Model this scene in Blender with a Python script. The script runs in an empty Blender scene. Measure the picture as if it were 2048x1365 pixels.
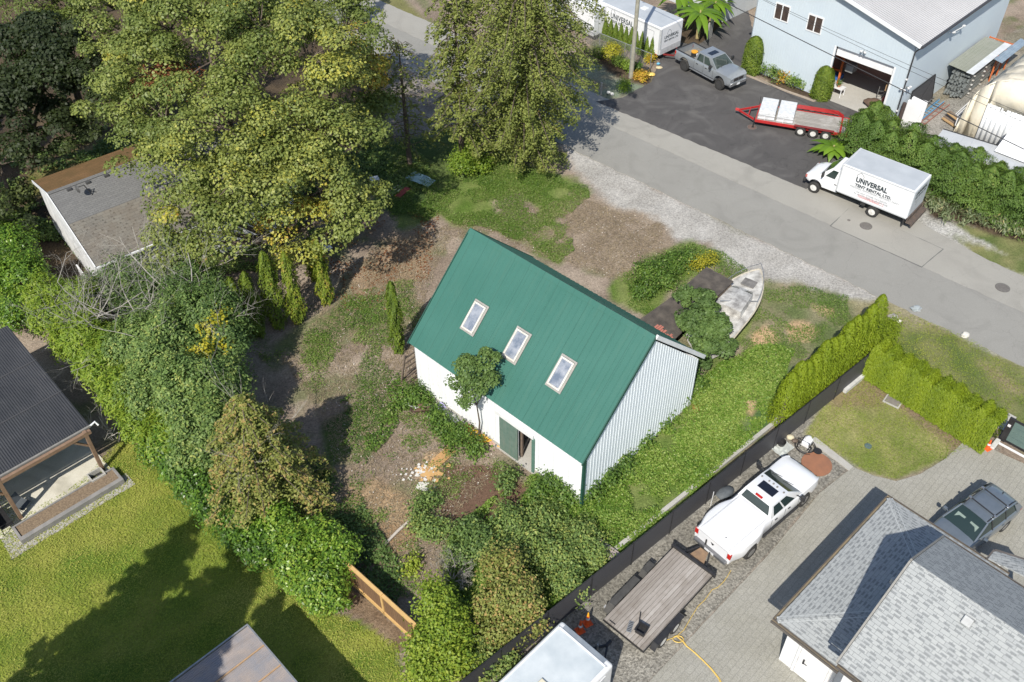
import bpy, bmesh, math, random
import numpy as np
from mathutils import Vector, Matrix
R = math.radians
SC = bpy.context.scene
COL = SC.collection

# ---------------- camera, sky, sun, exposure ----------------
CF, CTH, CROLL, CH = 1888.165, 0.76413, -0.01078, 35.594
CXp, CYp = 1024.0, 682.5
_c, _s = math.cos(CTH), math.sin(CTH)
_r0 = np.array([1, 0, 0.]); _w = np.array([0, _c, -_s]); _u0 = np.array([0, _s, _c])
_cr, _sr = math.cos(CROLL), math.sin(CROLL)
_r = _cr*_r0 + _sr*_u0; _u = -_sr*_r0 + _cr*_u0
cd = bpy.data.cameras.new('camera'); cam = bpy.data.objects.new('camera', cd); COL.objects.link(cam)
cd.sensor_width = 36.0; cd.lens = CF/2048*36.0; cd.clip_end = 3000; cd.clip_start = 0.5
m = Matrix.Identity(4)
for i in range(3):
    m[i][0] = _r[i]; m[i][1] = _u[i]; m[i][2] = -_w[i]
m[2][3] = CH
cam.matrix_world = m
SC.camera = cam

SUN_AZ, SUN_EL = 200.0, 46.0       # azimuth clockwise from +Y
world = bpy.data.worlds.new('World'); SC.world = world; world.use_nodes = True
wn = world.node_tree.nodes; wl = world.node_tree.links
bg = wn['Background']; sky = wn.new('ShaderNodeTexSky'); sky.sky_type = 'NISHITA'
sky.sun_disc = False; sky.sun_elevation = R(SUN_EL); sky.sun_rotation = R(SUN_AZ)
wl.new(sky.outputs[0], bg.inputs['Color']); bg.inputs['Strength'].default_value = 0.112
sd = bpy.data.lights.new('sun', 'SUN'); sun = bpy.data.objects.new('sun', sd); COL.objects.link(sun)
sd.energy = 4.4; sd.angle = R(0.53); sd.color = (1.0, 0.945, 0.845)
_sv = Vector((math.sin(R(SUN_AZ))*math.cos(R(SUN_EL)), math.cos(R(SUN_AZ))*math.cos(R(SUN_EL)), math.sin(R(SUN_EL))))
sun.rotation_euler = _sv.to_track_quat('Z', 'Y').to_euler(); sun.location = (-20, -40, 60)
SC.view_settings.view_transform = 'Standard'; SC.view_settings.look = 'None'
SC.view_settings.exposure = 0.37; SC.view_settings.gamma = 1

# ---------------- placing by survey: photo position of a point at height z -> metres ----------------
def G(u, v, z=0.0):
    d = (u-CXp)/CF*_r - (v-CYp)/CF*_u + _w
    t = (z-CH)/d[2]
    return Vector((t*d[0], t*d[1], z))
def PROJ(P):
    P = np.asarray(P, float); d = P - np.array([0, 0, CH]); z = d @ _w
    return CXp + CF*(d @ _r)/z, CYp - CF*(d @ _u)/z
def PX(u, v, z=0.0):              # photo pixels per metre at a point
    g = G(u, v, z); return CF/float((np.array(g)-np.array([0, 0, CH])) @ _w)
AB = R(45.6)                      # direction across the lots (towards upper right of the photo)
AA = R(-44.4)                     # direction along the road (towards lower right)

# ---------------- materials ----------------
MATS = {}
def _newmat(name):
    m = bpy.data.materials.new(name); m.use_nodes = True
    nt = m.node_tree; return m, nt, nt.nodes['Principled BSDF']
def ramp(nt, fac, stops):
    r = nt.nodes.new('ShaderNodeValToRGB'); nt.links.new(fac, r.inputs[0])
    e = r.color_ramp.elements
    while len(e) < len(stops): e.new(0.5)
    for el, (p, c) in zip(e, stops): el.position = p; el.color = (*c, 1)
    return r.outputs[0]
def noise(nt, scale, detail=4, rough=.55, vec=None, dist=0):
    n = nt.nodes.new('ShaderNodeTexNoise'); n.inputs['Scale'].default_value = scale
    n.inputs['Detail'].default_value = detail; n.inputs['Roughness'].default_value = rough; n.inputs['Distortion'].default_value = dist
    if vec is not None: nt.links.new(vec, n.inputs['Vector'])
    return n.outputs['Fac']
def math_(nt, op, a, b):
    n = nt.nodes.new('ShaderNodeMath'); n.operation = op
    for i, x in enumerate((a, b)):
        if isinstance(x, (int, float)): n.inputs[i].default_value = x
        else: nt.links.new(x, n.inputs[i])
    return n.outputs[0]
def mixc(nt, fac, a, b, mode='MIX'):
    n = nt.nodes.new('ShaderNodeMix'); n.data_type = 'RGBA'; n.blend_type = mode
    for k, x in (('Factor', fac), ('A', a), ('B', b)):
        s = [i for i in n.inputs if i.name == k and (i.type == ('VALUE' if k == 'Factor' else 'RGBA'))][0]
        if isinstance(x, (int, float)): s.default_value = x
        elif isinstance(x, tuple): s.default_value = (*x, 1)
        else: nt.links.new(x, s)
    return [o for o in n.outputs if o.type == 'RGBA'][0]
def bump(nt, bs, h, dist, strength=1.0):
    b = nt.nodes.new('ShaderNodeBump'); b.inputs['Distance'].default_value = dist; b.inputs['Strength'].default_value = strength
    nt.links.new(h, b.inputs['Height']); nt.links.new(b.outputs[0], bs.inputs['Normal'])
def objco(nt):
    return nt.nodes.new('ShaderNodeTexCoord').outputs['Object']
def uvco(nt):
    n = nt.nodes.new('ShaderNodeUVMap'); n.uv_map = 'UVMap'; return n.outputs[0]
def mat(name, c1, c2=None, scale=3.0, rough=.6, metal=0.0, bmp=0.0, bscale=None, coat=0.0, spec=.5, emit=None):
    """painted / plain surface with a slow and a fine procedural variation"""
    if name in MATS: return MATS[name]
    m, nt, bs = _newmat(name)
    if c2 is None: c2 = tuple(x*.82 for x in c1)
    co = objco(nt)
    f = noise(nt, scale, 5, .6, co)
    col = ramp(nt, f, [(.36, c1), (.68, c2)])
    nt.links.new(col, bs.inputs['Base Color'])
    bs.inputs['Roughness'].default_value = rough; bs.inputs['Metallic'].default_value = metal
    bs.inputs['Coat Weight'].default_value = coat; bs.inputs['Coat Roughness'].default_value = .08
    bs.inputs['Specular IOR Level'].default_value = spec
    if bmp: bump(nt, bs, noise(nt, bscale or scale*8, 3, .6, co), bmp)
    MATS[name] = m; return m
def glass(name, c=(.02, .03, .03), rough=.06):
    if name in MATS: return MATS[name]
    m, nt, bs = _newmat(name)
    bs.inputs['Base Color'].default_value = (*c, 1); bs.inputs['Roughness'].default_value = rough
    bs.inputs['Specular IOR Level'].default_value = .8; bs.inputs['Coat Weight'].default_value = .1; bs.inputs['Coat Roughness'].default_value = .05
    MATS[name] = m; return m
def foliage(name, stops, rough=.55, trans=.3, trunk=False):
    """leaf material: hue from the clump's own tint plus a random value per leaf"""
    if name in MATS: return MATS[name]
    m, nt, bs = _newmat(name)
    at = nt.nodes.new('ShaderNodeAttribute'); at.attribute_name = 'tint'
    col = ramp(nt, at.outputs['Fac'], stops)
    nt.links.new(col, bs.inputs['Base Color']); bs.inputs['Roughness'].default_value = rough
    bs.inputs['Specular IOR Level'].default_value = .35
    tr = nt.nodes.new('ShaderNodeBsdfTranslucent'); nt.links.new(mixc(nt, .35, col, (.25, .4, .03), 'MIX'), tr.inputs[0])
    mx = nt.nodes.new('ShaderNodeMixShader'); mx.inputs[0].default_value = trans
    nt.links.new(bs.outputs[0], mx.inputs[1]); nt.links.new(tr.outputs[0], mx.inputs[2])
    nt.links.new(mx.outputs[0], nt.nodes['Material Output'].inputs[0])
    MATS[name] = m; return m

# ---------------- mesh builder ----------------
class MB:
    def __init__(s): s.v = []; s.f = []
    def add(s, vs, fs):
        o = len(s.v); s.v += [tuple(x) for x in vs]; s.f += [tuple(i+o for i in f) for f in fs]; return s
    def box(s, x0, x1, y0, y1, z0, z1):
        return s.add([(x0,y0,z0),(x1,y0,z0),(x1,y1,z0),(x0,y1,z0),(x0,y0,z1),(x1,y0,z1),(x1,y1,z1),(x0,y1,z1)],
                     [(0,3,2,1),(4,5,6,7),(0,1,5,4),(1,2,6,5),(2,3,7,6),(3,0,4,7)])
    def bar(s, a, b, w, h, up=(0,0,1)):
        a = Vector(a); b = Vector(b); d = (b-a); L = d.length; d.normalize(); u = Vector(up)
        if abs(d.dot(u)) > .98: u = Vector((1, 0, 0))
        x = d.cross(u).normalized(); y = x.cross(d).normalized()
        q = [(-w/2,-h/2),(w/2,-h/2),(w/2,h/2),(-w/2,h/2)]
        vs = [a+x*i+y*j for i, j in q] + [b+x*i+y*j for i, j in q]
        return s.add(vs, [(0,3,2,1)[::-1],(4,5,6,7)[::-1],(0,1,5,4)[::-1],(1,2,6,5)[::-1],(2,3,7,6)[::-1],(3,0,4,7)[::-1]])
    def prism(s, pts, z0, z1):
        n = len(pts); ar = sum(pts[i][0]*pts[(i+1)%n][1]-pts[(i+1)%n][0]*pts[i][1] for i in range(n))
        if ar < 0: pts = pts[::-1]
        return s.add([(p[0],p[1],z0) for p in pts]+[(p[0],p[1],z1) for p in pts],
                     [tuple(range(n-1,-1,-1)), tuple(range(n,2*n))]+[(i,(i+1)%n,n+(i+1)%n,n+i) for i in range(n)])
    def slab(s, pts, t, n=None):
        """flat polygon (any plane) given thickness t towards -normal"""
        P = [Vector(p) for p in pts]
        if n is None: n = (P[1]-P[0]).cross(P[2]-P[0]).normalized()
        k = len(P); Q = [p-n*t for p in P]
        return s.add(P+Q, [tuple(range(k)), tuple(range(2*k-1,k-1,-1))]+[(i,k+i,k+(i+1)%k,(i+1)%k) for i in range(k)])
    def tube(s, pts, r, n=6, cap=True):
        P = [Vector(p) for p in pts]; k = len(P)
        rs = r if isinstance(r, (list, tuple)) else [r]*k
        t = (P[1]-P[0]).normalized(); u = Vector((0,0,1)) if abs(t.z) < .9 else Vector((1,0,0))
        x = t.cross(u).normalized(); vs = []
        for i in range(k):
            t = (P[min(i+1,k-1)]-P[max(i-1,0)]).normalized()
            x = (x-t*x.dot(t))
            x = x.normalized() if x.length > 1e-6 else t.orthogonal().normalized()
            y = t.cross(x)
            for j in range(n):
                a = 2*math.pi*j/n; vs.append(P[i]+(x*math.cos(a)+y*math.sin(a))*rs[i])
        fs = [(i*n+j, i*n+(j+1)%n, (i+1)*n+(j+1)%n, (i+1)*n+j) for i in range(k-1) for j in range(n)]
        if cap: fs += [tuple(range(n-1,-1,-1)), tuple(range((k-1)*n, k*n))]
        return s.add(vs, fs)
    def lathe(s, prof, c=(0,0,0), axis='z', n=20, closed=False):
        """prof = [(radius, height)]"""
        vs = []
        for r, h in prof:
            for j in range(n):
                a = 2*math.pi*j/n; x, y = r*math.cos(a), r*math.sin(a)
                p = {'z': (x,y,h), 'y': (x,h,-y), 'x': (h,x,y)}[axis]
                vs.append((p[0]+c[0], p[1]+c[1], p[2]+c[2]))
        k = len(prof)
        fs = [(i*n+j, i*n+(j+1)%n, (i+1)*n+(j+1)%n, (i+1)*n+j) for i in range(k-1) for j in range(n)]
        if closed: fs += [((k-1)*n+j, (k-1)*n+(j+1)%n, (j+1)%n, j) for j in range(n)]
        else: fs += [tuple(range(n-1,-1,-1)), tuple(range((k-1)*n, k*n))]
        return s.add(vs, fs)
    def ball(s, c, r, n=12, k=8, jit=0, rng=None):
        rx, ry, rz = (r, r, r) if isinstance(r, (int, float)) else r
        vs = [(c[0], c[1], c[2]-rz)]
        for i in range(1, k):
            p = -math.pi/2+math.pi*i/k
            for j in range(n):
                a = 2*math.pi*j/n; q = 1+(rng.uniform(-jit, jit) if rng else 0)
                vs.append((c[0]+rx*q*math.cos(p)*math.cos(a), c[1]+ry*q*math.cos(p)*math.sin(a), c[2]+rz*q*math.sin(p)))
        vs.append((c[0], c[1], c[2]+rz)); t = len(vs)-1
        fs = [(0, 1+(j+1)%n, 1+j) for j in range(n)]
        fs += [(1+i*n+j, 1+i*n+(j+1)%n, 1+(i+1)*n+(j+1)%n, 1+(i+1)*n+j) for i in range(k-2) for j in range(n)]
        fs += [(1+(k-2)*n+j, 1+(k-2)*n+(j+1)%n, t) for j in range(n)]
        return s.add(vs, fs)
    def loft(s, rings, closed=True, cap=True):
        n = len(rings[0]); vs = [p for r in rings for p in r]; k = len(rings); m_ = n if closed else n-1
        fs = [(i*n+j, i*n+(j+1)%n, (i+1)*n+(j+1)%n, (i+1)*n+j) for i in range(k-1) for j in range(m_)]
        if cap and closed: fs += [tuple(range(n-1,-1,-1)), tuple(range((k-1)*n, k*n))]
        return s.add(vs, fs)
    def build(s, name, mt, parent=None, smooth=False, bevel=0, loc=None, rz=None, label=None, fixn=True, segs=2, sub=0):
        me = bpy.data.meshes.new(name); me.from_pydata(s.v, [], s.f)
        if fixn:
            bm = bmesh.new(); bm.from_mesh(me); bmesh.ops.recalc_face_normals(bm, faces=bm.faces); bm.to_mesh(me); bm.free()
        me.validate(); me.update()
        planar_uv(me)
        me.materials.append(mt)
        ob = bpy.data.objects.new(name, me); COL.objects.link(ob)
        if smooth:
            me.polygons.foreach_set('use_smooth', [True]*len(me.polygons))
            if not sub:
                md = ob.modifiers.new('split', 'EDGE_SPLIT'); md.split_angle = R(42)
        if bevel:
            md = ob.modifiers.new('bevel', 'BEVEL'); md.width = bevel; md.segments = segs; md.limit_method = 'ANGLE'; md.angle_limit = R(35)
        if sub:
            md = ob.modifiers.new('sub', 'SUBSURF'); md.levels = sub; md.render_levels = sub
        if parent is not None: ob.parent = parent
        if loc is not None: ob.location = loc
        if rz is not None: ob.rotation_euler = (0, 0, rz)
        if label: ob['label'] = label
        return ob

def planar_uv(me):
    """UVs in metres: u runs level in the face, v runs up its slope"""
    n = len(me.polygons)
    if n == 0: return
    uvl = me.uv_layers.new(name='UVMap')
    nor = np.empty(n*3); me.polygons.foreach_get('normal', nor); nor = nor.reshape(-1, 3)
    lt = np.empty(n, int); me.polygons.foreach_get('loop_total', lt)
    vi = np.empty(len(me.loops), int); me.loops.foreach_get('vertex_index', vi)
    co = np.empty(len(me.vertices)*3); me.vertices.foreach_get('co', co); co = co.reshape(-1, 3)[vi]
    N = np.repeat(nor, lt, axis=0)
    U = np.stack([-N[:, 1], N[:, 0], np.zeros(len(N))], 1); L = np.linalg.norm(U, axis=1)
    flat = L < .05; U[flat] = (1, 0, 0); L[flat] = 1; U /= L[:, None]
    V = np.cross(N, U); V[flat] = (0, 1, 0)
    uv = np.stack([(co*U).sum(1), (co*V).sum(1)], 1).astype(np.float32)
    uvl.data.foreach_set('uv', uv.ravel())

def tag(o, label=None, cat=None, group=None, kind=None):
    if label: o['label'] = label
    if cat: o['category'] = cat
    if group: o['group'] = group
    if kind: o['kind'] = kind
    return o
def thing(name, label, cat, loc=(0,0,0), rz=0, group=None):
    o = bpy.data.objects.new(name, None); COL.objects.link(o); o.location = loc; o.rotation_euler = (0, 0, rz)
    o.empty_display_size = .3
    return tag(o, label, cat, group)
def kids(o): return [c for c in bpy.data.objects if c.parent == o]
def dup(root, loc, rz=0, label=None, scale=None, group=None):
    r = root.copy(); COL.objects.link(r); r.location = loc; r.rotation_euler = (0, 0, rz)
    if scale is not None: r.scale = scale if isinstance(scale, tuple) else (scale,)*3
    if label: r['label'] = label
    if group: r['group'] = group
    for ch in kids(root):
        c = ch.copy(); COL.objects.link(c); c.parent = r
        for g in kids(ch):
            d = g.copy(); COL.objects.link(d); d.parent = c
    return r
def cut(ob, mb):
    """carve a shape out of a mesh and keep the result as plain mesh"""
    me = bpy.data.meshes.new('cutter'); me.from_pydata(mb.v, [], mb.f)
    bm = bmesh.new(); bm.from_mesh(me); bmesh.ops.recalc_face_normals(bm, faces=bm.faces); bm.to_mesh(me); bm.free()
    co = bpy.data.objects.new('cutter', me); COL.objects.link(co); co.parent = ob.parent
    co.location = ob.location; co.rotation_euler = ob.rotation_euler
    keep = [m_ for m_ in ob.modifiers]
    for m_ in keep: m_.show_viewport = False
    md = ob.modifiers.new('cut', 'BOOLEAN'); md.object = co; md.operation = 'DIFFERENCE'; md.solver = 'EXACT'
    bpy.context.view_layer.update()
    dg = bpy.context.evaluated_depsgraph_get()
    nm = bpy.data.meshes.new_from_object(ob.evaluated_get(dg)); old = ob.data
    ob.modifiers.remove(md); ob.data = nm; nm.name = ob.name
    for m_ in keep: m_.show_viewport = True
    bpy.data.objects.remove(co)
def text(name, body, size, mt, parent, mtx, bold=0.0, ext=.004, align='LEFT', sx=1.0, label=None):
    """lettering as thin raised mesh; mtx = 4x4 in the parent's space, text lies in its XY plane"""
    cu = bpy.data.curves.new(name, 'FONT'); cu.body = body; cu.size = size; cu.offset = bold; cu.extrude = ext; cu.align_x = align
    cu.space_character = 1.05
    o = bpy.data.objects.new('tmp', cu); COL.objects.link(o)
    bpy.context.view_layer.update()
    me = bpy.data.meshes.new_from_object(o.evaluated_get(bpy.context.evaluated_depsgraph_get()))
    bpy.data.objects.remove(o)
    me.transform(Matrix.Diagonal((sx, 1, 1, 1))); me.transform(mtx)
    me.materials.clear(); me.materials.append(mt)
    ob = bpy.data.objects.new(name, me); COL.objects.link(ob); ob.parent = parent
    if label: ob['label'] = label
    return ob
def frame(origin, xdir, ydir):
    x = Vector(xdir).normalized(); y = Vector(ydir).normalized(); z = x.cross(y)
    m_ = Matrix.Identity(4)
    for i in range(3): m_[i][0] = x[i]; m_[i][1] = y[i]; m_[i][2] = z[i]; m_[i][3] = origin[i]
    return m_

# ---------------- numpy leaf clouds ----------------
def leafmesh(name, P, N, size, tint, mt, parent=None, asp=1.7, jit=.6, rng=None, fold=.15, loc=None, up=None):
    """P,N (n,3); size (n,) ; one folded diamond leaf per point"""
    n = len(P); rng = rng or np.random.default_rng(1)
    N = N + rng.normal(0, jit, (n, 3)); N /= np.linalg.norm(N, axis=1)[:, None]+1e-9
    if up is None: A = rng.normal(0, 1, (n, 3))
    else: A = np.asarray(up, float) + rng.normal(0, .35, (n, 3))
    T = A - N*(A*N).sum(1)[:, None]; T /= np.linalg.norm(T, axis=1)[:, None]+1e-9
    B = np.cross(N, T); size = np.broadcast_to(size, (n,))
    h = (size*.5)[:, None]; w = (size*.5/asp)[:, None]
    V = np.empty((n, 4, 3), np.float32)
    V[:, 0] = P - T*h; V[:, 1] = P + B*w + N*w*fold*2; V[:, 2] = P + T*h; V[:, 3] = P - B*w + N*w*fold*2
    me = bpy.data.meshes.new(name)
    me.vertices.add(n*4); me.vertices.foreach_set('co', V.ravel())
    me.loops.add(n*4); me.loops.foreach_set('vertex_index', np.arange(n*4, dtype=np.int32))
    me.polygons.add(n); me.polygons.foreach_set('loop_start', np.arange(0, n*4, 4, dtype=np.int32))
    me.polygons.foreach_set('loop_total', np.full(n, 4, np.int32))
    me.update(calc_edges=True)
    a = me.attributes.new('tint', 'FLOAT', 'FACE'); a.data.foreach_set('value', np.clip(tint, 0, 1).astype(np.float32))
    me.materials.append(mt)
    ob = bpy.data.objects.new(name, me); COL.objects.link(ob)
    if parent is not None: ob.parent = parent
    if loc is not None: ob.location = loc
    return ob
def clumps(C, Rr, per, rng, tint, flat=.55, tj=.08, hollow=.35):
    """leaves spread through domed clumps: C (k,3), Rr (k,), per leaves each"""
    k = len(C); per = int(per)
    D = rng.normal(0, 1, (k, per, 3)); D /= np.linalg.norm(D, axis=2)[:, :, None]
    D[:, :, 2] = np.where(rng.random((k, per)) < .8, np.abs(D[:, :, 2]), D[:, :, 2])
    rad = (hollow + (1-hollow)*rng.random((k, per))**.6)[:, :, None]
    S = np.stack([Rr, Rr, Rr*flat], 1)[:, None, :]
    P = C[:, None, :] + D*rad*S
    N = D*np.array([1, 1, 1.3]) + np.array([0, 0, .5])
    T = np.repeat(tint, per).reshape(k, per) + rng.normal(0, tj, (k, per))
    return P.reshape(-1, 3), N.reshape(-1, 3), T.ravel()
# ---------------- ground ----------------
RNG = np.random.default_rng(7)
_lat = {}
def vnoise(x, y, cell, seed=0):
    if seed not in _lat: _lat[seed] = np.random.default_rng(seed+100).random((256, 256))
    L = _lat[seed]; X = np.asarray(x)/cell; Y = np.asarray(y)/cell
    i = np.floor(X).astype(int); j = np.floor(Y).astype(int); fx = X-i; fy = Y-j
    fx = fx*fx*(3-2*fx); fy = fy*fy*(3-2*fy); i0 = i % 256; i1 = (i+1) % 256; j0 = j % 256; j1 = (j+1) % 256
    return (L[i0, j0]*(1-fx)+L[i1, j0]*fx)*(1-fy)+(L[i0, j1]*(1-fx)+L[i1, j1]*fx)*fy
def fnoise(x, y, cell, seed=0, o=3):
    t = 0; a = 1; s = 0
    for k in range(o): t = t+a*vnoise(x, y, cell/2**k, seed+k*7); s += a; a *= .55
    return t/s
def inpoly(u, v, P):
    r = np.zeros(u.shape, bool); n = len(P)
    for i in range(n):
        x1, y1 = P[i]; x2, y2 = P[(i+1) % n]
        if y1 == y2: continue
        c = ((y1 > v) != (y2 > v)) & (u < (x2-x1)*(v-y1)/(y2-y1)+x1); r ^= c
    return r
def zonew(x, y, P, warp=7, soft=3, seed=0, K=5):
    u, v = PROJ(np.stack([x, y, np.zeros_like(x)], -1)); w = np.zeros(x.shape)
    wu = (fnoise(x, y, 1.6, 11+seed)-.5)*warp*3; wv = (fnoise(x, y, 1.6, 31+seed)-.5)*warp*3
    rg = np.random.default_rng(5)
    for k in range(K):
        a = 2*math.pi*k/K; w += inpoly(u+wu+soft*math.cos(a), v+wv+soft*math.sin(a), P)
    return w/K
def nz(m):
    a = bpy.data.meshes.new(m); return a
# colours (albedo)
SOIL = ((.235,.185,.145), (.36,.295,.235)); SOILD = ((.155,.11,.08), (.20,.145,.105)); CHIP = ((.30,.20,.115), (.36,.26,.16))
LUSH = ((.06,.10,.03), (.11,.15,.045)); LUSH2 = ((.10,.165,.03), (.20,.235,.08)); WEED = ((.125,.16,.06), (.27,.235,.155))
LAWN = ((.13,.20,.03), (.27,.29,.06)); LAWN2 = ((.16,.20,.05), (.30,.285,.12)); GRAV = ((.36,.345,.32), (.45,.435,.41))
GRAVD = ((.20,.19,.165), (.30,.285,.25)); SAND = ((.44,.30,.17), (.52,.38,.24)); VERGE = ((.11,.15,.045), (.24,.23,.105))
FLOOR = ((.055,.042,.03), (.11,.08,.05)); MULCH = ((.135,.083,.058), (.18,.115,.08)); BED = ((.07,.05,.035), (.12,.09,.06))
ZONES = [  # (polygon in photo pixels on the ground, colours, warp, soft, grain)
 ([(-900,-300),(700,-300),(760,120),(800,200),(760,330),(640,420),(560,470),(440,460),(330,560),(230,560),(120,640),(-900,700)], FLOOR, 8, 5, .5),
 ([(60,340),(230,270),(300,290),(160,380),(60,400)], ((.12,.12,.035),(.24,.20,.10)), 10, 5, .5),
 ([(600,-100),(770,-40),(850,40),(980,110),(1060,180),(1010,170),(860,80),(740,20)], ((.20,.19,.08),(.17,.17,.07)), 5, 4, .3),
 ([(780,140),(960,170),(1010,220),(860,300),(760,280)], ((.20,.17,.14),(.30,.27,.24)), 10, 5, .6),
 ([(1125,275),(1180,290),(1300,362),(1500,462),(1700,552),(1850,620),(2100,735),(2100,765),(1850,655),(1760,615),(1640,600),(1560,575),(1470,535),(1400,490),(1290,480),(1230,430),(1190,385),(1140,330)], GRAV, 9, 9, .55),
 ([(1300,500),(1420,480),(1440,560),(1330,600),(1270,640),(1240,600)], ((.25,.20,.15),(.32,.27,.22)), 8, 6, .6),
 ([(1810,440),(1870,400),(1960,440),(2120,500),(2120,600),(1950,545),(1870,515),(1800,480)], ((.33,.32,.29),(.45,.44,.42)), 6, 5, .9),
 ([(1900,470),(2120,545),(2120,575),(1960,520)], VERGE, 8, 4, .3),
 ([(1900,440),(2120,480),(2120,540),(1990,500)], VERGE, 6, 3, .3),
 # green areas round the barn
 ([(870,330),(950,280),(1010,300),(1100,345),(1170,372),(1180,400),(1120,440),(1150,500),(1120,530),(1060,490),(960,450),(940,455),(905,450),(880,430),(830,455),(790,460),(790,400),(850,350)], LUSH2, 9, 5, .4),
 ([(720,290),(900,260),(960,300),(880,380),(840,440),(760,420),(740,350)], LUSH, 9, 5, .4),
 ([(1150,380),(1330,440),(1350,500),(1260,560),(1150,530),(1090,470),(1120,430)], ((.24,.19,.14),(.31,.25,.19)), 9, 6, .6),
 ([(980,400),(1040,380),(1090,440),(1050,450),(990,430)], SOIL, 8, 4, .5),
 ([(1225,560),(1300,515),(1380,480),(1440,500),(1450,530),(1340,570),(1320,640),(1260,620),(1220,600)], LUSH2, 6, 5, .4),
 ([(540,690),(600,650),(700,600),(790,590),(830,605),(830,660),(760,660),(700,690),(640,720)], WEED, 9, 5, .4),
 ([(690,590),(830,580),(830,640),(730,640),(640,690),(640,640)], LUSH, 9, 5, .4),
 ([(640,850),(720,800),(800,770),(790,860),(740,920),(660,930)], LUSH, 9, 4, .4),
 ([(1395,770),(1440,720),(1540,690),(1590,705),(1570,780),(1530,860),(1400,980),(1320,1060),(1250,1130),(1210,1165),(1060,1240),(960,1260),(900,1200),(880,1120),(900,1050),(1000,990),(1080,945),(1160,975),(1250,945),(1330,830)], LUSH2, 6, 4, .4),
 ([(1560,690),(1600,700),(1570,800),(1510,890),(1480,860),(1520,790),(1500,740)], ((.085,.15,.05),(.15,.20,.085)), 8, 6, .4),
 ([(1500,560),(1600,560),(1690,590),(1750,615),(1770,650),(1650,720),(1560,730),(1480,720),(1470,680),(1520,620)], WEED, 9, 6, .5),
 ([(1480,560),(1520,580),(1500,660),(1450,720),(1420,730),(1400,700)], LUSH2, 6, 4, .4),
 ([(1500,665),(1530,650),(1560,668),(1560,690),(1500,702)], SAND, 7, 3, .5),
 ([(1572,648),(1625,648),(1640,665),(1620,690),(1580,682)], SAND, 7, 3, .5),
 ([(1622,608),(1665,618),(1665,632),(1640,630)], SAND, 6, 3, .5),
 ([(1420,750),(1470,740),(1530,790),(1500,800),(1450,790)], ((.24,.20,.12),(.15,.17,.07)), 8, 4, .5),
 ([(1490,790),(1510,800),(1505,830),(1492,825)], SAND, 5, 3, .5),
 ([(1392,795),(1402,790),(1400,822),(1388,825)], ((.42,.17,.05),(.30,.16,.06)), 4, 2, .5),
 ([(1428,842),(1442,838),(1445,850),(1432,852)], ((.42,.17,.05),(.30,.16,.06)), 4, 2, .5),
 # soil of the lot
 ([(862,1000),(885,925),(985,925),(1060,975),(1050,1030),(960,1060),(875,1045)], MULCH, 8, 4, .4),
 ([(690,970),(740,950),(800,985),(830,1010),(830,1090),(770,1120),(700,1080),(680,1030)], CHIP, 9, 5, .8),
 ([(828,985),(850,905),(890,900),(870,950),(850,975)], SAND, 6, 3, .5),
 ([(640,650),(720,600),(700,560),(780,470),(860,460),(850,560),(780,560)], ((.26,.185,.12),(.33,.245,.165)), 9, 6, .5),
 # left lawn
 ([(-900,700),(-100,850),(0,960),(40,1037),(180,945),(225,905),(240,860),(330,930),(400,1000),(470,1060),(560,1140),(650,1215),(720,1240),(790,1290),(830,1450),(-900,1700)], LAWN, 4, 3, .25),
 ([(640,1180),(730,1190),(800,1250),(830,1300),(790,1300),(730,1240)], ((.17,.12,.08),(.25,.19,.13)), 5, 3, .6),
 # right side
 ([(1700,640),(1770,612),(1860,640),(1960,690),(2120,770),(2120,1000),(2010,845),(1880,770),(1740,690)], VERGE, 6, 5, .3),
 ([(1690,600),(1780,600),(1870,640),(1900,665),(1830,655),(1760,640)], ((.22,.20,.09),(.30,.27,.17)), 8, 5, .5),
 ([(1945,720),(2000,745),(2060,790),(2000,780)], ((.26,.22,.13),(.20,.19,.08)), 7, 5, .5),
 ([(1740,695),(2010,905),(1930,880),(1700,940),(1640,985),(1535,1110),(1300,1365),(1200,1500),(880,1450),(975,1365),(1400,1000)], GRAVD, 4, 3, 1.0),
 ([(1698,750),(1745,755),(1935,868),(1885,915),(1840,943),(1790,958),(1745,948),(1702,928),(1645,888),(1608,868),(1635,825)], LAWN2, 3, 3, .3),
 ([(1700,748),(1750,760),(1790,790),(1760,815),(1700,810),(1668,812),(1660,790)], ((.26,.20,.14),(.24,.20,.10)), 7, 6, .5),
 ([(1740,765),(1950,875),(1920,905),(1800,820)], ((.26,.19,.12),(.22,.17,.11)), 5, 5, .6),
 # upper yard
 ([(1130,150),(1180,110),(1300,180),(1255,190),(1200,200),(1180,190)], ((.20,.24,.17),(.28,.22,.15)), 6, 5, .5),
 ([(1160,90),(1310,150),(1300,170),(1250,160),(1160,110)], BED, 5, 3, .5),
 ([(1480,120),(1520,105),(1720,185),(1670,210),(1560,180)], BED, 2, 2, .5),
 ([(1330,40),(1440,20),(1470,55),(1420,95),(1360,90)], BED, 4, 3, .5),
 ([(1785,250),(2200,-60),(2300,200),(2120,480),(1860,330)], ((.26,.25,.225),(.34,.32,.29)), 4, 4, .8),
 ([(1840,180),(2100,20),(2120,80),(1860,220)], ((.20,.18,.13),(.29,.265,.22)), 6, 4, .8),
 ([(1850,400),(1870,385),(2100,470),(2100,500),(1960,460),(1860,430)], BED, 4, 3, .6),
]
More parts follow.
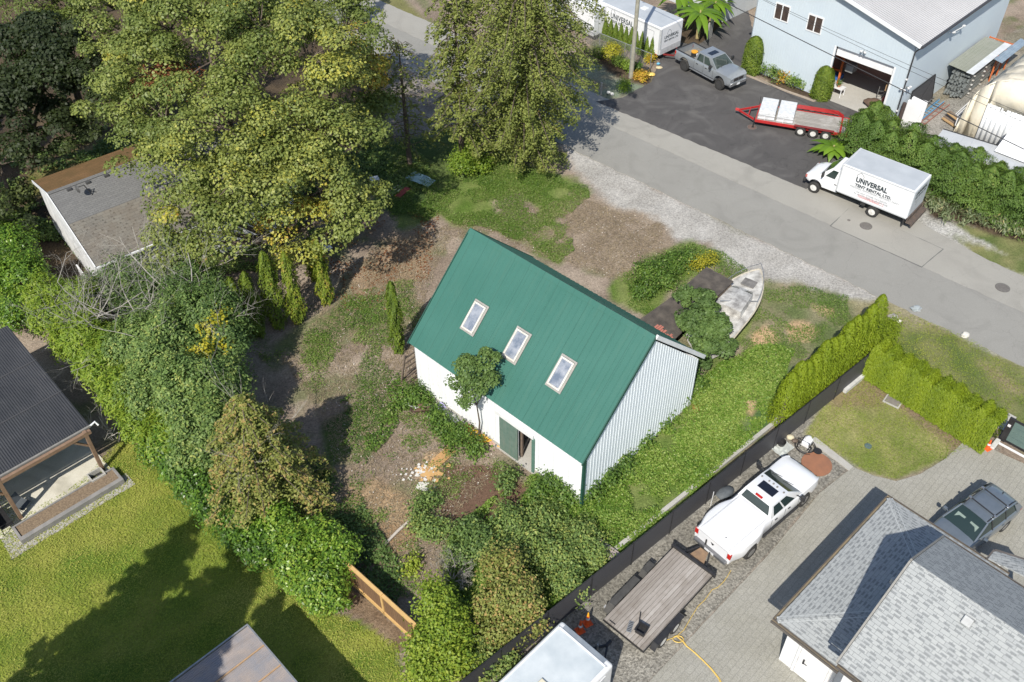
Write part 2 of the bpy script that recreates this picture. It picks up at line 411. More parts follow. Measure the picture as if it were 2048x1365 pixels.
def make_ground():
    nx, ny = 490, 410; x0, x1, y0, y1 = -56, 56, 11, 104
    X, Y = np.meshgrid(np.linspace(x0, x1, nx), np.linspace(y0, y1, ny)); x = X.ravel(); y = Y.ravel()
    n1 = fnoise(x, y, 2.2, 1, 4); n2 = fnoise(x, y, .7, 2, 3)
    col = np.empty((len(x), 3)); t = np.clip((n1-.3)*2.2, 0, 1)[:, None]
    col[:] = np.array(SOIL[0])*(1-t)+np.array(SOIL[1])*t
    grain = np.full(len(x), .5)
    # thin weeds scattered everywhere on the bare lot
    w = (np.clip((fnoise(x, y, 1.8, 17, 4)-.56)*6, 0, 1)*.6)[:, None]; col = col*(1-w)+np.array((.095,.135,.035))*w
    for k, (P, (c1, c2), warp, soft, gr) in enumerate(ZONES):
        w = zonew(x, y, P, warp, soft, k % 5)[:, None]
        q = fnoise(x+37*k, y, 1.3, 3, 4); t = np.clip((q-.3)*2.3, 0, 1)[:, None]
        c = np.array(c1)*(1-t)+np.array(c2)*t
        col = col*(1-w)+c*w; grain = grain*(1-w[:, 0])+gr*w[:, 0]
    col *= (.86+.28*n2)[:, None]
    z = -.05+.045*fnoise(x, y, 1.1, 9, 3)
    me = bpy.data.meshes.new('ground'); me.vertices.add(len(x))
    me.vertices.foreach_set('co', np.stack([x, y, z], 1).astype(np.float32).ravel())
    i, j = np.meshgrid(np.arange(nx-1), np.arange(ny-1)); a = (j*nx+i).ravel()
    F = np.stack([a, a+1, a+nx+1, a+nx], 1).astype(np.int32); nf = len(F)
    me.loops.add(nf*4); me.loops.foreach_set('vertex_index', F.ravel())
    me.polygons.add(nf); me.polygons.foreach_set('loop_start', np.arange(0, nf*4, 4, dtype=np.int32)); me.polygons.foreach_set('loop_total', np.full(nf, 4, np.int32))
    me.update(calc_edges=True); me.polygons.foreach_set('use_smooth', [True]*nf)
    at = me.attributes.new('rgb', 'FLOAT_COLOR', 'POINT'); at.data.foreach_set('color', np.concatenate([col, grain[:, None]], 1).astype(np.float32).ravel())
    m_, nt, bs = _newmat('earth')
    an = nt.nodes.new('ShaderNodeAttribute'); an.attribute_name = 'rgb'; co = objco(nt)
    fine = noise(nt, 9, 6, .75, co); vf = nt.nodes.new('ShaderNodeTexVoronoi'); vf.inputs['Scale'].default_value = 14; nt.links.new(co, vf.inputs['Vector'])
    speck = nt.nodes.new('ShaderNodeSeparateColor'); nt.links.new(vf.outputs['Color'], speck.inputs[0])
    f1 = math_(nt, 'MULTIPLY_ADD', math_(nt, 'SUBTRACT', fine, .5), 1.35); nt.nodes[-1].inputs[2].default_value = 1.0
    g = math_(nt, 'MULTIPLY', math_(nt, 'SUBTRACT', speck.outputs[0], .5), math_(nt, 'MULTIPLY', an.outputs['Alpha'], .75))
    mul = math_(nt, 'ADD', f1, g)
    cb = nt.nodes.new('ShaderNodeVectorMath'); cb.operation = 'SCALE'; nt.links.new(an.outputs['Color'], cb.inputs[0]); nt.links.new(mul, cb.inputs['Scale'])
    nt.links.new(cb.outputs[0], bs.inputs['Base Color']); bs.inputs['Roughness'].default_value = .95; bs.inputs['Specular IOR Level'].default_value = .15
    bump(nt, bs, noise(nt, 16, 5, .7, co), .07)
    me.materials.append(m_)
    o = bpy.data.objects.new('ground', me); COL.objects.link(o); tag(o, 'patchy soil, weeds, gravel and lawn under everything', kind='structure')
    far = MB().box(-900, 900, -700, 1100, -.5, -.12).build('terrain', mat('far_ground', (.07,.085,.03), (.13,.12,.06), .08, .95)); tag(far, kind='structure')
make_ground()

def ragged(pts, step=.35, amp=.06, seed=3):
    out = []; n = len(pts); rg = random.Random(seed)
    for i in range(n):
        a = Vector(pts[i][:2]); b = Vector(pts[(i+1) % n][:2]); L = (b-a).length; k = max(1, int(L/step)); d = (b-a)/max(L, 1e-6); nn = Vector((-d.y, d.x))
        for q in range(k): out.append(tuple(a+(b-a)*q/k + (nn*rg.uniform(-amp, amp) if q else Vector((0, 0)))))
    return out
def sheet(name, pts, z, m_, label, amp=.06, step=.35, seed=3, kind='structure', th=.05):
    P = ragged(pts, step, amp, seed) if amp else [tuple(p[:2]) for p in pts]
    mb = MB(); n = len(P); mb.add([(p[0], p[1], z) for p in P]+[(p[0], p[1], z-th) for p in P], [tuple(range(n))]+[(i, n+i, n+(i+1) % n, (i+1) % n) for i in range(n)])
    o = mb.build(name, m_); return tag(o, label, kind=kind)
def asphalt(name, c1, c2, crack=(.03,.03,.03), scale=.7, stain=.25, crk=.03, stainc=None):
    m_, nt, bs = _newmat(name); co = objco(nt)
    base = ramp(nt, noise(nt, scale, 5, .65, co), [(.3, c1), (.7, c2)])
    fine = noise(nt, 45, 3, .8, co)
    c = mixc(nt, .35, base, ramp(nt, fine, [(.25, tuple(x*.45 for x in c1)), (.75, tuple(min(1, x*1.6) for x in c2))]))
    st = nt.nodes.new('ShaderNodeTexNoise'); st.inputs['Scale'].default_value = .35; st.inputs['Distortion'].default_value = 1.5; st.inputs['Detail'].default_value = 6; nt.links.new(co, st.inputs['Vector'])
    c = mixc(nt, math_(nt, 'MULTIPLY', ramp(nt, st.outputs['Fac'], [(.5, (0,0,0)), (.72, (1,1,1))]), stain), c, stainc or tuple(x*.6 for x in c1))
    vo = nt.nodes.new('ShaderNodeTexVoronoi'); vo.feature = 'DISTANCE_TO_EDGE'; vo.inputs['Scale'].default_value = .28
    wv = nt.nodes.new('ShaderNodeTexNoise'); wv.inputs['Scale'].default_value = 1.1; wv.inputs['Detail'].default_value = 4; nt.links.new(co, wv.inputs['Vector'])
    vm = nt.nodes.new('ShaderNodeVectorMath'); vm.operation = 'ADD'; nt.links.new(co, vm.inputs[0])
    vs = nt.nodes.new('ShaderNodeVectorMath'); vs.operation = 'SCALE'; vs.inputs['Scale'].default_value = 1.6; nt.links.new(wv.outputs['Color'], vs.inputs[0]); nt.links.new(vs.outputs[0], vm.inputs[1]); nt.links.new(vm.outputs[0], vo.inputs['Vector'])
    cf = ramp(nt, vo.outputs['Distance'], [(0.0, (1,1,1)), (.007, (0,0,0))])
    c = mixc(nt, math_(nt, 'MULTIPLY', cf, crk*10), c, crack)
    nt.links.new(c, bs.inputs['Base Color']); bs.inputs['Roughness'].default_value = .9; bs.inputs['Specular IOR Level'].default_value = .2
    bump(nt, bs, fine, .012); MATS[name] = m_; return m_
M_ROAD = asphalt('road_asphalt', (.24,.235,.218), (.28,.275,.255), (.12,.115,.11), .25, .3, .025)
M_LANE = asphalt('lane_asphalt', (.285,.275,.25), (.335,.325,.295), (.14,.13,.12), .3, .3, .022)
M_PATCH = asphalt('patch_asphalt', (.285,.275,.25), (.33,.32,.29), (.15,.15,.14), .4, .1, .02)
M_LOT = asphalt('lot_asphalt', (.066,.064,.064), (.098,.094,.093), (.03,.03,.03), .5, .55, .045, (.16,.155,.15))
M_CONC = asphalt('concrete', (.36,.35,.32), (.46,.45,.42), (.2,.2,.19), .5, .2, .02)

E0 = G(1500, 470); RA = R(-43.45); dr = Vector((math.cos(RA), math.sin(RA), 0)); nr = Vector((-dr.y, dr.x, 0))
def rp(t, n): return tuple(E0+dr*t+nr*n)
W = (G(1400, 289)-E0).dot(nr); WM = (G(1500, 376)-E0).dot(nr)
sheet('road', [rp(-75, 0), rp(60, 0), rp(60, WM+.15), rp(-75, WM+.15)], .012, M_ROAD, 'grey asphalt lane running diagonally past the boat and the box truck', .07)
sheet('road_shoulder', [rp(-75, WM-.1), rp(60, WM-.1), rp(60, W+.9), rp(16, W+.8), rp(11.5, W+1.0), rp(6, W+1.9), rp(0, W+.6), rp(-75, W+.25)], .018, M_LANE, 'lighter strip of old asphalt along the far side of the lane', .05)
sheet('patch_seam', [G(1659, 452.5), G(1843.5, 536), G(1887.5, 499), G(1700, 415.5)], .0205, asphalt('seam_asphalt', (.13,.13,.125), (.16,.16,.155)), 'dark tar seam round the asphalt repair', .02)
sheet('asphalt_patch', [G(1662, 453), G(1843, 534), G(1885, 499), G(1700, 415)], .024, M_PATCH, 'pale rectangular asphalt repair by the manhole cover', .015)
sheet('parking_lot', [G(1192, 204), G(1612, 379), G(1690, 330), G(1800, 280), G(1786, 252), G(1745, 236), G(1668, 205), G(1612, 196), G(1475, 143), G(1520, 115), G(1490, 0), G(1476, -60), G(1420, -60), G(1455, 40), G(1405, 85), G(1390, 92), G(1330, 78), G(1250, -40), G(1180, -40), G(1320, 120), G(1303, 165), G(1245, 196)], .03, M_LOT, 'dark asphalt yard in front of the pale blue warehouse', .05)
sheet('concrete_apron', [G(1655, 196), G(1790, 248), G(1850, 190), G(1790, 100), G(1690, 120)], .04, M_CONC, 'grey concrete slab in and before the open garage doorway', .02)
# paver driveway
def pavers():
    m_, nt, bs = _newmat('pavers'); co = objco(nt)
    mp = nt.nodes.new('ShaderNodeMapping'); mp.inputs['Rotation'].default_value = (0, 0, -AB); nt.links.new(co, mp.inputs['Vector'])
    def brick(sc, off):
        b = nt.nodes.new('ShaderNodeTexBrick'); b.inputs['Scale'].default_value = sc; b.inputs['Color1'].default_value = (.30,.29,.25,1); b.inputs['Color2'].default_value = (.26,.25,.215,1)
        b.inputs['Mortar'].default_value = (.195,.19,.165,1); b.inputs['Mortar Size'].default_value = .012; b.inputs['Bias'].default_value = 0; b.inputs['Brick Width'].default_value = .44; b.inputs['Row Height'].default_value = .26
        b.offset = off; nt.links.new(mp.outputs[0], b.inputs['Vector']); return b
    b = brick(1.0, .37)
    c = mixc(nt, 1.0, b.outputs['Color'], ramp(nt, noise(nt, .35, 5, .6, co), [(.3, (.82,.80,.70)), (.7, (1.18,1.18,1.19))]), 'MULTIPLY')
    c = mixc(nt, .5, c, ramp(nt, noise(nt, 30, 3, .7, co), [(.3, (.12,.12,.10)), (.7, (.46,.45,.42))]))
    nt.links.new(c, bs.inputs['Base Color']); bs.inputs['Roughness'].default_value = .9; bump(nt, bs, b.outputs['Fac'], -.004)
    return m_
M_PAVE = pavers()
sheet('driveway', [G(1640, 986), G(1706, 934), G(1748, 952), G(1792, 963), G(1842, 948), G(1888, 920), G(1938, 874), G(2012, 912), G(2120, 960), G(2400, 1200), G(2300, 1600), G(1240, 1500), G(1290, 1372), G(1535, 1112)], .012, M_PAVE, 'grey paved driveway beside the grey roofed house', .015)
sheet('lawn_edging', [G(1630, 874), G(1706, 934), G(1698, 942), G(1618, 882)], .02, M_CONC, 'narrow concrete edging strip between gravel and small lawn', .015)
# ---------------- frames for reading positions on walls ----------------
CAMP = np.array([0, 0, CH])
class Fr:
    def __init__(s, o, deg):
        s.o = np.array([o[0], o[1], 0.]); s.a = R(deg); s.x = np.array([math.cos(s.a), math.sin(s.a), 0]); s.y = np.array([-math.sin(s.a), math.cos(s.a), 0])
    def hit(s, u, v, p, n):       # local point where the sight line meets the local plane (p, n)
        P = s.o + s.x*p[0] + s.y*p[1] + np.array([0, 0, p[2]]); N = s.x*n[0] + s.y*n[1] + np.array([0, 0, n[2]])
        d = (u-CXp)/CF*_r - (v-CYp)/CF*_u + _w
        q = CAMP + d*(((P-CAMP) @ N)/(d @ N)) - s.o
        return Vector((q @ s.x, q @ s.y, q[2]))
    def wx(s, u, v, x0): return s.hit(u, v, (x0, 0, 0), (1, 0, 0))
    def wy(s, u, v, y0): return s.hit(u, v, (0, y0, 0), (0, 1, 0))
    def fl(s, u, v, z=0): return s.hit(u, v, (0, 0, z), (0, 0, 1))
    def W(s, x, y, z=0): return Vector(s.o + s.x*x + s.y*y + np.array([0, 0, z]))
def ribpanel(A, B, C, D, pitch, h, w=.3, thick=.02, crown=.45):
    """ribbed sheet: bottom edge A->B, top edge D->C; ribs run A->D"""
    A, B, C, D = map(Vector, (A, B, C, D)); n = (B-A).cross(D-A).normalized(); L = (B-A).length; k = max(1, round(L/pitch)); ts = []
    for i in range(k):
        for f, hh in ((0, 0), (crown-w/2, 0), (crown-w/4, 1), (crown+w/4, 1), (crown+w/2, 0)): ts.append(((i+f)/k, hh*h))
    ts.append((1, 0)); mb = MB(); lo = []; hi = []
    for t, o in ts: lo.append(A.lerp(B, t)+n*o); hi.append(D.lerp(C, t)+n*o)
    m_ = len(ts); vs = lo+hi+[p-n*(thick) for p in (A, B, C, D)]
    fs = [(i, i+1, m_+i+1, m_+i) for i in range(m_-1)]
    b = 2*m_; fs += [(b+3, b+2, b+1, b), tuple([b, b+1]+list(range(m_-1, -1, -1))), tuple([b+2, b+3]+list(range(m_, 2*m_))), (b, 0, m_, b+3), (b+1, b+2, 2*m_-1, m_-1)]
    return mb.add(vs, fs)
def metal_sheet(name, c1, c2, rough=.45, seam=None, scale=.6, dirt=.0, dirtc=(.1,.09,.07)):
    m_, nt, bs = _newmat(name); co = objco(nt); uv = uvco(nt)
    c = ramp(nt, noise(nt, scale, 5, .6, co), [(.3, c1), (.7, c2)])
    if seam:
        sp = nt.nodes.new('ShaderNodeSeparateXYZ'); nt.links.new(uv, sp.inputs[0])
        f = math_(nt, 'FRACT', math_(nt, 'DIVIDE', sp.outputs[0], seam), 0)
        c = mixc(nt, ramp(nt, f, [(0, (1,1,1)), (.03, (0,0,0))]), c, tuple(x*.6 for x in c1))
    if dirt:
        mp = nt.nodes.new('ShaderNodeMapping'); mp.inputs['Scale'].default_value = (3, .35, 1); nt.links.new(uv, mp.inputs[0])
        c = mixc(nt, math_(nt, 'MULTIPLY', ramp(nt, noise(nt, 1.2, 5, .7, mp.outputs[0]), [(.5, (0,0,0)), (.75, (1,1,1))]), dirt), c, dirtc)
    nt.links.new(c, bs.inputs['Base Color']); bs.inputs['Roughness'].default_value = rough; bs.inputs['Specular IOR Level'].default_value = .35
    MATS[name] = m_; return m_
def shingles(name, c1, c2, tab, w=.32, h=.145, tabw=.5, amount=.6, moss=None, mossamt=0, rough=.95):
    m_, nt, bs = _newmat(name); uv = uvco(nt); co = objco(nt)
    b = nt.nodes.new('ShaderNodeTexBrick'); nt.links.new(uv, b.inputs['Vector']); b.inputs['Scale'].default_value = 1; b.inputs['Brick Width'].default_value = w; b.inputs['Row Height'].default_value = h
    b.inputs['Mortar Size'].default_value = .006; b.offset = .5; b.offset_frequency = 2; b.squash = 1; b.inputs['Color1'].default_value = (*c1, 1); b.inputs['Color2'].default_value = (*c2, 1); b.inputs['Mortar'].default_value = (*[x*.5 for x in c1], 1)
    c = b.outputs['Color']
    if tab:
        # laminated shingles: short dark shadow-band dashes in every other course
        sp = nt.nodes.new('ShaderNodeSeparateXYZ'); nt.links.new(uv, sp.inputs[0])
        row = math_(nt, 'FLOOR', math_(nt, 'DIVIDE', sp.outputs[1], h), 0)
        rn = nt.nodes.new('ShaderNodeTexWhiteNoise'); rn.noise_dimensions = '1D'; nt.links.new(row, rn.inputs['W'])
        x = math_(nt, 'ADD', math_(nt, 'DIVIDE', sp.outputs[0], w*1.15), math_(nt, 'MULTIPLY', rn.outputs[0], 7.3))
        wn2 = nt.nodes.new('ShaderNodeTexWhiteNoise'); wn2.noise_dimensions = '2D'; cb = nt.nodes.new('ShaderNodeCombineXYZ'); nt.links.new(math_(nt, 'FLOOR', x, 0), cb.inputs[0]); nt.links.new(row, cb.inputs[1]); nt.links.new(cb.outputs[0], wn2.inputs['Vector'])
        fx = math_(nt, 'FRACT', x, 0); fy = math_(nt, 'FRACT', math_(nt, 'DIVIDE', sp.outputs[1], h), 0)
        on = math_(nt, 'MULTIPLY', math_(nt, 'MULTIPLY', math_(nt, 'LESS_THAN', fx, tabw), math_(nt, 'LESS_THAN', fy, .48)), math_(nt, 'GREATER_THAN', wn2.outputs['Value'], .3))
        c = mixc(nt, math_(nt, 'MULTIPLY', on, amount), c, tab)
    c = mixc(nt, .3, c, ramp(nt, noise(nt, 60, 2, .8, co), [(.3, tuple(x*.5 for x in c1)), (.7, tuple(min(1, x*1.5) for x in c2))]))
    if moss: c = mixc(nt, math_(nt, 'MULTIPLY', ramp(nt, noise(nt, 1.1, 6, .7, co), [(.35, (0,0,0)), (.6, (1,1,1))]), mossamt), c, moss)
    nt.links.new(c, bs.inputs['Base Color']); bs.inputs['Roughness'].default_value = rough; bs.inputs['Specular IOR Level'].default_value = .2
    bump(nt, bs, b.outputs['Fac'], -.006); MATS[name] = m_; return m_
def planks(name, c1, c2, gap=(.03,.02,.015), w=.14, L=40, rough=.85, axis=0, stain=(.1,.08,.06), stamt=.3):
    m_, nt, bs = _newmat(name); co = objco(nt); sp = nt.nodes.new('ShaderNodeSeparateXYZ'); nt.links.new(co, sp.inputs[0])
    y = math_(nt, 'DIVIDE', sp.outputs[axis], w); fl = math_(nt, 'FLOOR', y, 0)
    rn = nt.nodes.new('ShaderNodeTexWhiteNoise'); rn.noise_dimensions = '1D'; nt.links.new(fl, rn.inputs['W'])
    mp = nt.nodes.new('ShaderNodeMapping'); mp.inputs['Scale'].default_value = [(14, 1, 1), (1, 14, 1), (1, 1, 14)][axis]; nt.links.new(co, mp.inputs[0])
    c = ramp(nt, math_(nt, 'ADD', math_(nt, 'MULTIPLY', noise(nt, 1.6, 5, .7, mp.outputs[0]), .8), math_(nt, 'MULTIPLY', rn.outputs[0], .35)), [(.3, c1), (.8, c2)])
    c = mixc(nt, math_(nt, 'MULTIPLY', ramp(nt, noise(nt, 1.3, 4, .7, co), [(.5, (0,0,0)), (.7, (1,1,1))]), stamt), c, stain)
    c = mixc(nt, math_(nt, 'LESS_THAN', math_(nt, 'FRACT', y, 0), .07), c, gap)
    nt.links.new(c, bs.inputs['Base Color']); bs.inputs['Roughness'].default_value = rough; MATS[name] = m_; return m_

M_WHITE = mat('white_paint', (.74,.75,.76), (.66,.67,.68), 2, .45)
M_DARKIN = mat('dark_interior', (.03,.022,.02), (.05,.035,.03), 2, .9)
M_BLACK = mat('black_metal', (.018,.018,.02), (.03,.03,.032), 5, .5)
M_GALV = mat('galvanised', (.42,.43,.43), (.32,.33,.33), 6, .4, .6)
M_WOODRAW = mat('raw_timber', (.45,.30,.15), (.34,.22,.11), 4, .8)
M_WOODOLD = mat('old_timber', (.22,.17,.13), (.13,.10,.08), 6, .9)

# ---------------- barn ----------------
def barn():
    F = Fr((3.067, 25.941), 46.3); W_, L, ze, zr = 8.848, 11.174, 3.455, 7.837; xm = W_/2
    b = thing('barn', 'white corrugated metal barn with a steep green metal roof and three skylights', 'barn', (3.067, 25.941, 0), F.a)
    MG = metal_sheet('green_roof', (.034,.124,.098), (.046,.146,.118), .5, .9, .30, .4, (.065,.15,.115))
    MS = metal_sheet('blue_white_siding', (.70,.755,.80), (.76,.81,.85), .4, None, .8, .12, (.4,.42,.42))
    MSW = metal_sheet('white_siding', (.80,.82,.84), (.74,.76,.79), .45, .92, .8, .2, (.5,.5,.47))
    # roof: ridge along y
    o = ribpanel((-.12, L, ze-.08), (-.12, 0, ze-.08), (xm, 0, zr), (xm, L, zr), .31, .012, .14).build('roof', MG, b)
    ribpanel((W_+.12, 0, ze-.08), (W_+.12, L, ze-.08), (xm+.002, L, zr), (xm+.002, 0, zr), .31, .022, .14).build('roof', MG, b)
    MB().slab([(xm-.18, -.02, zr-.14), (xm, -.02, zr+.04), (xm, L+.02, zr+.04), (xm-.18, L+.02, zr-.14)][::-1], .012).slab([(xm+.18, -.02, zr-.14), (xm, -.02, zr+.04), (xm, L+.02, zr+.04), (xm+.18, L+.02, zr-.14)], .012).build('ridge_cap', MG, b)
    # verge trims
    MB().bar((-.15, -.03, ze-.13), (xm, -.03, zr-.03), .05, .16).build('verge_trim', mat('green_trim', (.02,.08,.06), None, 3, .5), b)
    MB().bar((W_+.15, -.04, ze-.12), (xm+.03, -.04, zr-.02), .09, .2).build('verge_trim', M_WHITE, b, label='white weathered verge board')
    MB().bar((-.15, L+.03, ze-.13), (xm, L+.03, zr-.03), .05, .14).bar((W_+.15, L+.03, ze-.13), (xm, L+.03, zr-.03), .05, .14).build('verge_trim', MATS['green_trim'], b)
    # gable walls: ribs vertical
    for y0, sgn in ((.1, 1), (L-.1, -1)):
        q = [((.12, y0), (xm, y0), ze-.2, zr-.25), ((xm, y0), (W_-.12, y0), zr-.25, ze-.2)]
        mb = MB()
        for (p0, p1, z0, z1) in q:
            A, B, C, D = (*p0, .12), (*p1, .12), (*p1, z1), (*p0, z0)
            if sgn < 0: A, B, C, D = B, A, D, C
            m2 = ribpanel(A, B, C, D, .22, .018, .3); mb.add(m2.v, m2.f)
        mb.build('gable_wall', MS, b)
    # long walls (front one has the door opening)
    d0 = F.wx(1002, 862, .12); d1 = F.wx(1067, 900, .12)
    yA, yB = d0.y, F.wx(1037, 880, .12).y; yC = d1.y
    zt = 2.45
    f = MB()
    for ya, yb, za, zb in ((.1, yC, .28, ze-.18), (yC, yB, zt, ze-.18), (yB, L-.1, .28, ze-.18)):
        m2 = ribpanel((.12, yb, za), (.12, ya, za), (.12, ya, zb), (.12, yb, zb), .3, .02, .2); f.add(m2.v, m2.f)
    f.build('front_wall', MSW, b)
    m2 = ribpanel((W_-.12, .1, .1), (W_-.12, L-.1, .1), (W_-.12, L-.1, ze-.18), (W_-.12, .1, ze-.18), .3, .02, .2); m2.build('rear_wall', MSW, b)
    MB().box(.08, .22, .1, yC, .0, .28).box(.08, .22, yB, L-.1, 0, .28).build('footing', M_CONC, b)
    MB().box(.0, W_-.1, .1, L-.1, -.02, .06).build('floor', M_CONC, b)
    MB().box(.0, .07, yC-.05, yA+.25, zt, zt+.24).build('door_rail_cover', M_WHITE, b, bevel=.01)
    dr_ = MB().box(.015, .06, yB-.02, yA, .12, zt).build('sliding_door', metal_sheet('green_door', (.09,.16,.13), (.15,.21,.18), .6, .3, 3, .5, (.25,.24,.2)), b, label='faded green sliding door pushed half open')
    MB().box(-.0, .09, yC-.12, yC+.02, .1, zt+.02).build('door_jamb', mat('green_trim2', (.10,.2,.16), None, 3, .6), b)
    MB().box(.03, .11, .0, .1, .05, ze-.15).box(.11, .2, -.0, .08, .05, ze-.15).build('corner_trim', MATS['green_trim'], b)
    # timber wall framing seen through the opening
    fr = MB()
    for k in range(10): fr.box(.35, .45, 1+k, 1.09+k, .06, ze-.3)
    fr.box(.35, 5.6, yC-1.0, yC-.95, .06, 2.6)
    fr.build('inner_frame', M_WOODOLD, b)
    # skylights lying on the front slope
    sl = Vector((xm, 0, zr-ze)).normalized(); n = Vector((-(zr-ze), 0, xm)).normalized(); up = sl
    for (u, v) in ((949.5, 636), (1033.5, 691.5), (1123, 748)):
        p = F.hit(u, v, (0, 0, ze+.06), tuple(n)); M = frame(p+n*.02, (0, -1, 0), up)
        w, h = .74, 1.42
        def ring(w, h, t, z0, z1):
            mb = MB(); mb.box(-w/2, w/2, -h/2, -h/2+t, z0, z1).box(-w/2, w/2, h/2-t, h/2, z0, z1).box(-w/2, -w/2+t, -h/2+t, h/2-t, z0, z1).box(w/2-t, w/2, -h/2+t, h/2-t, z0, z1)
            mb.v = [tuple(M @ Vector(x)) for x in mb.v]; return mb
        s = ring(w, h, .085, 0, .13).build('skylight', mat('skylight_frame', (.62,.60,.55), (.48,.45,.40), 5, .5), b, bevel=.012)
        fl = ring(w+.16, h+.2, .09, -.01, .03).build('flashing', mat('flashing_grey', (.25,.24,.22), (.33,.32,.30), 5, .5), s)
        gm = MB().box(-w/2+.07, w/2-.07, -h/2+.07, h/2-.07, .05, .085); gm.v = [tuple(M @ Vector(x)) for x in gm.v]
        gm.build('pane', mat('skylight_glass', (.13,.16,.21), (.36,.38,.42), 2.2, .18, 0, 0, spec=.9), s)
    # door contents: golden timber bundle inside the opening belongs to another thing (below)
    return F, yB, yC
BF, bYB, bYC = barn()

# ---------------- grey shingled house, lower right ----------------
def house():
    _h0 = G(1553, 1241, 3); F = Fr((_h0.x, _h0.y), 43.4); h = thing('grey_house', 'white house with light grey shingle roofs and brown gutters beside the paved driveway', 'house', (_h0.x, _h0.y, 0), F.a)
    MR = shingles('grey_shingles', (.30,.315,.32), (.36,.375,.375), (.12,.13,.14), .34, .15, .55, .8)
    MGUT = mat('brown_gutter', (.12,.105,.09), (.19,.155,.12), 3, .6)
    k = .22; z0 = 3.0; ew = 8.2; D = 5.2
    # lower hip roof around the gable
    q = 3.0; P = lambda x, y, z: (x, y, z)
    a0, a1 = (0, 0, z0), (ew, 0, z0); b0, b1 = (q, -q, z0+k*q), (ew-q, -q, z0+k*q)
    lo = MB().slab([a1, a0, b0, b1][::-1], .05).slab([a0, (0, -D, z0), (q, -D, z0+k*q), b0][::-1], .05).slab([(ew, -D, z0), a1, b1, (ew-q, -D, z0+k*q)][::-1], .05)
    lo.build('lower_roof', MR, h, fixn=True)
    for xa, xb in ((.02, q), (ew-.02, ew-q)):
        MB().bar((xa, -.02, z0+.02), (xb, -q, z0+k*q+.02), .26, .035).build('hip_cap', mat('cap_shingle', (.46,.48,.48), (.38,.40,.40), 6, .95), h)
    # upper gabled roof
    ze = 5.25; e1 = F.fl(1676, 1326, ze); e2 = F.fl(1888, 1077, ze); xl, xr, y0, y1 = e1.x, e2.x, (e1.y+e2.y)/2, -17; xm = (xl+xr)/2
    zr = min((abs(F.fl(1820, 1121, z_/50).x-xm), z_/50) for z_ in range(270, 450))[1]
    u = MB().slab([(xl, y0, ze), (xm, y0, zr), (xm, y1, zr), (xl, y1, ze)], .06).slab([(xm, y0, zr), (xr, y0, ze), (xr, y1, ze), (xm, y1, zr)], .06)
    ur = u.build('roof', MR, h)
    rc = MB()
    for i in range(48): rc.slab([(xm-.13, y0-.3*i, zr-.05), (xm-.13, y0-.3*i-.28, zr-.065), (xm, y0-.3*i-.28, zr+.015), (xm, y0-.3*i, zr+.03)][::-1], .012).slab([(xm+.13, y0-.3*i, zr-.05), (xm+.13, y0-.3*i-.28, zr-.065), (xm, y0-.3*i-.28, zr+.015), (xm, y0-.3*i, zr+.03)], .012)
    rc.build('ridge_cap', MATS['cap_shingle'], ur)
    MB().bar((xl-.03, y0+.05, ze-.05), (xm, y0+.05, zr-.03), .07, .2).bar((xr+.03, y0+.05, ze-.05), (xm, y0+.05, zr-.03), .07, .2).build('rake_board', mat('grey_fascia', (.20,.195,.18), (.26,.25,.23), 5, .6), h)
    # gable infill and walls
    MB().slab([(xl+.25, y0-.22, ze-.1), (xr-.25, y0-.22, ze-.1), (xm, y0-.22, zr-.25)], .1).build('gable_wall', M_WHITE, h)
    MB().box(.45, ew-.45, -.6, -.45, 0, z0-.1).box(.45, .6, -3.5, -.6, 0, z0-.1).box(ew-.6, ew-.45, -5.4, -.6, 0, z0-.1).build('wall', M_WHITE, h)
    MB().box(xl+.4, xl+.55, y1+.5, y0-.4, 0, ze-.15).box(xr-.55, xr-.4, y1+.5, y0-.4, 0, ze-.15).box(xl+.4, xr-.4, y0-.4, y0-.25, 0, ze-.1).build('wall', M_WHITE, h, label='tall white wall of the two storey wing')
    # gutters: open troughs with leaf litter
    def gutter(a, b, out, z):
        a = Vector(a); b = Vector(b); d = (b-a).normalized(); o = Vector(out)
        mb = MB().bar(a+o*.01+Vector((0,0,z-.11)), b+o*.01+Vector((0,0,z-.11)), .02, .14, (0,0,1)).bar(a+o*.15+Vector((0,0,z-.10)), b+o*.15+Vector((0,0,z-.10)), .02, .13).bar(a+o*.08+Vector((0,0,z-.165)), b+o*.08+Vector((0,0,z-.165)), .14, .02)
        g = mb.build('gutter', mat('gutter_metal', (.09,.08,.075), (.14,.125,.11), 3, .5), h)
        MB().bar(a+o*.08+Vector((0,0,z-.12)), b+o*.08+Vector((0,0,z-.12)), .11, .04).build('leaf_litter', mat('gutter_litter', (.23,.185,.12), (.11,.10,.085), 1.5, .95), g)
    gutter((-.0, .0, 0), (ew, .0, 0), (0, 1, 0), z0+.03)
    gutter((-.0, .15, 0), (-.0, y0+.1, 0), (-1, 0, 0), z0+.03)
    gutter((ew, .15, 0), (ew, -5.2, 0), (1, 0, 0), z0+.03)
    gutter((xr, y0, 0), (xr, -17, 0), (1, 0, 0), ze+.02)
    gutter((xl, y0, 0), (xl, -17, 0), (-1, 0, 0), ze+.02)
    # side door in the sunny wall, with handle; downpipe
    d = MB().box(.41, .46, -2.35, -1.15, .05, 2.25).build('door', mat('white_door', (.80,.80,.81), None, 3, .35), h, bevel=.01)
    MB().box(.37, .41, -1.42, -1.36, 1.0, 1.3).tube([(.36, -1.4, 1.1), (.36, -1.56, 1.1)], .016, 6).build('handle', M_BLACK, d)
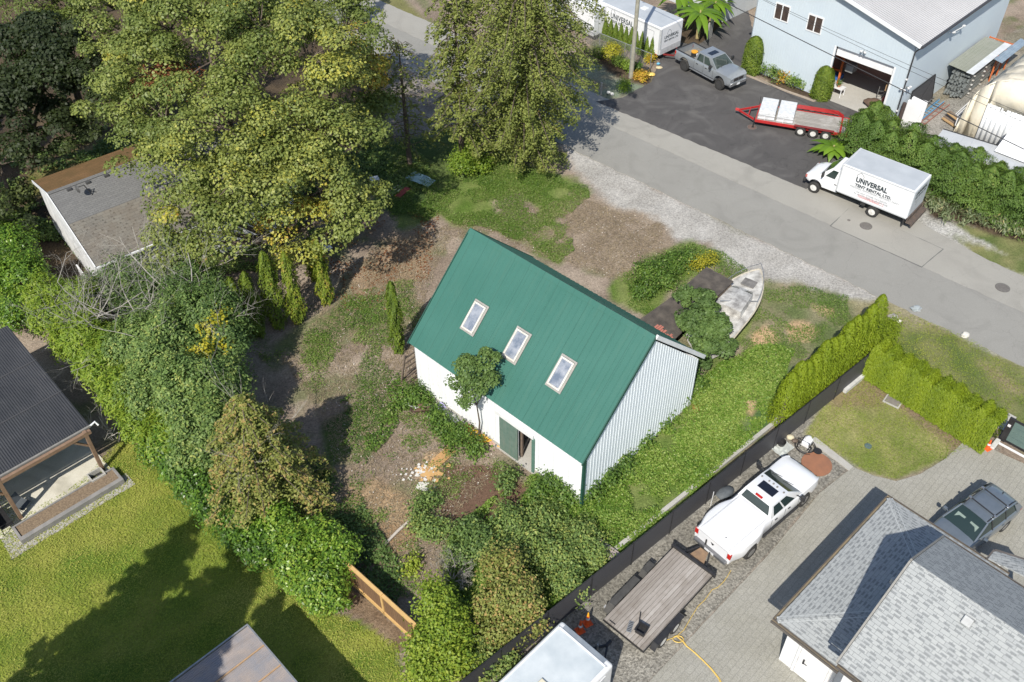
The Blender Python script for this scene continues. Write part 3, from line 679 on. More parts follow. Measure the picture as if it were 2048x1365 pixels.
    MB().box(.38, .455, -2.47, -2.36, .05, 2.35).box(.38, .455, -1.14, -1.03, .05, 2.35).box(.38, .455, -2.47, -1.03, 2.26, 2.37).build('frame', mat('white_trim', (.78,.78,.78)), d)
    MB().tube([(-.1, -2.5, 2.85), (.25, -2.55, 2.7), (.38, -2.6, 2.5), (.38, -2.6, .1)], .045, 8).build('downpipe', mat('white_trim', (.78,.78,.78)), h, smooth=True)
    # vents on the roof
    def onroof(u_, v_, left=True):
        n = Vector((-(zr-ze)/(xm-xl), 0, 1)).normalized() if left else Vector(((zr-ze)/(xr-xm), 0, 1)).normalized()
        p = F.hit(u_, v_, (xm, y0, zr), tuple(n)); return p, n
    p, n = onroof(1935, 1243); M = frame(p, (0, -1, 0), Vector((1, 0, (zr-ze)/(xm-xl))))
    mb = MB().box(-.2, .2, -.2, .2, 0, .06).box(-.16, .16, -.18, .14, .06, .17); mb.v = [tuple(M @ Vector(x)) for x in mb.v]; mb.build('roof_vent', mat('vent_grey', (.42,.43,.43), None, 4, .4), h, bevel=.03)
    mb = MB().lathe([(.09, 0), (.09, .22), (.04, .26)], tuple(F.hit(1788, 1158, (xm, y0, zr-1.2), (0, 0, 1))-Vector((0, 0, .25))), 'z', 10).build('vent_pipe', MATS['vent_grey'], h, smooth=True)
    return F
HF = house()
def porch():
    pts = [G(1975, 1120, 3.0), G(1990, 1101, 3.0), G(2075, 1128, 3.0), G(2130, 1210, 3.0)]
    pts = [Vector(p) for p in pts]; o = thing('porch', 'small grey shingled porch roof tucked behind the house roof at the right edge', 'porch', (pts[0].x, pts[0].y, 0))
    L = [p-Vector((pts[0].x, pts[0].y, 0)) for p in pts]
    top = [L[0]+Vector((0,0,.1)), L[1], L[2], L[3]+Vector((0,0,.5))]
    MB().slab(top[::-1] if (top[1]-top[0]).cross(top[2]-top[0]).z < 0 else top, .06).build('roof', MATS['grey_shingles'], o)
    MB().bar(L[1]+Vector((0,0,-.05)), L[2]+Vector((0,0,-.05)), .14, .12).bar(L[0]+Vector((0,0,.0)), L[1]+Vector((0,0,-.05)), .14, .12).build('gutter', MATS['gutter_metal'], o)
    MB().box(L[1].x+.15, L[1].x+.3, L[1].y-.35, L[1].y-.2, 0, 2.9).box(L[2].x-.2, L[2].x-.05, L[2].y-.5, L[2].y-.35, 0, 2.9).build('post', M_WHITE, o)
porch()

# ---------------- pale blue warehouse ----------------
def warehouse():
    c = G(1784, 252); F = Fr((c.x, c.y), 45.0); w = thing('warehouse', 'pale blue warehouse with white ribbed roof, two windows and an open garage door', 'warehouse', (c.x, c.y, 0), F.a)
    MSd = metal_sheet('pale_blue_siding', (.47,.54,.60), (.50,.57,.62), .6, None, .5, .1, (.4,.45,.5))
    H, Wd, Ld, k = 6.45, 12.4, 16, .25
    A0 = F.wx(1669, 150, 0).y; A1 = F.wx(1790, 190, 0).y      # door jambs
    yl, yr = F.wx(1657, 192, 0).y, 1.05
    zt = F.wx(1685, 82, 0).z; zt = 4.15
    yl = yr+4.45
    zr = H+k*Wd/2
    f = MB()
    def pan(y0, y1, z0, za, zb):
        m2 = ribpanel((0, y1, z0), (0, y0, z0), (0, y0, za), (0, y1, zb), .2, .008, .25, .1); f.add(m2.v, m2.f)
    pan(0, yr, 0, H, H+k*yr); pan(yr, yl, zt, H+k*yr, H+k*yl); pan(yl, Wd/2, 0, H+k*yl, zr); pan(Wd/2, Wd, 0, zr, H)
    f.build('gable_wall', MSd, w)
    s = MB(); m2 = ribpanel((0, 0, 0), (Ld, 0, 0), (Ld, 0, H), (0, 0, H), .2, .008, .25, .1); s.add(m2.v, m2.f)
    m2 = ribpanel((Ld, Wd, 0), (0, Wd, 0), (0, Wd, H), (Ld, Wd, H), .2, .008, .25, .1); s.add(m2.v, m2.f); s.box(Ld-.1, Ld, .1, Wd-.1, 0, H)
    s.build('side_wall', MSd, w)
    MRW = metal_sheet('white_rib_roof', (.35,.35,.36), (.40,.40,.41), .45, None, .4, .1)
    e, o = .5, .5; rp_ = MB()
    m2 = ribpanel((-o, -e, H-k*e+.03), (Ld, -e, H-k*e+.03), (Ld, Wd/2, zr+.03), (-o, Wd/2, zr+.03), .24, .045, .4, .06, .5); rp_.add(m2.v, m2.f)
    m2 = ribpanel((Ld, Wd+e, H-k*e+.03), (-o, Wd+e, H-k*e+.03), (-o, Wd/2, zr+.03), (Ld, Wd/2, zr+.03), .24, .045, .4, .06, .5); rp_.add(m2.v, m2.f)
    rp_.build('roof', MRW, w)
    MB().bar((-o-.03, -e, H-k*e), (-o-.03, Wd/2, zr), .06, .26).bar((-o-.03, Wd+e, H-k*e), (-o-.03, Wd/2, zr), .06, .26).build('verge_board', M_WHITE, w)
    MB().bar((-o, -e-.07, H-k*e-.05), (Ld, -e-.07, H-k*e-.05), .13, .13).build('gutter', mat('dark_gutter', (.05,.05,.055), None, 4, .4), w)
    MB().tube([(-.35, -e-.05, H-k*e-.1), (-.12, -.25, H-.55), (-.06, -.06, H-.8), (-.06, -.06, .1)], .05, 8).build('downpipe', mat('dark_gutter', (.05,.05,.055)), w, smooth=True)
    for z_ in (3.6, 1.2): MB().box(-.13, .01, -.13, .0, z_, z_+.12).build('pipe_bracket', M_WHITE, w)
    # garage: jamb lining, rolled up door, interior
    for y_ in (yr-.14, yl): MB().box(-.02, .0, y_, y_+.14, 0, zt).build('door_trim', M_WHITE, w)
    MB().box(.25, .33, yr, yl, zt-.75, zt-.02).build('garage_door', mat('white_door', (.80,.80,.81)), w, label='white sectional door rolled almost fully up')
    MB().box(.14, 9, .2, .3, .05, 4.6).box(.14, 9, yl+1.6, yl+1.7, .05, 4.6).box(5.2, 5.3, .3, yl+1.6, .05, 4.6).box(.14, 9, .2, yl+1.7, 4.6, 4.7).build('interior_wall', mat('brown_interior', (.34,.20,.16), (.40,.25,.20), .8, .9), w)
    MB().box(.02, 8.9, .3, yl+1.6, .02, .055).build('floor', M_CONC, w)
    for ya_ in (yl+.2, yr-.9):
      fr = MB().box(2.2, 2.35, ya_, ya_+.12, .05, 4.3).box(2.2, 2.35, ya_+.98, ya_+1.1, .05, 4.3)
      for zz in (1.2, 2.3): fr.box(2.21, 2.34, ya_+.12, ya_+.98, zz, zz+.1)
      fr.build('storage_frame', mat('orange_steel', (.62,.17,.05), (.5,.13,.04), 3, .5), w)
    # windows
    for (u0, v0, u1, v1) in ((1549, 3, 1580, 48), (1614, 29, 1646, 68)):
        a = F.wx(u0, v0, 0); b_ = F.wx(u1, v1, 0); ym = (a.y+b_.y)/2; zm = (a.z+b_.z)/2; hw, hh = .62, .62
        wi = MB().box(-.05, .03, ym-hw, ym+hw, zm-hh, zm-hh+.08).box(-.05, .03, ym-hw, ym+hw, zm+hh-.08, zm+hh).box(-.05, .03, ym-hw, ym-hw+.08, zm-hh+.08, zm+hh-.08).box(-.05, .03, ym+hw-.08, ym+hw, zm-hh+.08, zm+hh-.08).box(-.05, .03, ym-.04, ym+.04, zm-hh+.08, zm+hh-.08).build('window', M_WHITE, w)
        MB().box(-.03, -.02, ym-hw+.08, ym-.04, zm-hh+.08, zm+hh-.08).box(-.03, -.02, ym+.04, ym+hw-.08, zm-hh+.08, zm+hh-.08).build('pane', mat('window_glass', (.05,.035,.03), (.08,.06,.05), 2, .12, spec=.8), wi)
    # lamps: one over the door, one at the corner, one on the side wall
    def lamp(p, out, side):
        p = Vector(p); o_ = Vector(out); sd_ = Vector(side)
        l = MB().box(p.x-.06, p.x+.06, p.y-.06, p.y+.06, p.z-.06, p.z+.06).tube([p, p+o_*.18], .03, 6).build('wall_lamp', M_GALV, w)
        mb = MB()
        for q in (-.14, .14): mb.lathe([(.02, -.06), (.08, .0), (.09, .08)], tuple(p+o_*.2+sd_*q+Vector((0,0,.0))), 'z', 10)
        mb.build('lamp_head', mat('lamp_white', (.8,.8,.8)), l, smooth=True)
    lamp((-.08, (yr+yl)/2+.1, zt+.35), (-1, 0, 0), (0, 1, 0)); lamp((-.05, -.06, 2.9), (-1, 0, 0), (0, 1, 0)); lamp((.35, -.06, 2.9), (0, -1, 0), (1, 0, 0))
    p = F.wy(1900, 66, -.1)
    l = MB().tube([(p.x, -.02, p.z), (p.x, -.25, p.z+.05), (p.x+1.6, -.3, p.z-.05)], .035, 8).build('satellite_arm', M_WHITE, w, smooth=True)
    MB().lathe([(.01, 0), (.13, .05), (.17, .13)], (p.x, -.3, p.z), 'z', 14).lathe([(.01, 0), (.12, .04), (.14, .1)], (p.x+1.65, -.32, p.z-.05), 'z', 14).build('antenna', M_WHITE, l, smooth=True)
    # barred dark gate panel leaning on the side wall
    return F, yr, yl
WF, wYR, wYL = warehouse()

# ---------------- old house at left ----------------
def oldhouse():
    F = Fr((-26.49, 45.04), 38.5); h = thing('old_house', 'old house with mossy brown and grey shingle roof and white gable under the big trees', 'house', (-26.49, 45.04, 0), F.a)
    zr, ze, run, L = 4.5, 2.9, 6.0, 12.5
    MN = shingles('old_shingles', (.135,.128,.115), (.20,.19,.165), (.05,.045,.04), .46, .22, .2, .9, (.16,.13,.10), .4)
    MO = shingles('old_shingles_grey', (.14,.14,.14), (.175,.175,.172), (.13,.13,.13), .33, .15, .1, .4)
    MM = shingles('mossy_shingles', (.17,.10,.05), (.22,.13,.06), (.10,.07,.04), .3, .16, .2, .4, (.12,.08,.035), .7)
    sl = (zr-ze)/run
    MB().slab([(0, 0, zr), (0, -2.6, zr-2.6*sl), (L, -2.6, zr-2.6*sl), (L, 0, zr)], .08).build('roof', MO, h, label='smoother grey shingles along the ridge')
    MB().slab([(0, -2.6, zr-2.6*sl-.012), (0, -run, ze), (L, -run, ze), (L, -2.6, zr-2.6*sl-.012)], .08).build('roof', MN, h, label='worn brown shingles of the lower slope')
    MB().slab([(0, .0, zr-.003), (L, 0, zr-.003), (L, 3.4, zr-3.4*sl), (0, 3.4, zr-3.4*sl)], .08).build('roof', MM, h, label='far slope covered in orange brown needles and moss')
    MB().box(-.02, L, -.14, .14, zr-.01, zr+.02).build('ridge_cap', MO, h)
    MB().add([(.25, -run+.3, 0), (.25, 3.1, 0), (.25, 3.1, zr-3.3*sl), (.25, 0, zr-.1), (.25, -run+.3, ze), (.1, -run+.3, 0), (.1, 3.1, 0), (.1, 3.1, zr-3.3*sl), (.1, 0, zr-.1), (.1, -run+.3, ze)], [(0,1,2,3,4), (9,8,7,6,5), (0,5,6,1), (1,6,7,2), (2,7,8,3), (3,8,9,4), (4,9,5,0)]).box(.25, L-.3, -run+.3, -run+.45, 0, ze-.1).box(.25, L-.3, 2.95, 3.1, 0, zr-3.3*sl).box(L-.45, L-.3, -run+.45, 2.95, 0, ze).build('wall', mat('old_white_wall', (.72,.73,.74), (.5,.51,.52), 1.4, .7), h)
    MB().bar((-.04, -run-.02, ze-.05), (-.04, 0, zr-.03), .05, .2).bar((-.04, 3.42, zr-3.4*sl-.05), (-.04, 0, zr-.03), .05, .2).build('rake_board', M_WHITE, h)
    MB().bar((0, -run-.06, ze-.06), (L, -run-.06, ze-.06), .1, .1).build('gutter', M_WHITE, h)
    # steps of the skirting slats below the gable
    mb = MB()
    for i in range(16): mb.box(-.06-.35, -.02-.35, -run+.5+i*.2, -run+.58+i*.2, .05, .95)
    mb.box(-.43, -.35, -run+.45, -run+3.6, .95, 1.0); mb.build('deck_railing', mat('old_white_wall', (.72,.73,.74)), h)
    # antenna mast and vents
    p = F.hit(185, 390, (0, 0, zr), (0, sl*-1, 1))
    a = MB().tube([p, p+Vector((-.25, .05, .75))], .03, 6).tube([p+Vector((.35, .1, -.05)), p+Vector((-.1, .02, .35))], .02, 5).tube([p+Vector((-.25, .05, .75)), p+Vector((-.6, .0, .78))], .02, 5).build('antenna', M_BLACK, h)
    MB().lathe([(.02, 0), (.2, .05), (.27, .14)], tuple(p+Vector((-.75, 0, .7))), 'x', 12).build('dish', mat('dish_grey', (.08,.08,.08), None, 4, .5), a, smooth=True)
    for xx in (1.0, 2.1, 3.2): MB().box(xx, xx+.25, -.4, -.2, zr-.12, zr+.03).build('roof_vent', mat('dish_grey', (.08,.08,.08)), h)
oldhouse()

# ---------------- pavilion, left ----------------
MCORR = metal_sheet('dark_corrugated', (.038,.040,.045), (.065,.067,.072), .4, None, .5, .45, (.10,.10,.10))
def pavilion():
    F = Fr((-19.57, 28.94), 43.5); p = thing('pavilion', 'open timber pavilion with dark corrugated roof over a stained concrete floor', 'pavilion', (-19.57, 28.94, 0), F.a)
    m2 = ribpanel((-9, 0, 2.8), (0, 0, 2.8), (0, 8.6, 3.35), (-9, 8.6, 3.35), .11, .028, .6, .02); m2.build('roof', MCORR, p)
    bt = MB()
    for k_ in (2.7, 5.4): bt.box(-9, 0, k_, k_+.03, 2.8+.064*k_+.02, 2.8+.064*k_+.045)
    bt.build('roof_lap', mat('lap_grey', (.10,.10,.105), None, 4, .5), p)
    MB().bar((-9, -.06, 2.75), (.02, -.06, 2.75), .1, .09).build('gutter', mat('grey_fascia', (.20,.195,.18)), p)
    MB().tube([(.0, -.06, 2.75), (.28, -.0, 2.78), (.34, -.12, 2.6)], .05, 8).build('gutter_spout', M_WHITE, p, smooth=True)
    tm = mat('post_timber', (.26,.17,.11), (.19,.12,.08), 5, .8)
    for x, y in ((-.35, -.25), (-4.35, -.25), (-.35, 8.2), (-4.35, 8.2), (-8.5, -.25)):
        q = MB().box(x-.085, x+.085, y-.085, y+.085, 0, 2.78).build('post', tm, p, bevel=.01)
        if y < 0: MB().bar((x, y+.1, 1.9), (x, y+.8, 2.72), .09, .09).bar((x-.1, y, 1.9), (x-.75, y, 2.68), .09, .09).build('brace', tm, q)
    MB().box(-8.9, -.1, -.33, -.17, 2.55, 2.74).box(-8.9, -.1, 8.1, 8.26, 3.0, 3.2).box(-.43, -.27, -.3, 8.3, 2.6, 2.74).build('beam', tm, p)
    return F
PF = pavilion()
def flx(F, u, v, z=0): return F.fl(u, v, z)
# concrete floor, planter and stone edge (ground things)
M_STAIN = asphalt('stained_concrete', (.50,.47,.38), (.62,.60,.53), (.3,.28,.2), .9, .75, .02)
sheet('pavilion_floor', [PF.W(-9.2, -.7), PF.W(-.05, -.7), PF.W(-.05, 8.4), PF.W(-9.2, 8.4)], .03, M_STAIN, 'pale stained concrete floor under the open pavilion', .01)
def planter():
    a = PF.W(-4.9, -1.72); o = thing('planter', 'low grey stone planter full of bare brown soil along the pavilion', 'planter', tuple(a), PF.a)
    ms = mat('ledge_stone', (.20,.195,.19), (.27,.26,.25), 2.5, .8)
    MB().box(0, 4.95, 0, .22, 0, .3).box(0, .12, .22, .95, 0, .3).box(4.83, 4.95, .22, .95, 0, .3).box(0, 4.95, .95, 1.03, 0, .3).build('wall', ms, o, bevel=.012)
    MB().box(.12, 4.83, .22, .95, .0, .24).build('soil', mat('planter_soil', (.24,.18,.12), (.15,.11,.075), 9, .95, bmp=.04, bscale=14), o)
    gr = [PF.W(-5.6, -2.1), PF.W(.35, -2.1), PF.W(.35, -1.2), PF.W(.05, -1.2), PF.W(.05, -1.72), PF.W(-4.9, -1.72), PF.W(-4.9, .5), PF.W(-5.35, .5)]
    sheet('gravel_strip', gr, .015, mat('pale_gravel', (.50,.48,.45), (.22,.21,.19), 26, .95, bmp=.04, bscale=22), 'narrow strip of pale gravel round the planter and lawn', .03)
planter()

# ---------------- translucent patio roof at the bottom edge ----------------
def patio():
    F = Fr(tuple(G(495, 1253, 2.8))[:2], -46.0); o = thing('patio_cover', 'weathered translucent corrugated patio cover on timber battens at the bottom edge', 'patio cover', tuple(F.W(0, 0)), F.a)
    mt = metal_sheet('smoky_sheet', (.22,.23,.26), (.36,.30,.26), .35, .12, 1.1, .6, (.20,.17,.15))
    ribpanel((0, -6, 2.72), (6, -6, 2.72), (6, 0, 2.8), (0, 0, 2.8), .09, .022, .6, .012).build('roof', mt, o)
    bt = MB()
    for x in (1.1, 2.2, 3.3, 4.4): bt.box(x, x+.05, -6, 0, 2.80, 2.845)
    bt.build('batten', mat('orange_batten', (.42,.27,.15), None, 4, .8), o)
    MB().box(-.08, -.02, -6, .05, 2.66, 2.84).box(-.02, 6, .0, .06, 2.66, 2.84).build('fascia', M_GALV, o)
    MB().box(.1, .24, -.3, -.16, 0, 2.7).box(.1, .24, -5.8, -5.66, 0, 2.7).box(5.7, 5.84, -.3, -.16, 0, 2.7).build('post', M_WOODOLD, o)
patio()

# ---------------- cream tent, white canopy, long shed roof at the right edge ----------------
def tent():
    F = Fr(tuple(G(1908, 268))[:2], 45.0); o = thing('marquee_tent', 'cream fabric tunnel tent with sagging folds and an open dark front', 'tent', tuple(F.W(0, 0)), F.a)
    rng = np.random.default_rng(4); W_, H, L = 10.5, 5.3, 11; n = 30; AC = lambda j: (lambda a: (-W_/2+W_/2*math.copysign(abs(math.cos(a))**.6, math.cos(a)), H*abs(math.sin(a))**.7))(math.pi*j/n); mb = MB(); rings = []
    for i in range(25):
        x = L*i/24; ring = []
        for j in range(n+1):
            a = math.pi*j/n; f = 1+.022*math.sin(j*2.3+i*1.7)*(1 if i % 3 else .2)+(-.035 if i % 3 else 0)
            ring.append((x, -W_/2+(AC(j)[0]+W_/2)*f, AC(j)[1]*f))
        rings.append(ring)
    mb.loft(rings, closed=False); ob = mb.build('canopy', mat('cream_fabric', (.66,.60,.47), (.72,.67,.56), .9, .8, bmp=.05, bscale=1.4), o, smooth=True)
    md = ob.modifiers.new('thick', 'SOLIDIFY'); md.thickness = .02
    # front skirt with swags
    fr = MB(); a_ = []; b_ = []
    for j in range(n+1):
        yy, zz = AC(j); a_.append((-.02, yy, zz)); zl = 0.05 if yy > -1.5 or yy < -W_+.6 else 2.9+.12*math.sin(j*2.2)
        b_.append((-.22-.1*math.sin(j*1.7), yy, min(zz, zl)))
    fr.loft([a_, [tuple((Vector(p)+Vector(q))/2+Vector((-.14-.13*math.cos(i*2.5), 0, 0))) for i, (p, q) in enumerate(zip(a_, b_))], b_], closed=False)
    f2 = fr.build('front_valance', MATS['cream_fabric'], o, smooth=True); f2.modifiers.new('thick', 'SOLIDIFY').thickness = .02
    cu = MB(); rr = []
    for i in range(25):
        t = i/24; y = -1.5-2.7*t; rr.append([(-.35-.07*math.sin(i*2.1), y, .02), (-.25-.05*math.sin(i*2.1+.5), y, 3.1)])
    cu.loft([[r[0] for r in rr], [r[1] for r in rr]], closed=False); c2 = cu.build('curtain', mat('white_fabric', (.74,.76,.78), (.66,.68,.70), 2, .7), o, smooth=True); c2.modifiers.new('thick', 'SOLIDIFY').thickness = .02
    MB().box(L-.1, L, -W_+.3, -.3, 0, 3.2).box(.1, L, -W_+.3, -W_+.4, 0, 2).build('rear_wall', mat('brown_interior', (.10,.055,.045)), o)
    tb = MB()
    for x in (0, 3, 6, 9): tb.tube([(x, AC(j*n/16)[0]*.99-.05, AC(j*n/16)[1]-.08) for j in range(17)], .04, 6)
    tb.build('frame', M_GALV, o)
    # white canopy before it
    F2 = Fr(tuple(G(1990, 300, 2.6))[:2], 45.0); c = thing('canopy', 'bright white sloping canopy at the right edge of the photo', 'canopy', tuple(F2.W(0, 0)), F2.a)
    mb = MB().slab([(0, 0, 2.5), (0, -7, 2.5), (2.2, -7, 3.6), (2.2, 0, 3.6)][::-1], .04).slab([(2.2, 0, 3.6), (2.2, -7, 3.6), (4.4, -7, 2.5), (4.4, 0, 2.5)][::-1], .04); mb.build('roof', mat('white_vinyl', (.80,.81,.83), None, 2, .5), c)
    MB().box(.05, .13, -.13, -.05, 0, 2.5).box(4.27, 4.35, -.13, -.05, 0, 2.5).box(.05, .13, -6.9, -6.8, 0, 2.5).build('post', M_GALV, c)
    F3 = Fr(tuple(G(1886, 259, 2.4))[:2], -36.5); d = thing('storage_container', 'long low storage container with pale grey roof behind the cedar hedge', 'container', tuple(F3.W(0, 0)), F3.a)
    ribpanel((0, -2.4, 2.4), (9.5, -2.4, 2.4), (9.5, 0, 2.4), (0, 0, 2.4), .6, .012, .1, .03).build('roof', mat('container_roof', (.42,.44,.46), (.50,.52,.54), .7, .5), d)
    m2 = ribpanel((0, -2.38, .1), (9.5, -2.38, .1), (9.5, -2.38, 2.36), (0, -2.38, 2.36), .3, .04, .5, .03); m2.box(0, 9.5, -.04, .0, .1, 2.36).box(.02, .06, -2.3, -.04, .1, 2.36).box(9.44, 9.48, -2.3, -.04, .1, 2.36); m2.build('wall', mat('container_white', (.62,.63,.63), (.52,.53,.53), 1, .6), d)
    MB().bar((0, .01, 2.42), (9.5, .01, 2.42), .05, .06).build('edge_rail', M_BLACK, d)
    rng = np.random.default_rng(8); mb = MB()
    for i in range(26):
        x = 5.8+rng.random()*2.8; y = -.9-rng.random()*.9; l = .08+.1*rng.random(); mb.box(x, x+l, y, y+.035, 2.415, 2.422)
    mb.build('roof_patch', mat('tar', (.05,.05,.05), None, 4, .8), d, label='scattered dark marks on the roof')
tent()

# ---------------- stacked aluminium beams beside the warehouse ----------------
def beams():
    F = WF; rng = random.Random(3); x0 = 4.2
    o = thing('beam_rack', 'storage rack stacked with long grey aluminium tent beams along the blue side wall', 'rack', tuple(F.W(0, 0)), F.a)
    ma = mat('aluminium', (.34,.37,.37), (.24,.26,.26), 3, .4, .5); 
    lv = [.15, .5, .85, 1.2, 1.55]
    a = F.fl(1885, 185, .2); 
    bx = a.x; by = a.y
    for k, z in enumerate(lv):
        mb = MB()
        for r in range(2):
            for j in range(7):
                y = -.55-j*.19; xs = bx+rng.uniform(-.15, .35)+k*.12; mb.box(xs, xs+6.3+rng.uniform(-.3, .3), y-.15, y, z+r*.13, z+r*.13+.115)
        mb.build('beam_bundle', ma, o)
    sp = MB()
    for z in lv:
        for j in range(3): sp.box(bx+1.3+j*1.9, bx+1.42+j*1.9, -1.95, -.4, z-.08, z-.015)
    sp.build('spacer', mat('white_spacer', (.6,.6,.6), (.4,.36,.3), 4, .7), o)
    for x in (bx+4.3, bx+5.6, bx+6.9):
        up = MB().box(x, x+.08, -2.15, -2.07, 0, 2.1).box(x, x+.08, -.35, -.27, 0, 2.1).bar((x+.04, -2.1, .1), (x+.9, -2.1, 2.0), .05, .05)
        up.box(x, x+.08, -2.07, -.35, 2.0, 2.08); up.build('upright', mat('orange_steel', (.62,.17,.05)), o)
    m2 = ribpanel((bx+.3, -1.75, 2.05), (bx+6.2, -1.75, 2.05), (bx+6.2, -.15, 2.2), (bx+.3, -.15, 2.2), .9, .01, .3, .02); 
    def rot90(A, B, C, D, *a): return ribpanel(B, C, D, A, *a)
    ribpanel((bx+6.4, -1.55, 2.12), (bx+6.4, -.15, 2.22), (bx+.3, -.15, 2.22), (bx+.3, -1.55, 2.12), .22, .03, .4, .02).build('cover_sheet', mat('grey_green_sheet', (.24,.255,.21), (.28,.29,.25), 2, .5), o)
    MB().box(bx+.2, bx+6.6, -2.1, -1.57, 2.12, 2.15).build('cover_sheet', mat('pale_sheet', (.62,.65,.68), None, 2, .5), o, label='flat white sheet on the rack')
    ribpanel((bx+8.2, -2.75, 2.0), (bx+8.2, -2.12, 2.1), (bx+3.6, -2.12, 2.1), (bx+3.6, -2.75, 2.0), .2, .03, .4, .02).build('cover_sheet', mat('blue_sheet', (.26,.33,.40), (.20,.26,.33), 2, .5), o, label='blue grey ribbed sheet on the rack')
beams()
def bluewing():
    o = thing('grey_outbuilding', 'pale grey outbuilding with dark roof behind the banana plants at the top edge', 'building', tuple(G(1445, 45)), R(42))
    MB().box(0, 5, -.1, 6, 0, 2.6).build('wall', metal_sheet('lap_siding', (.50,.53,.55), (.56,.59,.60), .7, None, 2), o)
    MB().slab([(-.4, -.5, 2.55), (5.5, -.5, 2.55), (5.5, 3, 3.6), (-.4, 3, 3.6)], .08).slab([(-.4, 3, 3.6), (5.5, 3, 3.6), (5.5, 6.5, 2.55), (-.4, 6.5, 2.55)], .08).build('roof', mat('slate_roof', (.10,.105,.12), (.13,.135,.15), 2, .8), o)
    MB().box(-.03, .0, 1.2, 2.2, .9, 2.0).build('window', M_WHITE, o)
bluewing()
# ---------------- vehicle helpers ----------------
M_TYRE = mat('tyre_rubber', (.022,.022,.022), (.04,.038,.036), 9, .85)
M_RIM = mat('alloy_rim', (.45,.45,.46), (.33,.33,.34), 8, .3, .7)
M_RIMW = mat('white_rim', (.66,.66,.64), (.5,.49,.46), 8, .5)
M_RIMD = mat('dark_rim', (.06,.06,.06), (.10,.10,.10), 8, .35, .4)
M_GLASS = glass('vehicle_glass', (.02,.035,.033)); M_TRIMB = mat('black_trim', (.022,.022,.024), (.035,.035,.036), 6, .6)
M_RED = mat('tail_red', (.50,.02,.015), (.35,.015,.01), 6, .25); M_LAMP = mat('head_lamp', (.62,.64,.66), (.45,.47,.5), 12, .12, spec=.8)
M_CHROME = mat('chrome', (.55,.56,.58), (.42,.43,.45), 9, .2, .8)
M_PLATE = mat('number_plate', (.75,.76,.78), None, 6, .5)
M_PAINTW = mat('vehicle_white', (.74,.75,.77), (.70,.71,.73), 1.5, .28, 0, coat=.6)
M_PAINTS = mat('vehicle_silver', (.30,.325,.35), (.26,.285,.31), 2, .3, .35, coat=.7)
M_PAINTB = mat('vehicle_bluegrey', (.17,.20,.235), (.14,.17,.20), 2, .28, .35, coat=.8)
M_INK = mat('dark_lettering', (.03,.045,.055), None, 9, .6); M_INKG = mat('grey_lettering', (.28,.30,.32), None, 9, .6); M_INKR = mat('red_lettering', (.50,.03,.03), None, 9, .6)
def wheel(par, x, y, z, r=.4, w=.25, rim=None, rr=None, spokes=6, dual=False):
    """y>0 faces +y"""
    s = 1 if y > 0 else -1; rim = rim or M_RIM; rr = rr or r*.62
    ws = w*(2.1 if dual else 1)
    prof = [(rr, -ws/2), (r-.03, -ws/2), (r, -ws/2+.04), (r, ws/2-.04), (r-.03, ws/2), (rr, ws/2), (rr*.97, ws/2-.03), (rr*.97, -ws/2+.03)]
    t = MB().lathe([(a, b*s) for a, b in prof], (x, y, z), 'y', 22, closed=True).build('wheel', M_TYRE, par, smooth=True)
    m_ = MB(); o = s*(ws/2-.05)
    m_.lathe([(rr, s*(ws/2-.012)), (rr*.9, s*(ws/2-.03)), (rr*.86, o-.06*s), (.001, o-.07*s)][::1], (x, y, z), 'y', 22)
    for k in range(spokes):
        a = 2*math.pi*k/spokes; d = Vector((math.cos(a), 0, math.sin(a))); c = Vector((x, y+o, z)); m_.bar(c+d*.04, c+d*rr*.9, .035*(r/.4), rr*.28, (0, 1, 0)) if False else m_.bar(c+d*.04, c+d*rr*.9, rr*.28, .03, d.cross(Vector((0, 1, 0))).cross(d))
    m_.lathe([(.07, o-.04*s), (.065, o+.03*s), (.001, o+.035*s)], (x, y, z), 'y', 12)
    m_.build('rim', rim, t, smooth=True)
    return t
def ring(x, w, z0, zb, zt, crown=.03, tuck=.86):
    h = [(w*tuck, z0), (w*.97, z0+.07), (w, z0+.35*(zb-z0)), (w*.995, z0+.68*(zb-z0)), (w*.965, zb), (w*.88, zt-.01), (w*.5, zt+crown*.75)]
    return [(x, y, z) for y, z in h]+[(x, 0, zt+crown)]+[(x, -y, z) for y, z in h[::-1]]
def quadwin(q, u0, u1, v0, v1, t=.012, off=.006):
    """panel on a quad face: q = 4 corners counter-clockwise seen from outside (bl, br, tr, tl)"""
    bl, br, tr, tl = map(Vector, q); P = lambda u, v: (bl.lerp(br, u)).lerp(tl.lerp(tr, u), v)
    n = (br-bl).cross(tl-bl).normalized(); pts = [P(u0, v0), P(u1, v0), P(u1, v1), P(u0, v1)]
    return MB().slab([p+n*off for p in pts], t, n)
def house_faces(x0, x1, wb, zb, x0r, x1r, wt, zr):
    c = {}
    c['l'] = [(x1, wb, zb), (x0, wb, zb), (x0r, wt, zr), (x1r, wt, zr)]
    c['r'] = [(x0, -wb, zb), (x1, -wb, zb), (x1r, -wt, zr), (x0r, -wt, zr)]
    c['f'] = [(x1, -wb, zb), (x1, wb, zb), (x1r, wt, zr), (x1r, -wt, zr)]
    c['b'] = [(x0, wb, zb), (x0, -wb, zb), (x0r, -wt, zr), (x0r, wt, zr)]
    return c
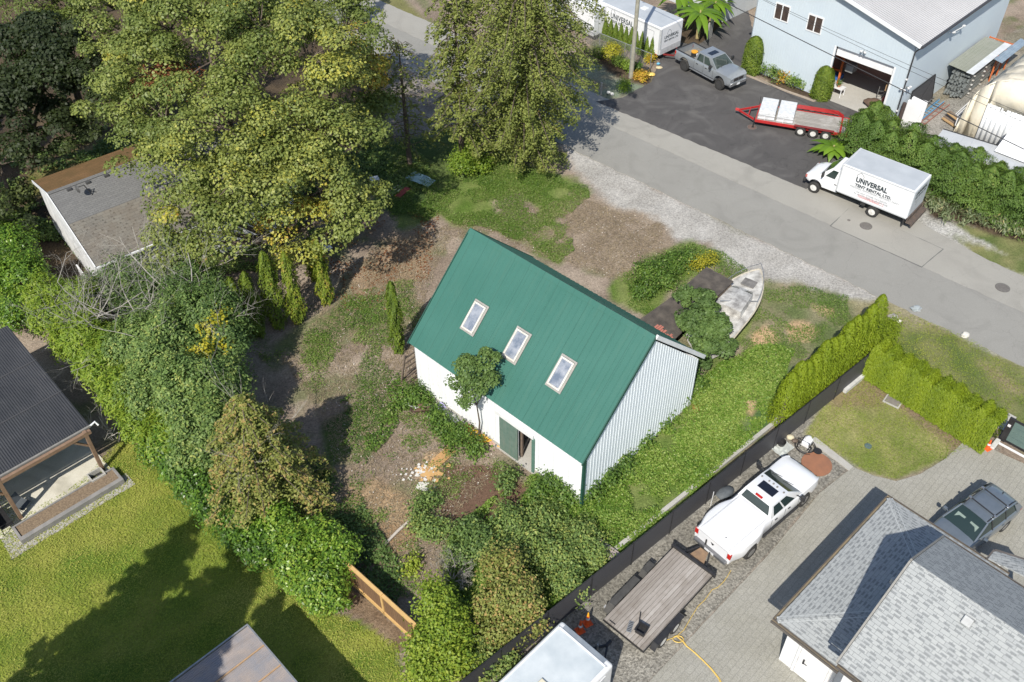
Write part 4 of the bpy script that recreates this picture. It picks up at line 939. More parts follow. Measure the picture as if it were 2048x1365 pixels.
def greenhouse(par, paint, x0, x1, wb, zb, x0r, x1r, wt, zr, side, ws=(.06,.94,.06,.92), rw=(.1,.9,.15,.85), bev=.05):
    mb = MB().add([(x0, -wb, zb-.1), (x1, -wb, zb-.1), (x1, wb, zb-.1), (x0, wb, zb-.1), (x0, -wb, zb), (x1, -wb, zb), (x1, wb, zb), (x0, wb, zb), (x0r, -wt, zr), (x1r, -wt, zr), (x1r, wt, zr), (x0r, wt, zr)],
        [(0,3,2,1), (0,1,5,4), (1,2,6,5), (2,3,7,6), (3,0,4,7), (4,5,9,8), (5,6,10,9), (6,7,11,10), (7,4,8,11), (8,9,10,11)])
    cab = mb.build('cab', paint, par, smooth=True, bevel=bev, segs=3)
    c = house_faces(x0, x1, wb, zb, x0r, x1r, wt, zr)
    quadwin(c['f'], *ws).build('windshield', M_GLASS, par)
    quadwin(c['b'], *rw).build('rear_window', M_GLASS, par)
    for s in 'lr':
        for (a, b) in side:
            if s == 'l': a, b = 1-b, 1-a
            quadwin(c[s], a, b, .06, .86).build('side_window', M_GLASS, par)
    return cab

def pickup(name, label, loc, rz, paint, wb=3.78, front=1.0, rear=1.15, w=.99, dual=False, rim=None, tonneau=False, wr=.42, lift=.1, cabx=(.98, 3.05), roofx=(1.12, 2.45)):
    p = thing(name, label, 'pickup truck', loc, rz); z0 = .42+lift; zb = 1.2+lift
    fx = wb+front; rx = -rear
    def fw(x):
        if not dual: return w
        t = max(0, 1-abs((x+.02)/.98)**2.6); return w+.21*t
    xs = [rx, rx+.06, rx+.25, -.7, -.45, -.2, .1, .4, .65, .85, 1.0, 1.6, 2.3, 3.0, 3.4, wb-.2, wb+.3, fx-.4, fx-.18, fx-.05, fx]
    rs = []
    for x in xs:
        ww = fw(x); zt = zb+.06
        if x > cabx[1]: zt = zb+.04-.10*((x-cabx[1])/(fx-cabx[1]))**2
        ff = max(0, (x-(fx-.5))/.5); ww2 = ww*(1-.13*ff**2.5); zt -= .14*ff**3
        if x <= rx+.01: ww2 = ww*.985
        zbl = zb-.03-(.10*ff**2)
        rs.append(ring(x, ww2, z0+(.06 if x > fx-.1 else 0), zbl, zt, .035 if x > cabx[1]-.3 else .0))
    body = MB().loft(rs).build('body', paint, p, smooth=True)
    if not tonneau: cut(body, MB().box(rx+.1, cabx[0]-.06, -w+.11, w-.11, z0+.32, 3))
    for ax in (0, wb):
        wd = (.95 if dual and ax == 0 else .42)
        for s in (1, -1): cut(body, MB().lathe([(wr+.09, -.5), (wr+.09, .5)], (ax, s*(fw(ax)-.05), z0+.02+.0), 'y', 20))
    if not tonneau:
        MB().box(rx+.12, cabx[0]-.1, -w+.13, w-.13, z0+.3, z0+.345).build('bed_floor', mat('bed_liner', (.17,.16,.14), (.26,.24,.21), 3, .8), p)
        for s in (1, -1): MB().box(-.45, .45, s*w-s*.13, s*w-s*.35, z0+.34, z0+.62).build('wheel_box', MATS['bed_liner'], p, bevel=.04)
        MB().box(rx+.02, cabx[0]-.02, w-.13, w-.03, zb+.055, zb+.075).box(rx+.02, cabx[0]-.02, -w+.03, -w+.13, zb+.055, zb+.075).box(rx+.0, rx+.11, -w+.13, w-.13, zb+.055, zb+.075).build('bed_rail', M_TRIMB, p)
    else:
        rr_ = []
        for x, k_ in ((rx+.03, 0), (rx+.1, .05), (rx+.5, .075), (cabx[0]-.25, .085), (cabx[0]-.06, .05)):
            rr_.append([(x, -.80, zb+.03), (x, -.74, zb+.05+k_*.7), (x, -.35, zb+.05+k_), (x, 0, zb+.055+k_), (x, .35, zb+.05+k_), (x, .74, zb+.05+k_*.7), (x, .80, zb+.03)])
        MB().loft(rr_).build('tonneau_cover', paint, p, smooth=True)
        MB().lathe([(.03, 0), (.02, .03)], (rx+.45, -.3, zb+.12), 'z', 8).build('lock', M_TRIMB, p)
        for s in (1, -1): MB().box(rx+.06, cabx[0]-.08, *sorted((s*.795, s*.806)), zb+.03, zb+.062).build('cover_seam', mat('seam_grey', (.25,.26,.27), None, 5, .5), p)
        MB().box(rx-.004, rx+.02, -.78, .78, zb-.02, zb-.008).box(rx-.004, rx+.01, -.8, -.79, z0+.24, zb-.02).box(rx-.004, rx+.01, .79, .8, z0+.24, zb-.02).build('tailgate_seam', mat('seam_grey', (.25,.26,.27), None, 5, .5), p)
        MB().add([(rx-.012, -.1, zb-.22), (rx-.012, .1, zb-.2), (rx-.012, .0, zb-.36), (rx-.004, -.1, zb-.22), (rx-.004, .1, zb-.2), (rx-.004, .0, zb-.36)], [(0,2,1), (3,4,5), (0,1,4,3), (1,2,5,4), (2,0,3,5)]).build('emblem', M_TRIMB, p)
        MB().bar((cabx[0]+2.2, .0, zb+.075), (fx-.35, 0, zb-.03), .012, .01).build('hood_crease', mat('seam_pale', (.52,.53,.55), None, 5, .5), p)
    greenhouse(p, paint, cabx[0], cabx[1], w*.93, zb+.02, roofx[0], roofx[1], w*.73, zb+.62, ((.10, .40), (.45, .78)), ws=(.04, .96, .05, .94), rw=(.08, .92, .12, .88))
    zr = zb+.62
    MB().box(roofx[1]-.75, roofx[1]-.28, -.42, .42, zr+.002, zr+.012).build('sunroof', glass('dark_glass', (.01,.012,.02), .15), p, bevel=.004)
    if dual:
        for q in (-.6, -.22, 0, .22, .6): MB().ball((roofx[1]-.12-.08*abs(q), q, zr+.01), (.06, .045, .035), 8, 6).build('marker_lamp', mat('amber_smoke', (.20,.19,.18), None, 9, .3), p, smooth=True)
        MB().box(roofx[0]-.02, roofx[0]+.08, -.18, .18, zr-.03, zr+.04).build('brake_light', M_RED, p, bevel=.01)
    for s in (1, -1):
        for ax, nm in ((0, 0), (wb, 1)):
            d = dual and ax == 0
            wheel(p, ax, s*((fw(0)-.25) if d else w-.13), wr, wr, .24 if d else .27, rim, None, 8 if not d else 4, dual=d)
        MB().add([(fx-.06, s*w*.60, z0+.42), (fx-.42, s*w*.93, z0+.44), (fx-.42, s*w*.93, zb-.14), (fx-.09, s*w*.62, zb-.16), (fx-.03, s*w*.60, z0+.42), (fx-.42, s*(w*.965), z0+.44), (fx-.42, s*(w*.965), zb-.14), (fx-.05, s*w*.64, zb-.16)], [(0,1,2,3), (4,5,6,7), (0,1,5,4), (1,2,6,5), (2,3,7,6), (3,0,4,7)]).build('headlight', M_LAMP, p)
        y0_, y1_ = sorted((s*w*.82, s*w*.995)); MB().box(rx-.02, rx+.1, y0_, y1_, zb-.38, zb-.06).build('tail_light', M_RED, p, bevel=.012)
        mm = MB().bar((cabx[1]-.42, s*w*.9, zb+.16), (cabx[1]-.38, s*(w+.2), zb+.2), .05, .05).box(cabx[1]-.46, cabx[1]-.33, *sorted((s*(w+.12), s*(w+.33))), zb+.04, zb+.36).build('mirror', M_TRIMB, p, bevel=.03)
        for dx in (cabx[0]+.28, cabx[0]+1.2): MB().box(dx, dx+.16, *sorted((s*w*.985, s*(w+.025))), zb-.22, zb-.18).build('door_handle', M_TRIMB, p)
        MB().box(.62+(.35 if dual else 0), wb-.55, *sorted((s*(w-.12), s*(w+.07))), z0-.06, z0+.0).build('running_board', M_TRIMB if dual else M_CHROME, p, bevel=.015)
        for dx in (cabx[0]+.05, cabx[0]+1.0, cabx[0]+2.0): MB().box(dx, dx+.012, *sorted((s*w*.99, s*(w+.003))), z0+.12, zb-.04).build('door_seam', M_TRIMB, p)
    MB().box(fx-.12, fx+.07, -w*.88, w*.88, z0-.02, z0+.24).build('front_bumper', M_CHROME if not dual else paint, p, bevel=.05)
    MB().box(rx-.16, rx+.02, -w*.9, w*.9, z0+.02, z0+.2).build('rear_bumper', mat('bumper_grey', (.16,.165,.17), (.22,.22,.23), 5, .4, .5), p, bevel=.03)
    g = MB().box(fx-.04, fx+.02, -w*.56, w*.56, z0+.3, zb-.16).build('grille', M_CHROME, p, bevel=.02)
    for k in (0, 1): MB().box(fx+.018, fx+.028, -w*.5+k*w*.53, -w*.03+k*w*.53, z0+.34, zb-.2).build('grille_mesh', M_TRIMB, g)
    MB().box(fx+.065, fx+.075, -.16, .16, z0+.0, z0+.17).build('number_plate', M_PLATE, p)
    MB().box(rx-.165, rx-.155, -.25, .25, z0+.05, z0+.18).build('number_plate', M_PLATE, p)
    for s in (.15, -.45): MB().bar((cabx[1]+.02, s, zb+.06), (cabx[1]-.2, s+.45, zb+.2), .02, .015).build('wiper', M_TRIMB, p)
    return p

# silver pickup: rear near-side wheel at (1367.9,132.8), front (1437.8,170.3)
a = G(1367.9, 132.8, .42); b = G(1437.8, 170.3, .42); hd = math.atan2(b.y-a.y, b.x-a.x); n_ = Vector((-math.sin(hd), math.cos(hd), 0))
sp_ = a+n_*.95; sil = pickup('pickup_truck', 'silver crew cab pickup with open bed, hitched to the white lettered trailer', (sp_.x, sp_.y, .03), hd, M_PAINTS, wb=(b-a).length, rim=M_RIMD, wr=.44, lift=.14, front=.95, rear=1.05, cabx=(.95, 3.2), roofx=(1.12, 2.42))
# white dually: rear right wheel (1501.6,1105.2), front right (1615.8,1006)
a = G(1501.6, 1105.2, .4); b = G(1615.8, 1006, .4); hd = math.atan2(b.y-a.y, b.x-a.x); n_ = Vector((-math.sin(hd), math.cos(hd), 0))
wp_ = a+n_*1.16; whi = pickup('pickup_truck', 'white pickup with flared dual rear wheels and hard bed cover on the gravel', (wp_.x, wp_.y, .0), hd, M_PAINTW, wb=(b-a).length, front=1.02, rear=1.3, dual=True, tonneau=True, wr=.4, lift=.05, cabx=(1.42, 3.66), roofx=(1.58, 2.74))

# ---------------- box truck ----------------
def boxtruck():
    F = Fr((20.625, 49.693), math.degrees(-.72)); L, Wd, z0, z1 = 4.675, 2.424, .86, 2.84
    t = thing('box_truck', 'white box truck with dark UNIVERSAL lettering parked beside the cedar hedge', 'box truck', tuple(F.W(0, 0, .02)), F.a)
    bx_ = MB().box(0, L, 0, Wd, z0, z1).build('cargo_box', M_PAINTW, t, bevel=.035)
    MB().box(.12, L-.1, .1, Wd-.1, z1, z1+.02).build('box_roof', mat('grey_roof_skin', (.38,.41,.44), (.44,.47,.50), 1.1, .55), t)
    MB().box(-.01, .1, -.01, Wd+.01, z0, z1+.02).build('front_cap', mat('corner_trim_grey', (.50,.52,.54), None, 4, .4), t, bevel=.03)
    MB().box(.1, L, -.012, -.0, z0-.01, z0+.07).build('lower_rail', mat('corner_trim_grey', (.50,.52,.54)), t)
    MB().box(.1, L, -.012, .0, z1-.09, z1-.02).build('upper_rail', mat('corner_trim_grey', (.50,.52,.54)), t)
    MB().box(L, L+.03, .08, Wd-.08, z0+.05, z1-.1).build('roller_door', mat('roller_door_grey', (.50,.53,.56), (.42,.45,.48), 2, .5), t)
    MB().box(-.3, L-.1, .35, .5, .55, .8).box(-.3, L-.1, Wd-.5, Wd-.35, .55, .8).box(.0, L, .05, Wd-.05, .78, .86).build('chassis', M_TRIMB, t)
    # cab, forward is -x ; built with +x forward then turned
    def turn(mb): mb.v = [(-x, Wd/2-y, z) for x, y, z in mb.v]; return mb
    cabroot = t
    rs = []
    for x, w, za, zb, zt in ((.02, 1.0, .5, 1.32, 1.42), (1.0, 1.0, .48, 1.28, 1.40), (1.35, .99, .48, 1.16, 1.30), (1.75, .97, .5, 1.08, 1.22), (2.05, .92, .52, 1.0, 1.12), (2.22, .84, .55, .92, 1.0), (2.27, .78, .58, .86, .92)):
        rs.append(ring(x, w, za, zb, zt, .06))
    cb = turn(MB().loft(rs)).build('body', M_PAINTW, t, smooth=True)
    for s in (1, -1): cut(cb, turn(MB().lathe([(.46, -.5), (.46, .5)], (1.477, s*1.0, .46), 'y', 20)))
    fc = house_faces(.0, 1.38, .95, 1.34, .05, .62, .80, 2.1)
    mb = MB().add([(.0,-.95,1.25),(1.38,-.95,1.25),(1.38,.95,1.25),(.0,.95,1.25),(.0,-.95,1.34),(1.38,-.95,1.34),(1.38,.95,1.34),(.0,.95,1.34),(.05,-.80,2.1),(.62,-.80,2.1),(.62,.80,2.1),(.05,.80,2.1)],
        [(0,3,2,1),(0,1,5,4),(1,2,6,5),(2,3,7,6),(3,0,4,7),(4,5,9,8),(5,6,10,9),(6,7,11,10),(7,4,8,11),(8,9,10,11)])
    turn(mb).build('cab', M_PAINTW, t, smooth=True, bevel=.07, segs=3)
    turn(quadwin(fc['f'], .05, .95, .08, .92)).build('windshield', M_GLASS, t)
    for s in 'lr':
        a_, b_ = (.25, .74); 
        if s == 'l': a_, b_ = 1-b_, 1-a_
        turn(quadwin(fc[s], a_, b_, .1, .8)).build('side_window', M_GLASS, t)
    for s in (1, -1):
        turn(MB().box(1.02, 1.12, *sorted((s*1.0, s*1.28)), 1.4, 1.75)).build('mirror', M_TRIMB, t, bevel=.02)
        turn(MB().box(.1, .26, *sorted((s*1.0, s*1.02)), 1.08, 1.13)).build('door_handle', M_TRIMB, t)
        turn(MB().box(2.1, 2.285, *sorted((s*.52, s*.8)), .78, .98)).build('headlight', M_LAMP, t, bevel=.02)
        turn(MB().box(2.17, 2.262, *sorted((s*.8, s*.9)), .78, .95)).build('turn_signal', mat('signal_pink', (.45,.12,.10), None, 9, .3), t)
        y_ = Wd/2-s*.93; wheel(t, -1.477, y_, .38, .38, .24, M_RIMW, None, 8) if s < 0 else None
    # wheel faces need their outer side: near side faces -y
    for yy, sgn in ((.12, -1), (Wd-.12, 1)):
        for xx, dl in ((-1.477, False), (2.563, True)):
            if sgn > 0 and not dl: continue
            sub = MB(); w_ = .24*(2 if dl else 1); rr = .23; r = .38; yc = yy+(.12 if dl else .06)*(-sgn)
            pr = [(rr, -w_/2), (r-.03, -w_/2), (r, -w_/2+.04), (r, w_/2-.04), (r-.03, w_/2), (rr, w_/2), (rr*.97, w_/2-.03), (rr*.97, -w_/2+.03)]
            tw = MB().lathe(pr, (xx, yc, .38), 'y', 22, closed=True).build('wheel', M_TYRE, t, smooth=True)
            o = yc+sgn*(w_/2-.03); m_ = MB().lathe([(rr, 0), (rr*.9, -.02*sgn), (rr*.55, -.09*sgn), (.09, -.06*sgn), (.085, .03*sgn), (.001, .035*sgn)], (xx, o, .38), 'y', 20); m_.build('rim', M_RIMW, tw, smooth=True)
            hl = MB()
            for k in range(8):
                a_ = 2*math.pi*k/8; hl.lathe([(.03, -.045*sgn), (.03, -.03*sgn)], (xx+math.cos(a_)*.155, o-.0, .38+math.sin(a_)*.155), 'y', 8)
            hl.build('hand_hole', M_TRIMB, tw)
    turn(MB().box(2.2, 2.38, -.9, .9, .42, .66)).build('front_bumper', M_TRIMB, t, bevel=.05)
    turn(MB().box(2.24, 2.3, -.5, .5, .7, .9)).build('grille', M_TRIMB, t, bevel=.01)
    MB().box(L-.15, L-.1, .0, .28, .3, .82).build('mud_flap', M_TRIMB, t)
    MB().box(L+.0, L+.42, .1, Wd-.1, .52, .6).box(L+.02, L+.08, .1, Wd-.1, .6, .86).box(L+.3, L+.42, .15, Wd-.15, .38, .52).tube([(L+.2, .3, .45), (L+.2, Wd-.3, .45)], .06, 8).build('tail_lift', mat('rusty_steel', (.13,.095,.075), (.07,.06,.055), 6, .7), t)
    MB().box(1.7, 2.0, .12, .3, .5, .8).build('tool_box', M_TRIMB, t)
    # lettering on the near side
    def T(nm, body, u, v, size, m_, bold=0, sx=1):
        p = F.wy(u, v, 0); return text(nm, body, size, m_, bx_, frame((p.x, -.006, p.z), (1, 0, 0), (0, 0, 1)), bold, .003, sx=sx)
    T('lettering', 'UNIVERSAL', 1711, 363.5, .46, M_INK, .022, .84)
    T('lettering', 'TENT RENTAL LTD.', 1709.5, 372.5, .27, M_INK, .013, .96)
    T('lettering', 'WEDDING, ANNIVERSARY, BIRTHDAY PARTY', 1699, 373.0, .16, M_INKG, .002, .95)
    T('lettering', 'OR ANY OTHER OCCASION', 1712, 385.3, .16, M_INKG, .002, .95)
    T('lettering', 'Ph. 604 951 0852  C. 604 833 9288', 1707, 387.8, .155, M_INKG, .002, .95)
    p = F.wy(1716, 394, 0); mb = MB(); w_, h_ = 1.62, .13
    mb.box(p.x, p.x+w_, -.006, -.002, p.z-.02, p.z).box(p.x, p.x+w_, -.006, -.002, p.z+h_, p.z+h_+.02).box(p.x-.02, p.x, -.006, -.002, p.z-.02, p.z+h_+.02).box(p.x+w_, p.x+w_+.02, -.006, -.002, p.z-.02, p.z+h_+.02)
    mb.build('red_outline', M_INKR, bx_); text('lettering', 'www.universaltentrental.com', .11, M_INKR, bx_, frame((p.x+.05, -.006, p.z+.03), (1, 0, 0), (0, 0, 1)), .001, .002, sx=.95)
    def logo(par, x, z, s, y=-.006, m_=M_INK, ax=(1, 0, 0), org=None):
        o = Vector(org) if org else Vector((x, y, z)); A = Vector(ax); U_ = Vector((0, 0, 1)); pts = [(0, 0), (0, .55), (.5, 1.0), (1.0, .55), (1.0, 0)]; mb = MB()
        n = A.cross(U_)
        for (a_, b_), (c_, d_) in zip(pts[:-1], pts[1:]): mb.bar(o+A*a_*s+U_*b_*s, o+A*c_*s+U_*d_*s, .022, .006, tuple(n))
        return mb.build('logo', m_, par)
    p = F.wy(1714, 356, 0); logo(bx_, p.x, p.z-.02, .42)
    x_ = L+.036
    for body, sz, zz, bold, m_ in (('UNIVERSAL', .36, z1-.55, .01, M_INK), ('TENT RENTAL LTD.', .2, z1-.80, .005, M_INK), ('WEDDING, ANNIVERSARY,', .14, z1-1.02, .001, M_INKG), ('BIRTHDAY PARTY', .14, z1-1.2, .001, M_INKG), ('Ph. 604 951 0852', .14, z1-1.38, .001, M_INKG)):
        text('lettering', body, sz, m_, bx_, frame((x_, Wd/2, zz), (0, 1, 0), (0, 0, 1)), bold, .003, 'CENTER', .85)
    return logo
LOGO = boxtruck()

# ---------------- estate car with roof rails, lower right ----------------
def suv():
    a = G(1923.5, 1011, 1.5); b = G(1977.7, 971.5, 1.5); hd = math.atan2(a.y-b.y, a.x-b.x)
    c = G(1973.3, 1045.5, 1.5); mid = (a+c)/2; f = Vector((math.cos(hd), math.sin(hd), 0))
    # mid = top of the windscreen; car axle origin (rear axle) lies 1.75 m behind it
    o = mid-f*1.56; p = thing('estate_car', 'dark blue grey estate car with roof rails parked in front of the house', 'car', (o.x, o.y, .012), hd)
    wb, fx, rx, w = 2.75, 3.65, -1.0, .92
    xs = [(rx, .80, .42, .85, .98), (rx+.08, .87, .38, .92, 1.05), (-.6, .91, .3, .98, 1.08), (0, .93, .28, 1.0, 1.08), (.8, .93, .27, .99, 1.06), (1.7, .93, .27, .97, 1.04), (2.1, .925, .28, .93, 1.02), (2.6, .92, .28, .88, .98), (3.1, .89, .29, .8, .9), (3.45, .82, .32, .7, .78), (3.6, .72, .38, .6, .66), (3.65, .62, .42, .54, .58)]
    body = MB().loft([ring(x, w_, z0, zb, zt, .04) for x, w_, z0, zb, zt in xs]).build('body', M_PAINTB, p, smooth=True)
    for ax in (0, wb):
        for s in (1, -1): cut(body, MB().lathe([(.38, -.4), (.38, .4)], (ax, s*.9, .35), 'y', 20))
    def gr(x, wb_, wt_, z): 
        h = [(wb_, .95), (wb_*.55+wt_*.45, .95+(z-.95)*.5), (wt_, z-.03), (wt_*.55, z+.005)]
        return [(x, a_, b_) for a_, b_ in h]+[(x, 0, z+.012)]+[(x, -a_, b_) for a_, b_ in h[::-1]]
    gl = MB().loft([gr(-.96, .80, .78, 1.0), gr(-.82, .84, .72, 1.2), gr(-.52, .86, .66, 1.42), gr(0, .87, .655, 1.49), gr(.8, .87, .65, 1.50), gr(1.5, .86, .64, 1.46), gr(1.95, .85, .70, 1.26), gr(2.42, .82, .78, 1.0)]).build('glasshouse', M_GLASS, p, smooth=True)
    def rf(x, w_, z): return [(x, w_, z-.045), (x, w_*.92, z+.0), (x, w_*.5, z+.028), (x, 0, z+.035), (x, -w_*.5, z+.028), (x, -w_*.92, z), (x, -w_, z-.045)]
    MB().loft([rf(-.85, .70, 1.19), rf(-.6, .68, 1.40), rf(-.2, .675, 1.475), rf(.5, .675, 1.50), rf(1.1, .67, 1.495), rf(1.5, .655, 1.462)]).build('roof_panel', M_PAINTB, p, smooth=True)
    for s in (1, -1):
        MB().bar((2.40, s*.82, 1.0), (1.5, s*.655, 1.455), .07, .05).build('pillar', M_PAINTB, p, bevel=.01)
        for xp in (.25, 1.2): MB().bar((xp, s*.875, .96), (xp, s*.668, 1.46), .06, .03).build('pillar', M_TRIMB, p)
        MB().add([(-.98, s*.83, .95), (-.55, s*.885, .95), (-.35, s*.68, 1.44), (-.78, s*.70, 1.24)], [(0,1,2,3)]).build('quarter_panel', M_PAINTB, p).modifiers.new('t', 'SOLIDIFY').thickness = .03
        MB().slab([(2.1, s*.33-.2, 1.165), (2.1, s*.33+.2, 1.165), (1.85, s*.33+.2, 1.33), (1.85, s*.33-.2, 1.33)], .01).build('seat_cover', mat('pale_seat', (.20,.26,.23), (.15,.20,.18), 8, .5), p)
    for s in (1, -1):
        MB().tube([(-.55, s*.6, 1.46), (-.3, s*.61, 1.54), (1.2, s*.61, 1.56), (1.45, s*.6, 1.50)], .022, 6).build('roof_rail', M_TRIMB, p)
        for ax in (0, wb): wheel(p, ax, s*.82, .34, .34, .22, M_RIM, None, 10)
        MB().bar((1.95, s*.84, 1.0), (1.93, s*1.0, 1.04), .04, .04).box(1.88, 2.02, *sorted((s*.95, s*1.12)), .96, 1.12).build('mirror', M_PAINTB, p, bevel=.03)
        MB().box(3.28, 3.56, *sorted((s*.55, s*.78)), .62, .76).build('headlight', M_LAMP, p, bevel=.03)
        MB().box(rx-.01, rx+.14, *sorted((s*.55, s*.86)), .78, .95).build('tail_light', M_RED, p, bevel=.02)
        for dx in (.35, 1.3): MB().box(dx, dx+.15, *sorted((s*.92, s*.945)), .82, .85).build('door_handle', M_PAINTB, p)
    for x in (0.1, 1.0):
        cb = MB().bar((x, -.68, 1.59), (x, .68, 1.59), .05, .03).build('cross_bar', M_TRIMB, p)
        for s in (1, -1): MB().box(x-.05, x+.05, *sorted((s*.57, s*.70)), 1.54, 1.61).build('bar_foot', M_CHROME, cb, bevel=.01)
    MB().bar((2.36, -.3, 1.02), (2.2, .35, 1.12), .02, .015).build('wiper', M_TRIMB, p)
    MB().box(3.6, 3.68, -.6, .6, .32, .5).build('front_bumper', M_TRIMB, p, bevel=.03)
    MB().box(-.5, -.42, .0, .04, 1.47, 1.52).build('antenna', M_TRIMB, p)
suv()

# ---------------- red three-axle trailer ----------------
M_REDP = mat('red_steel', (.42,.025,.025), (.33,.02,.02), 3, .45)
def redtrailer():
    a = G(1510, 240, .62); b = G(1694, 270.5, .62); c = G(1696, 237, .62); hd = math.atan2(b.y-a.y, b.x-a.x); L = (b-a).length
    F = Fr((a.x, a.y), math.degrees(hd)); Wd = max(1.9, min(2.3, F.fl(1696, 237, .62).y))
    t = thing('flatbed_trailer', 'red three axle flatbed trailer with a weathered timber deck on the dark asphalt', 'trailer', tuple(F.W(0, 0, .03)), F.a)
    MB().box(.05, L-.05, .07, Wd-.07, .54, .6).build('deck', planks('grey_deck', (.36,.34,.31), (.26,.245,.225), w=.2, axis=1, stain=(.55,.54,.52), stamt=.5), t)
    MB().box(0, L, 0, .07, .42, .63).box(0, L, Wd-.07, Wd, .42, .63).box(0, .08, .07, Wd-.07, .42, .63).box(L-.1, L, .07, Wd-.07, .42, .63).build('frame', M_REDP, t, bevel=.01)
    MB().box(L-.55, L-.42, .07, Wd-.07, .6, .615).build('deck_strap', M_REDP, t)
    wx = [F.fl(u, v, .35).x for u, v in ((1600.5, 261.5), (1626.5, 264.6), (1652.8, 269.3))]; wx = [wx[1]-.86, wx[1], wx[1]+.86]
    for x in wx:
        wheel(t, x, -.12, .36, .36, .22, M_RIMW, .2, 8); wheel(t, x, Wd+.12, .36, .36, .22, M_RIMW, .2, 8)
    for s in (0, 1):
        y0, y1 = ((-.28, -.0) if s == 0 else (Wd, Wd+.5)); z_ = .74
        mb = MB().prism([(wx[0]-.55, y0), (wx[2]+.55, y0), (wx[2]+.55, y1), (wx[0]-.55, y1)], z_+.0, z_+.03) if s else MB().box(wx[0]-.5, wx[2]+.5, -.25, -.0, .735, .76)
        if s: mb.slab([(wx[0]-.95, y0, .5), (wx[0]-.55, y0, z_), (wx[0]-.55, y1, z_), (wx[0]-.95, y1, .5)], .02).slab([(wx[2]+.55, y0, z_), (wx[2]+.95, y0, .5), (wx[2]+.95, y1, .5), (wx[2]+.55, y1, z_)], .02)
        mb.build('fender', M_REDP if s else mat('dark_red_steel', (.20,.02,.02), None, 3, .5), t)
    hx = F.fl(1476.4, 222.5, .5); hp = (min(-1.2, hx.x), Wd/2, .5)
    MB().bar((0, .15, .5), hp, .08, .12).bar((0, Wd-.15, .5), hp, .08, .12).bar((-.55, .5, .5), (-.55, Wd-.5, .5), .06, .08).build('tongue', M_REDP, t)
    MB().box(hp[0]-.22, hp[0]+.05, Wd/2-.06, Wd/2+.06, .45, .62).build('coupler', mat('red_coupler', (.5,.05,.05), None, 4, .5), t, bevel=.015)
    MB().tube([(-.06, -.05, .05), (-.06, -.05, .8)], .035, 8).box(-.14, .02, -.13, .03, .03, .06).build('jack', M_TRIMB, t)
    MB().tube([(-.02, Wd-.1, .6), (-.02, Wd-.1, 1.25)], .02, 6).build('stake', M_TRIMB, t)
    # two wrapped bundles lying on the deck
    mw = mat('plastic_wrap', (.66,.68,.70), (.52,.54,.56), 3.5, .25, bmp=.05, bscale=5)
    for k, (u, v) in enumerate(((1527, 214), (1568, 219))):
        q = F.fl(u, v, 1.05); q = Vector((.72+k*1.28, 0, 0)); rr_ = []
        rg = random.Random(k+2)
        for i in range(7):
            z = .62+.62*i/6; j = .02*(i % 2); rr_.append([(q.x-.56-j+rg.uniform(-.015, .015), .2+j, z), (q.x+.56+j, .2-j, z), (q.x+.56+j+rg.uniform(-.015, .015), Wd-.1-j, z), (q.x-.56-j, Wd-.1+j, z)])
        w_ = F.W(0, 0, 0); o = thing('wrapped_bundle', ('bundle of panels in white plastic wrap nearest the trailer coupler', 'second wrapped white bundle, on the middle of the trailer deck')[k], 'bundle', tuple(F.W(q.x, Wd/2, .65)), F.a, 'wrapped bundles on the red trailer')
        mb = MB().loft(rr_); mb.v = [(x-q.x, y-Wd/2, z-.62) for x, y, z in mb.v]; mb.build('wrap', mw, o, smooth=False, bevel=.03)
        MB().box(-.585, .585, -Wd/2+.2-.03, Wd/2-.1+.03, .28, .33).build('strap', mat('grey_strap', (.40,.41,.42), None, 9, .5), o)
        MB().tube([(-.1, -Wd/2+.1, -.05), (-.1, -Wd/2+.14, .3)], .02, 5).build('ratchet_strap', M_PLATE, o)
redtrailer()

# ---------------- white enclosed trailers, top ----------------
def enclosed(Fo, label, L, Wd, H, z0, lettered):
    F = Fo; t = thing('enclosed_trailer', label, 'trailer', tuple(F.W(0, 0, .03)), F.a, 'white enclosed trailers by the pyramid cedars')
    # local: x back from the front, y across (near side y=0), front face at x=0
    rs = []
    pts = [(L, 0), (L, Wd), (.0, Wd), (0, 0)]
    b = MB().box(0, L, 0, Wd, z0, H).build('body', M_PAINTW, t, bevel=.09, segs=3)
    MB().box(.12, L-.1, .1, Wd-.1, H-.001, H+.02).build('roof', mat('grey_roof_skin', (.38,.41,.44)), t)
    MB().box(-.012, -.0, .06, Wd-.06, z0+.02, z0+.5).build('stone_guard', mat('corner_trim_grey', (.50,.52,.54)), t)
    for yy in (-.012, Wd): MB().box(-.01, .17, yy, yy+.012, z0+.05, H-.1).build('corner_trim', mat('corner_trim_grey', (.50,.52,.54)), t)
    MB().box(.2, L, -.014, 0, H-.14, H-.05).build('upper_rail', mat('corner_trim_grey', (.50,.52,.54)), t)
    if lettered:
        MB().box(.85, .87, -.014, 0, z0+.05, H-.4).box(1.65, 1.67, -.014, 0, z0+.05, H-.4).box(.87, 1.65, -.014, 0, H-.42, H-.4).build('side_door', mat('seam_grey', (.25,.26,.27), None, 5, .5), t)
        MB().lathe([(.25, 0), (.25, .06), (.2, .1)], (3.0, Wd*.55, H+.01), 'z', 4).build('roof_vent', M_PAINTW, t)
        # side lettering reads from the rear to the front (rear is left in the photo): runs along -x
        x0 = F.wy(1220, 45, 0)
        text('lettering', 'UNIVERSAL', .52, M_INK, b, frame((x0.x, -.006, x0.z-.02), (-1, 0, 0), (0, 0, 1)), .012, .003, sx=.9) if False else None
        return F, t, b
    return F, t, b
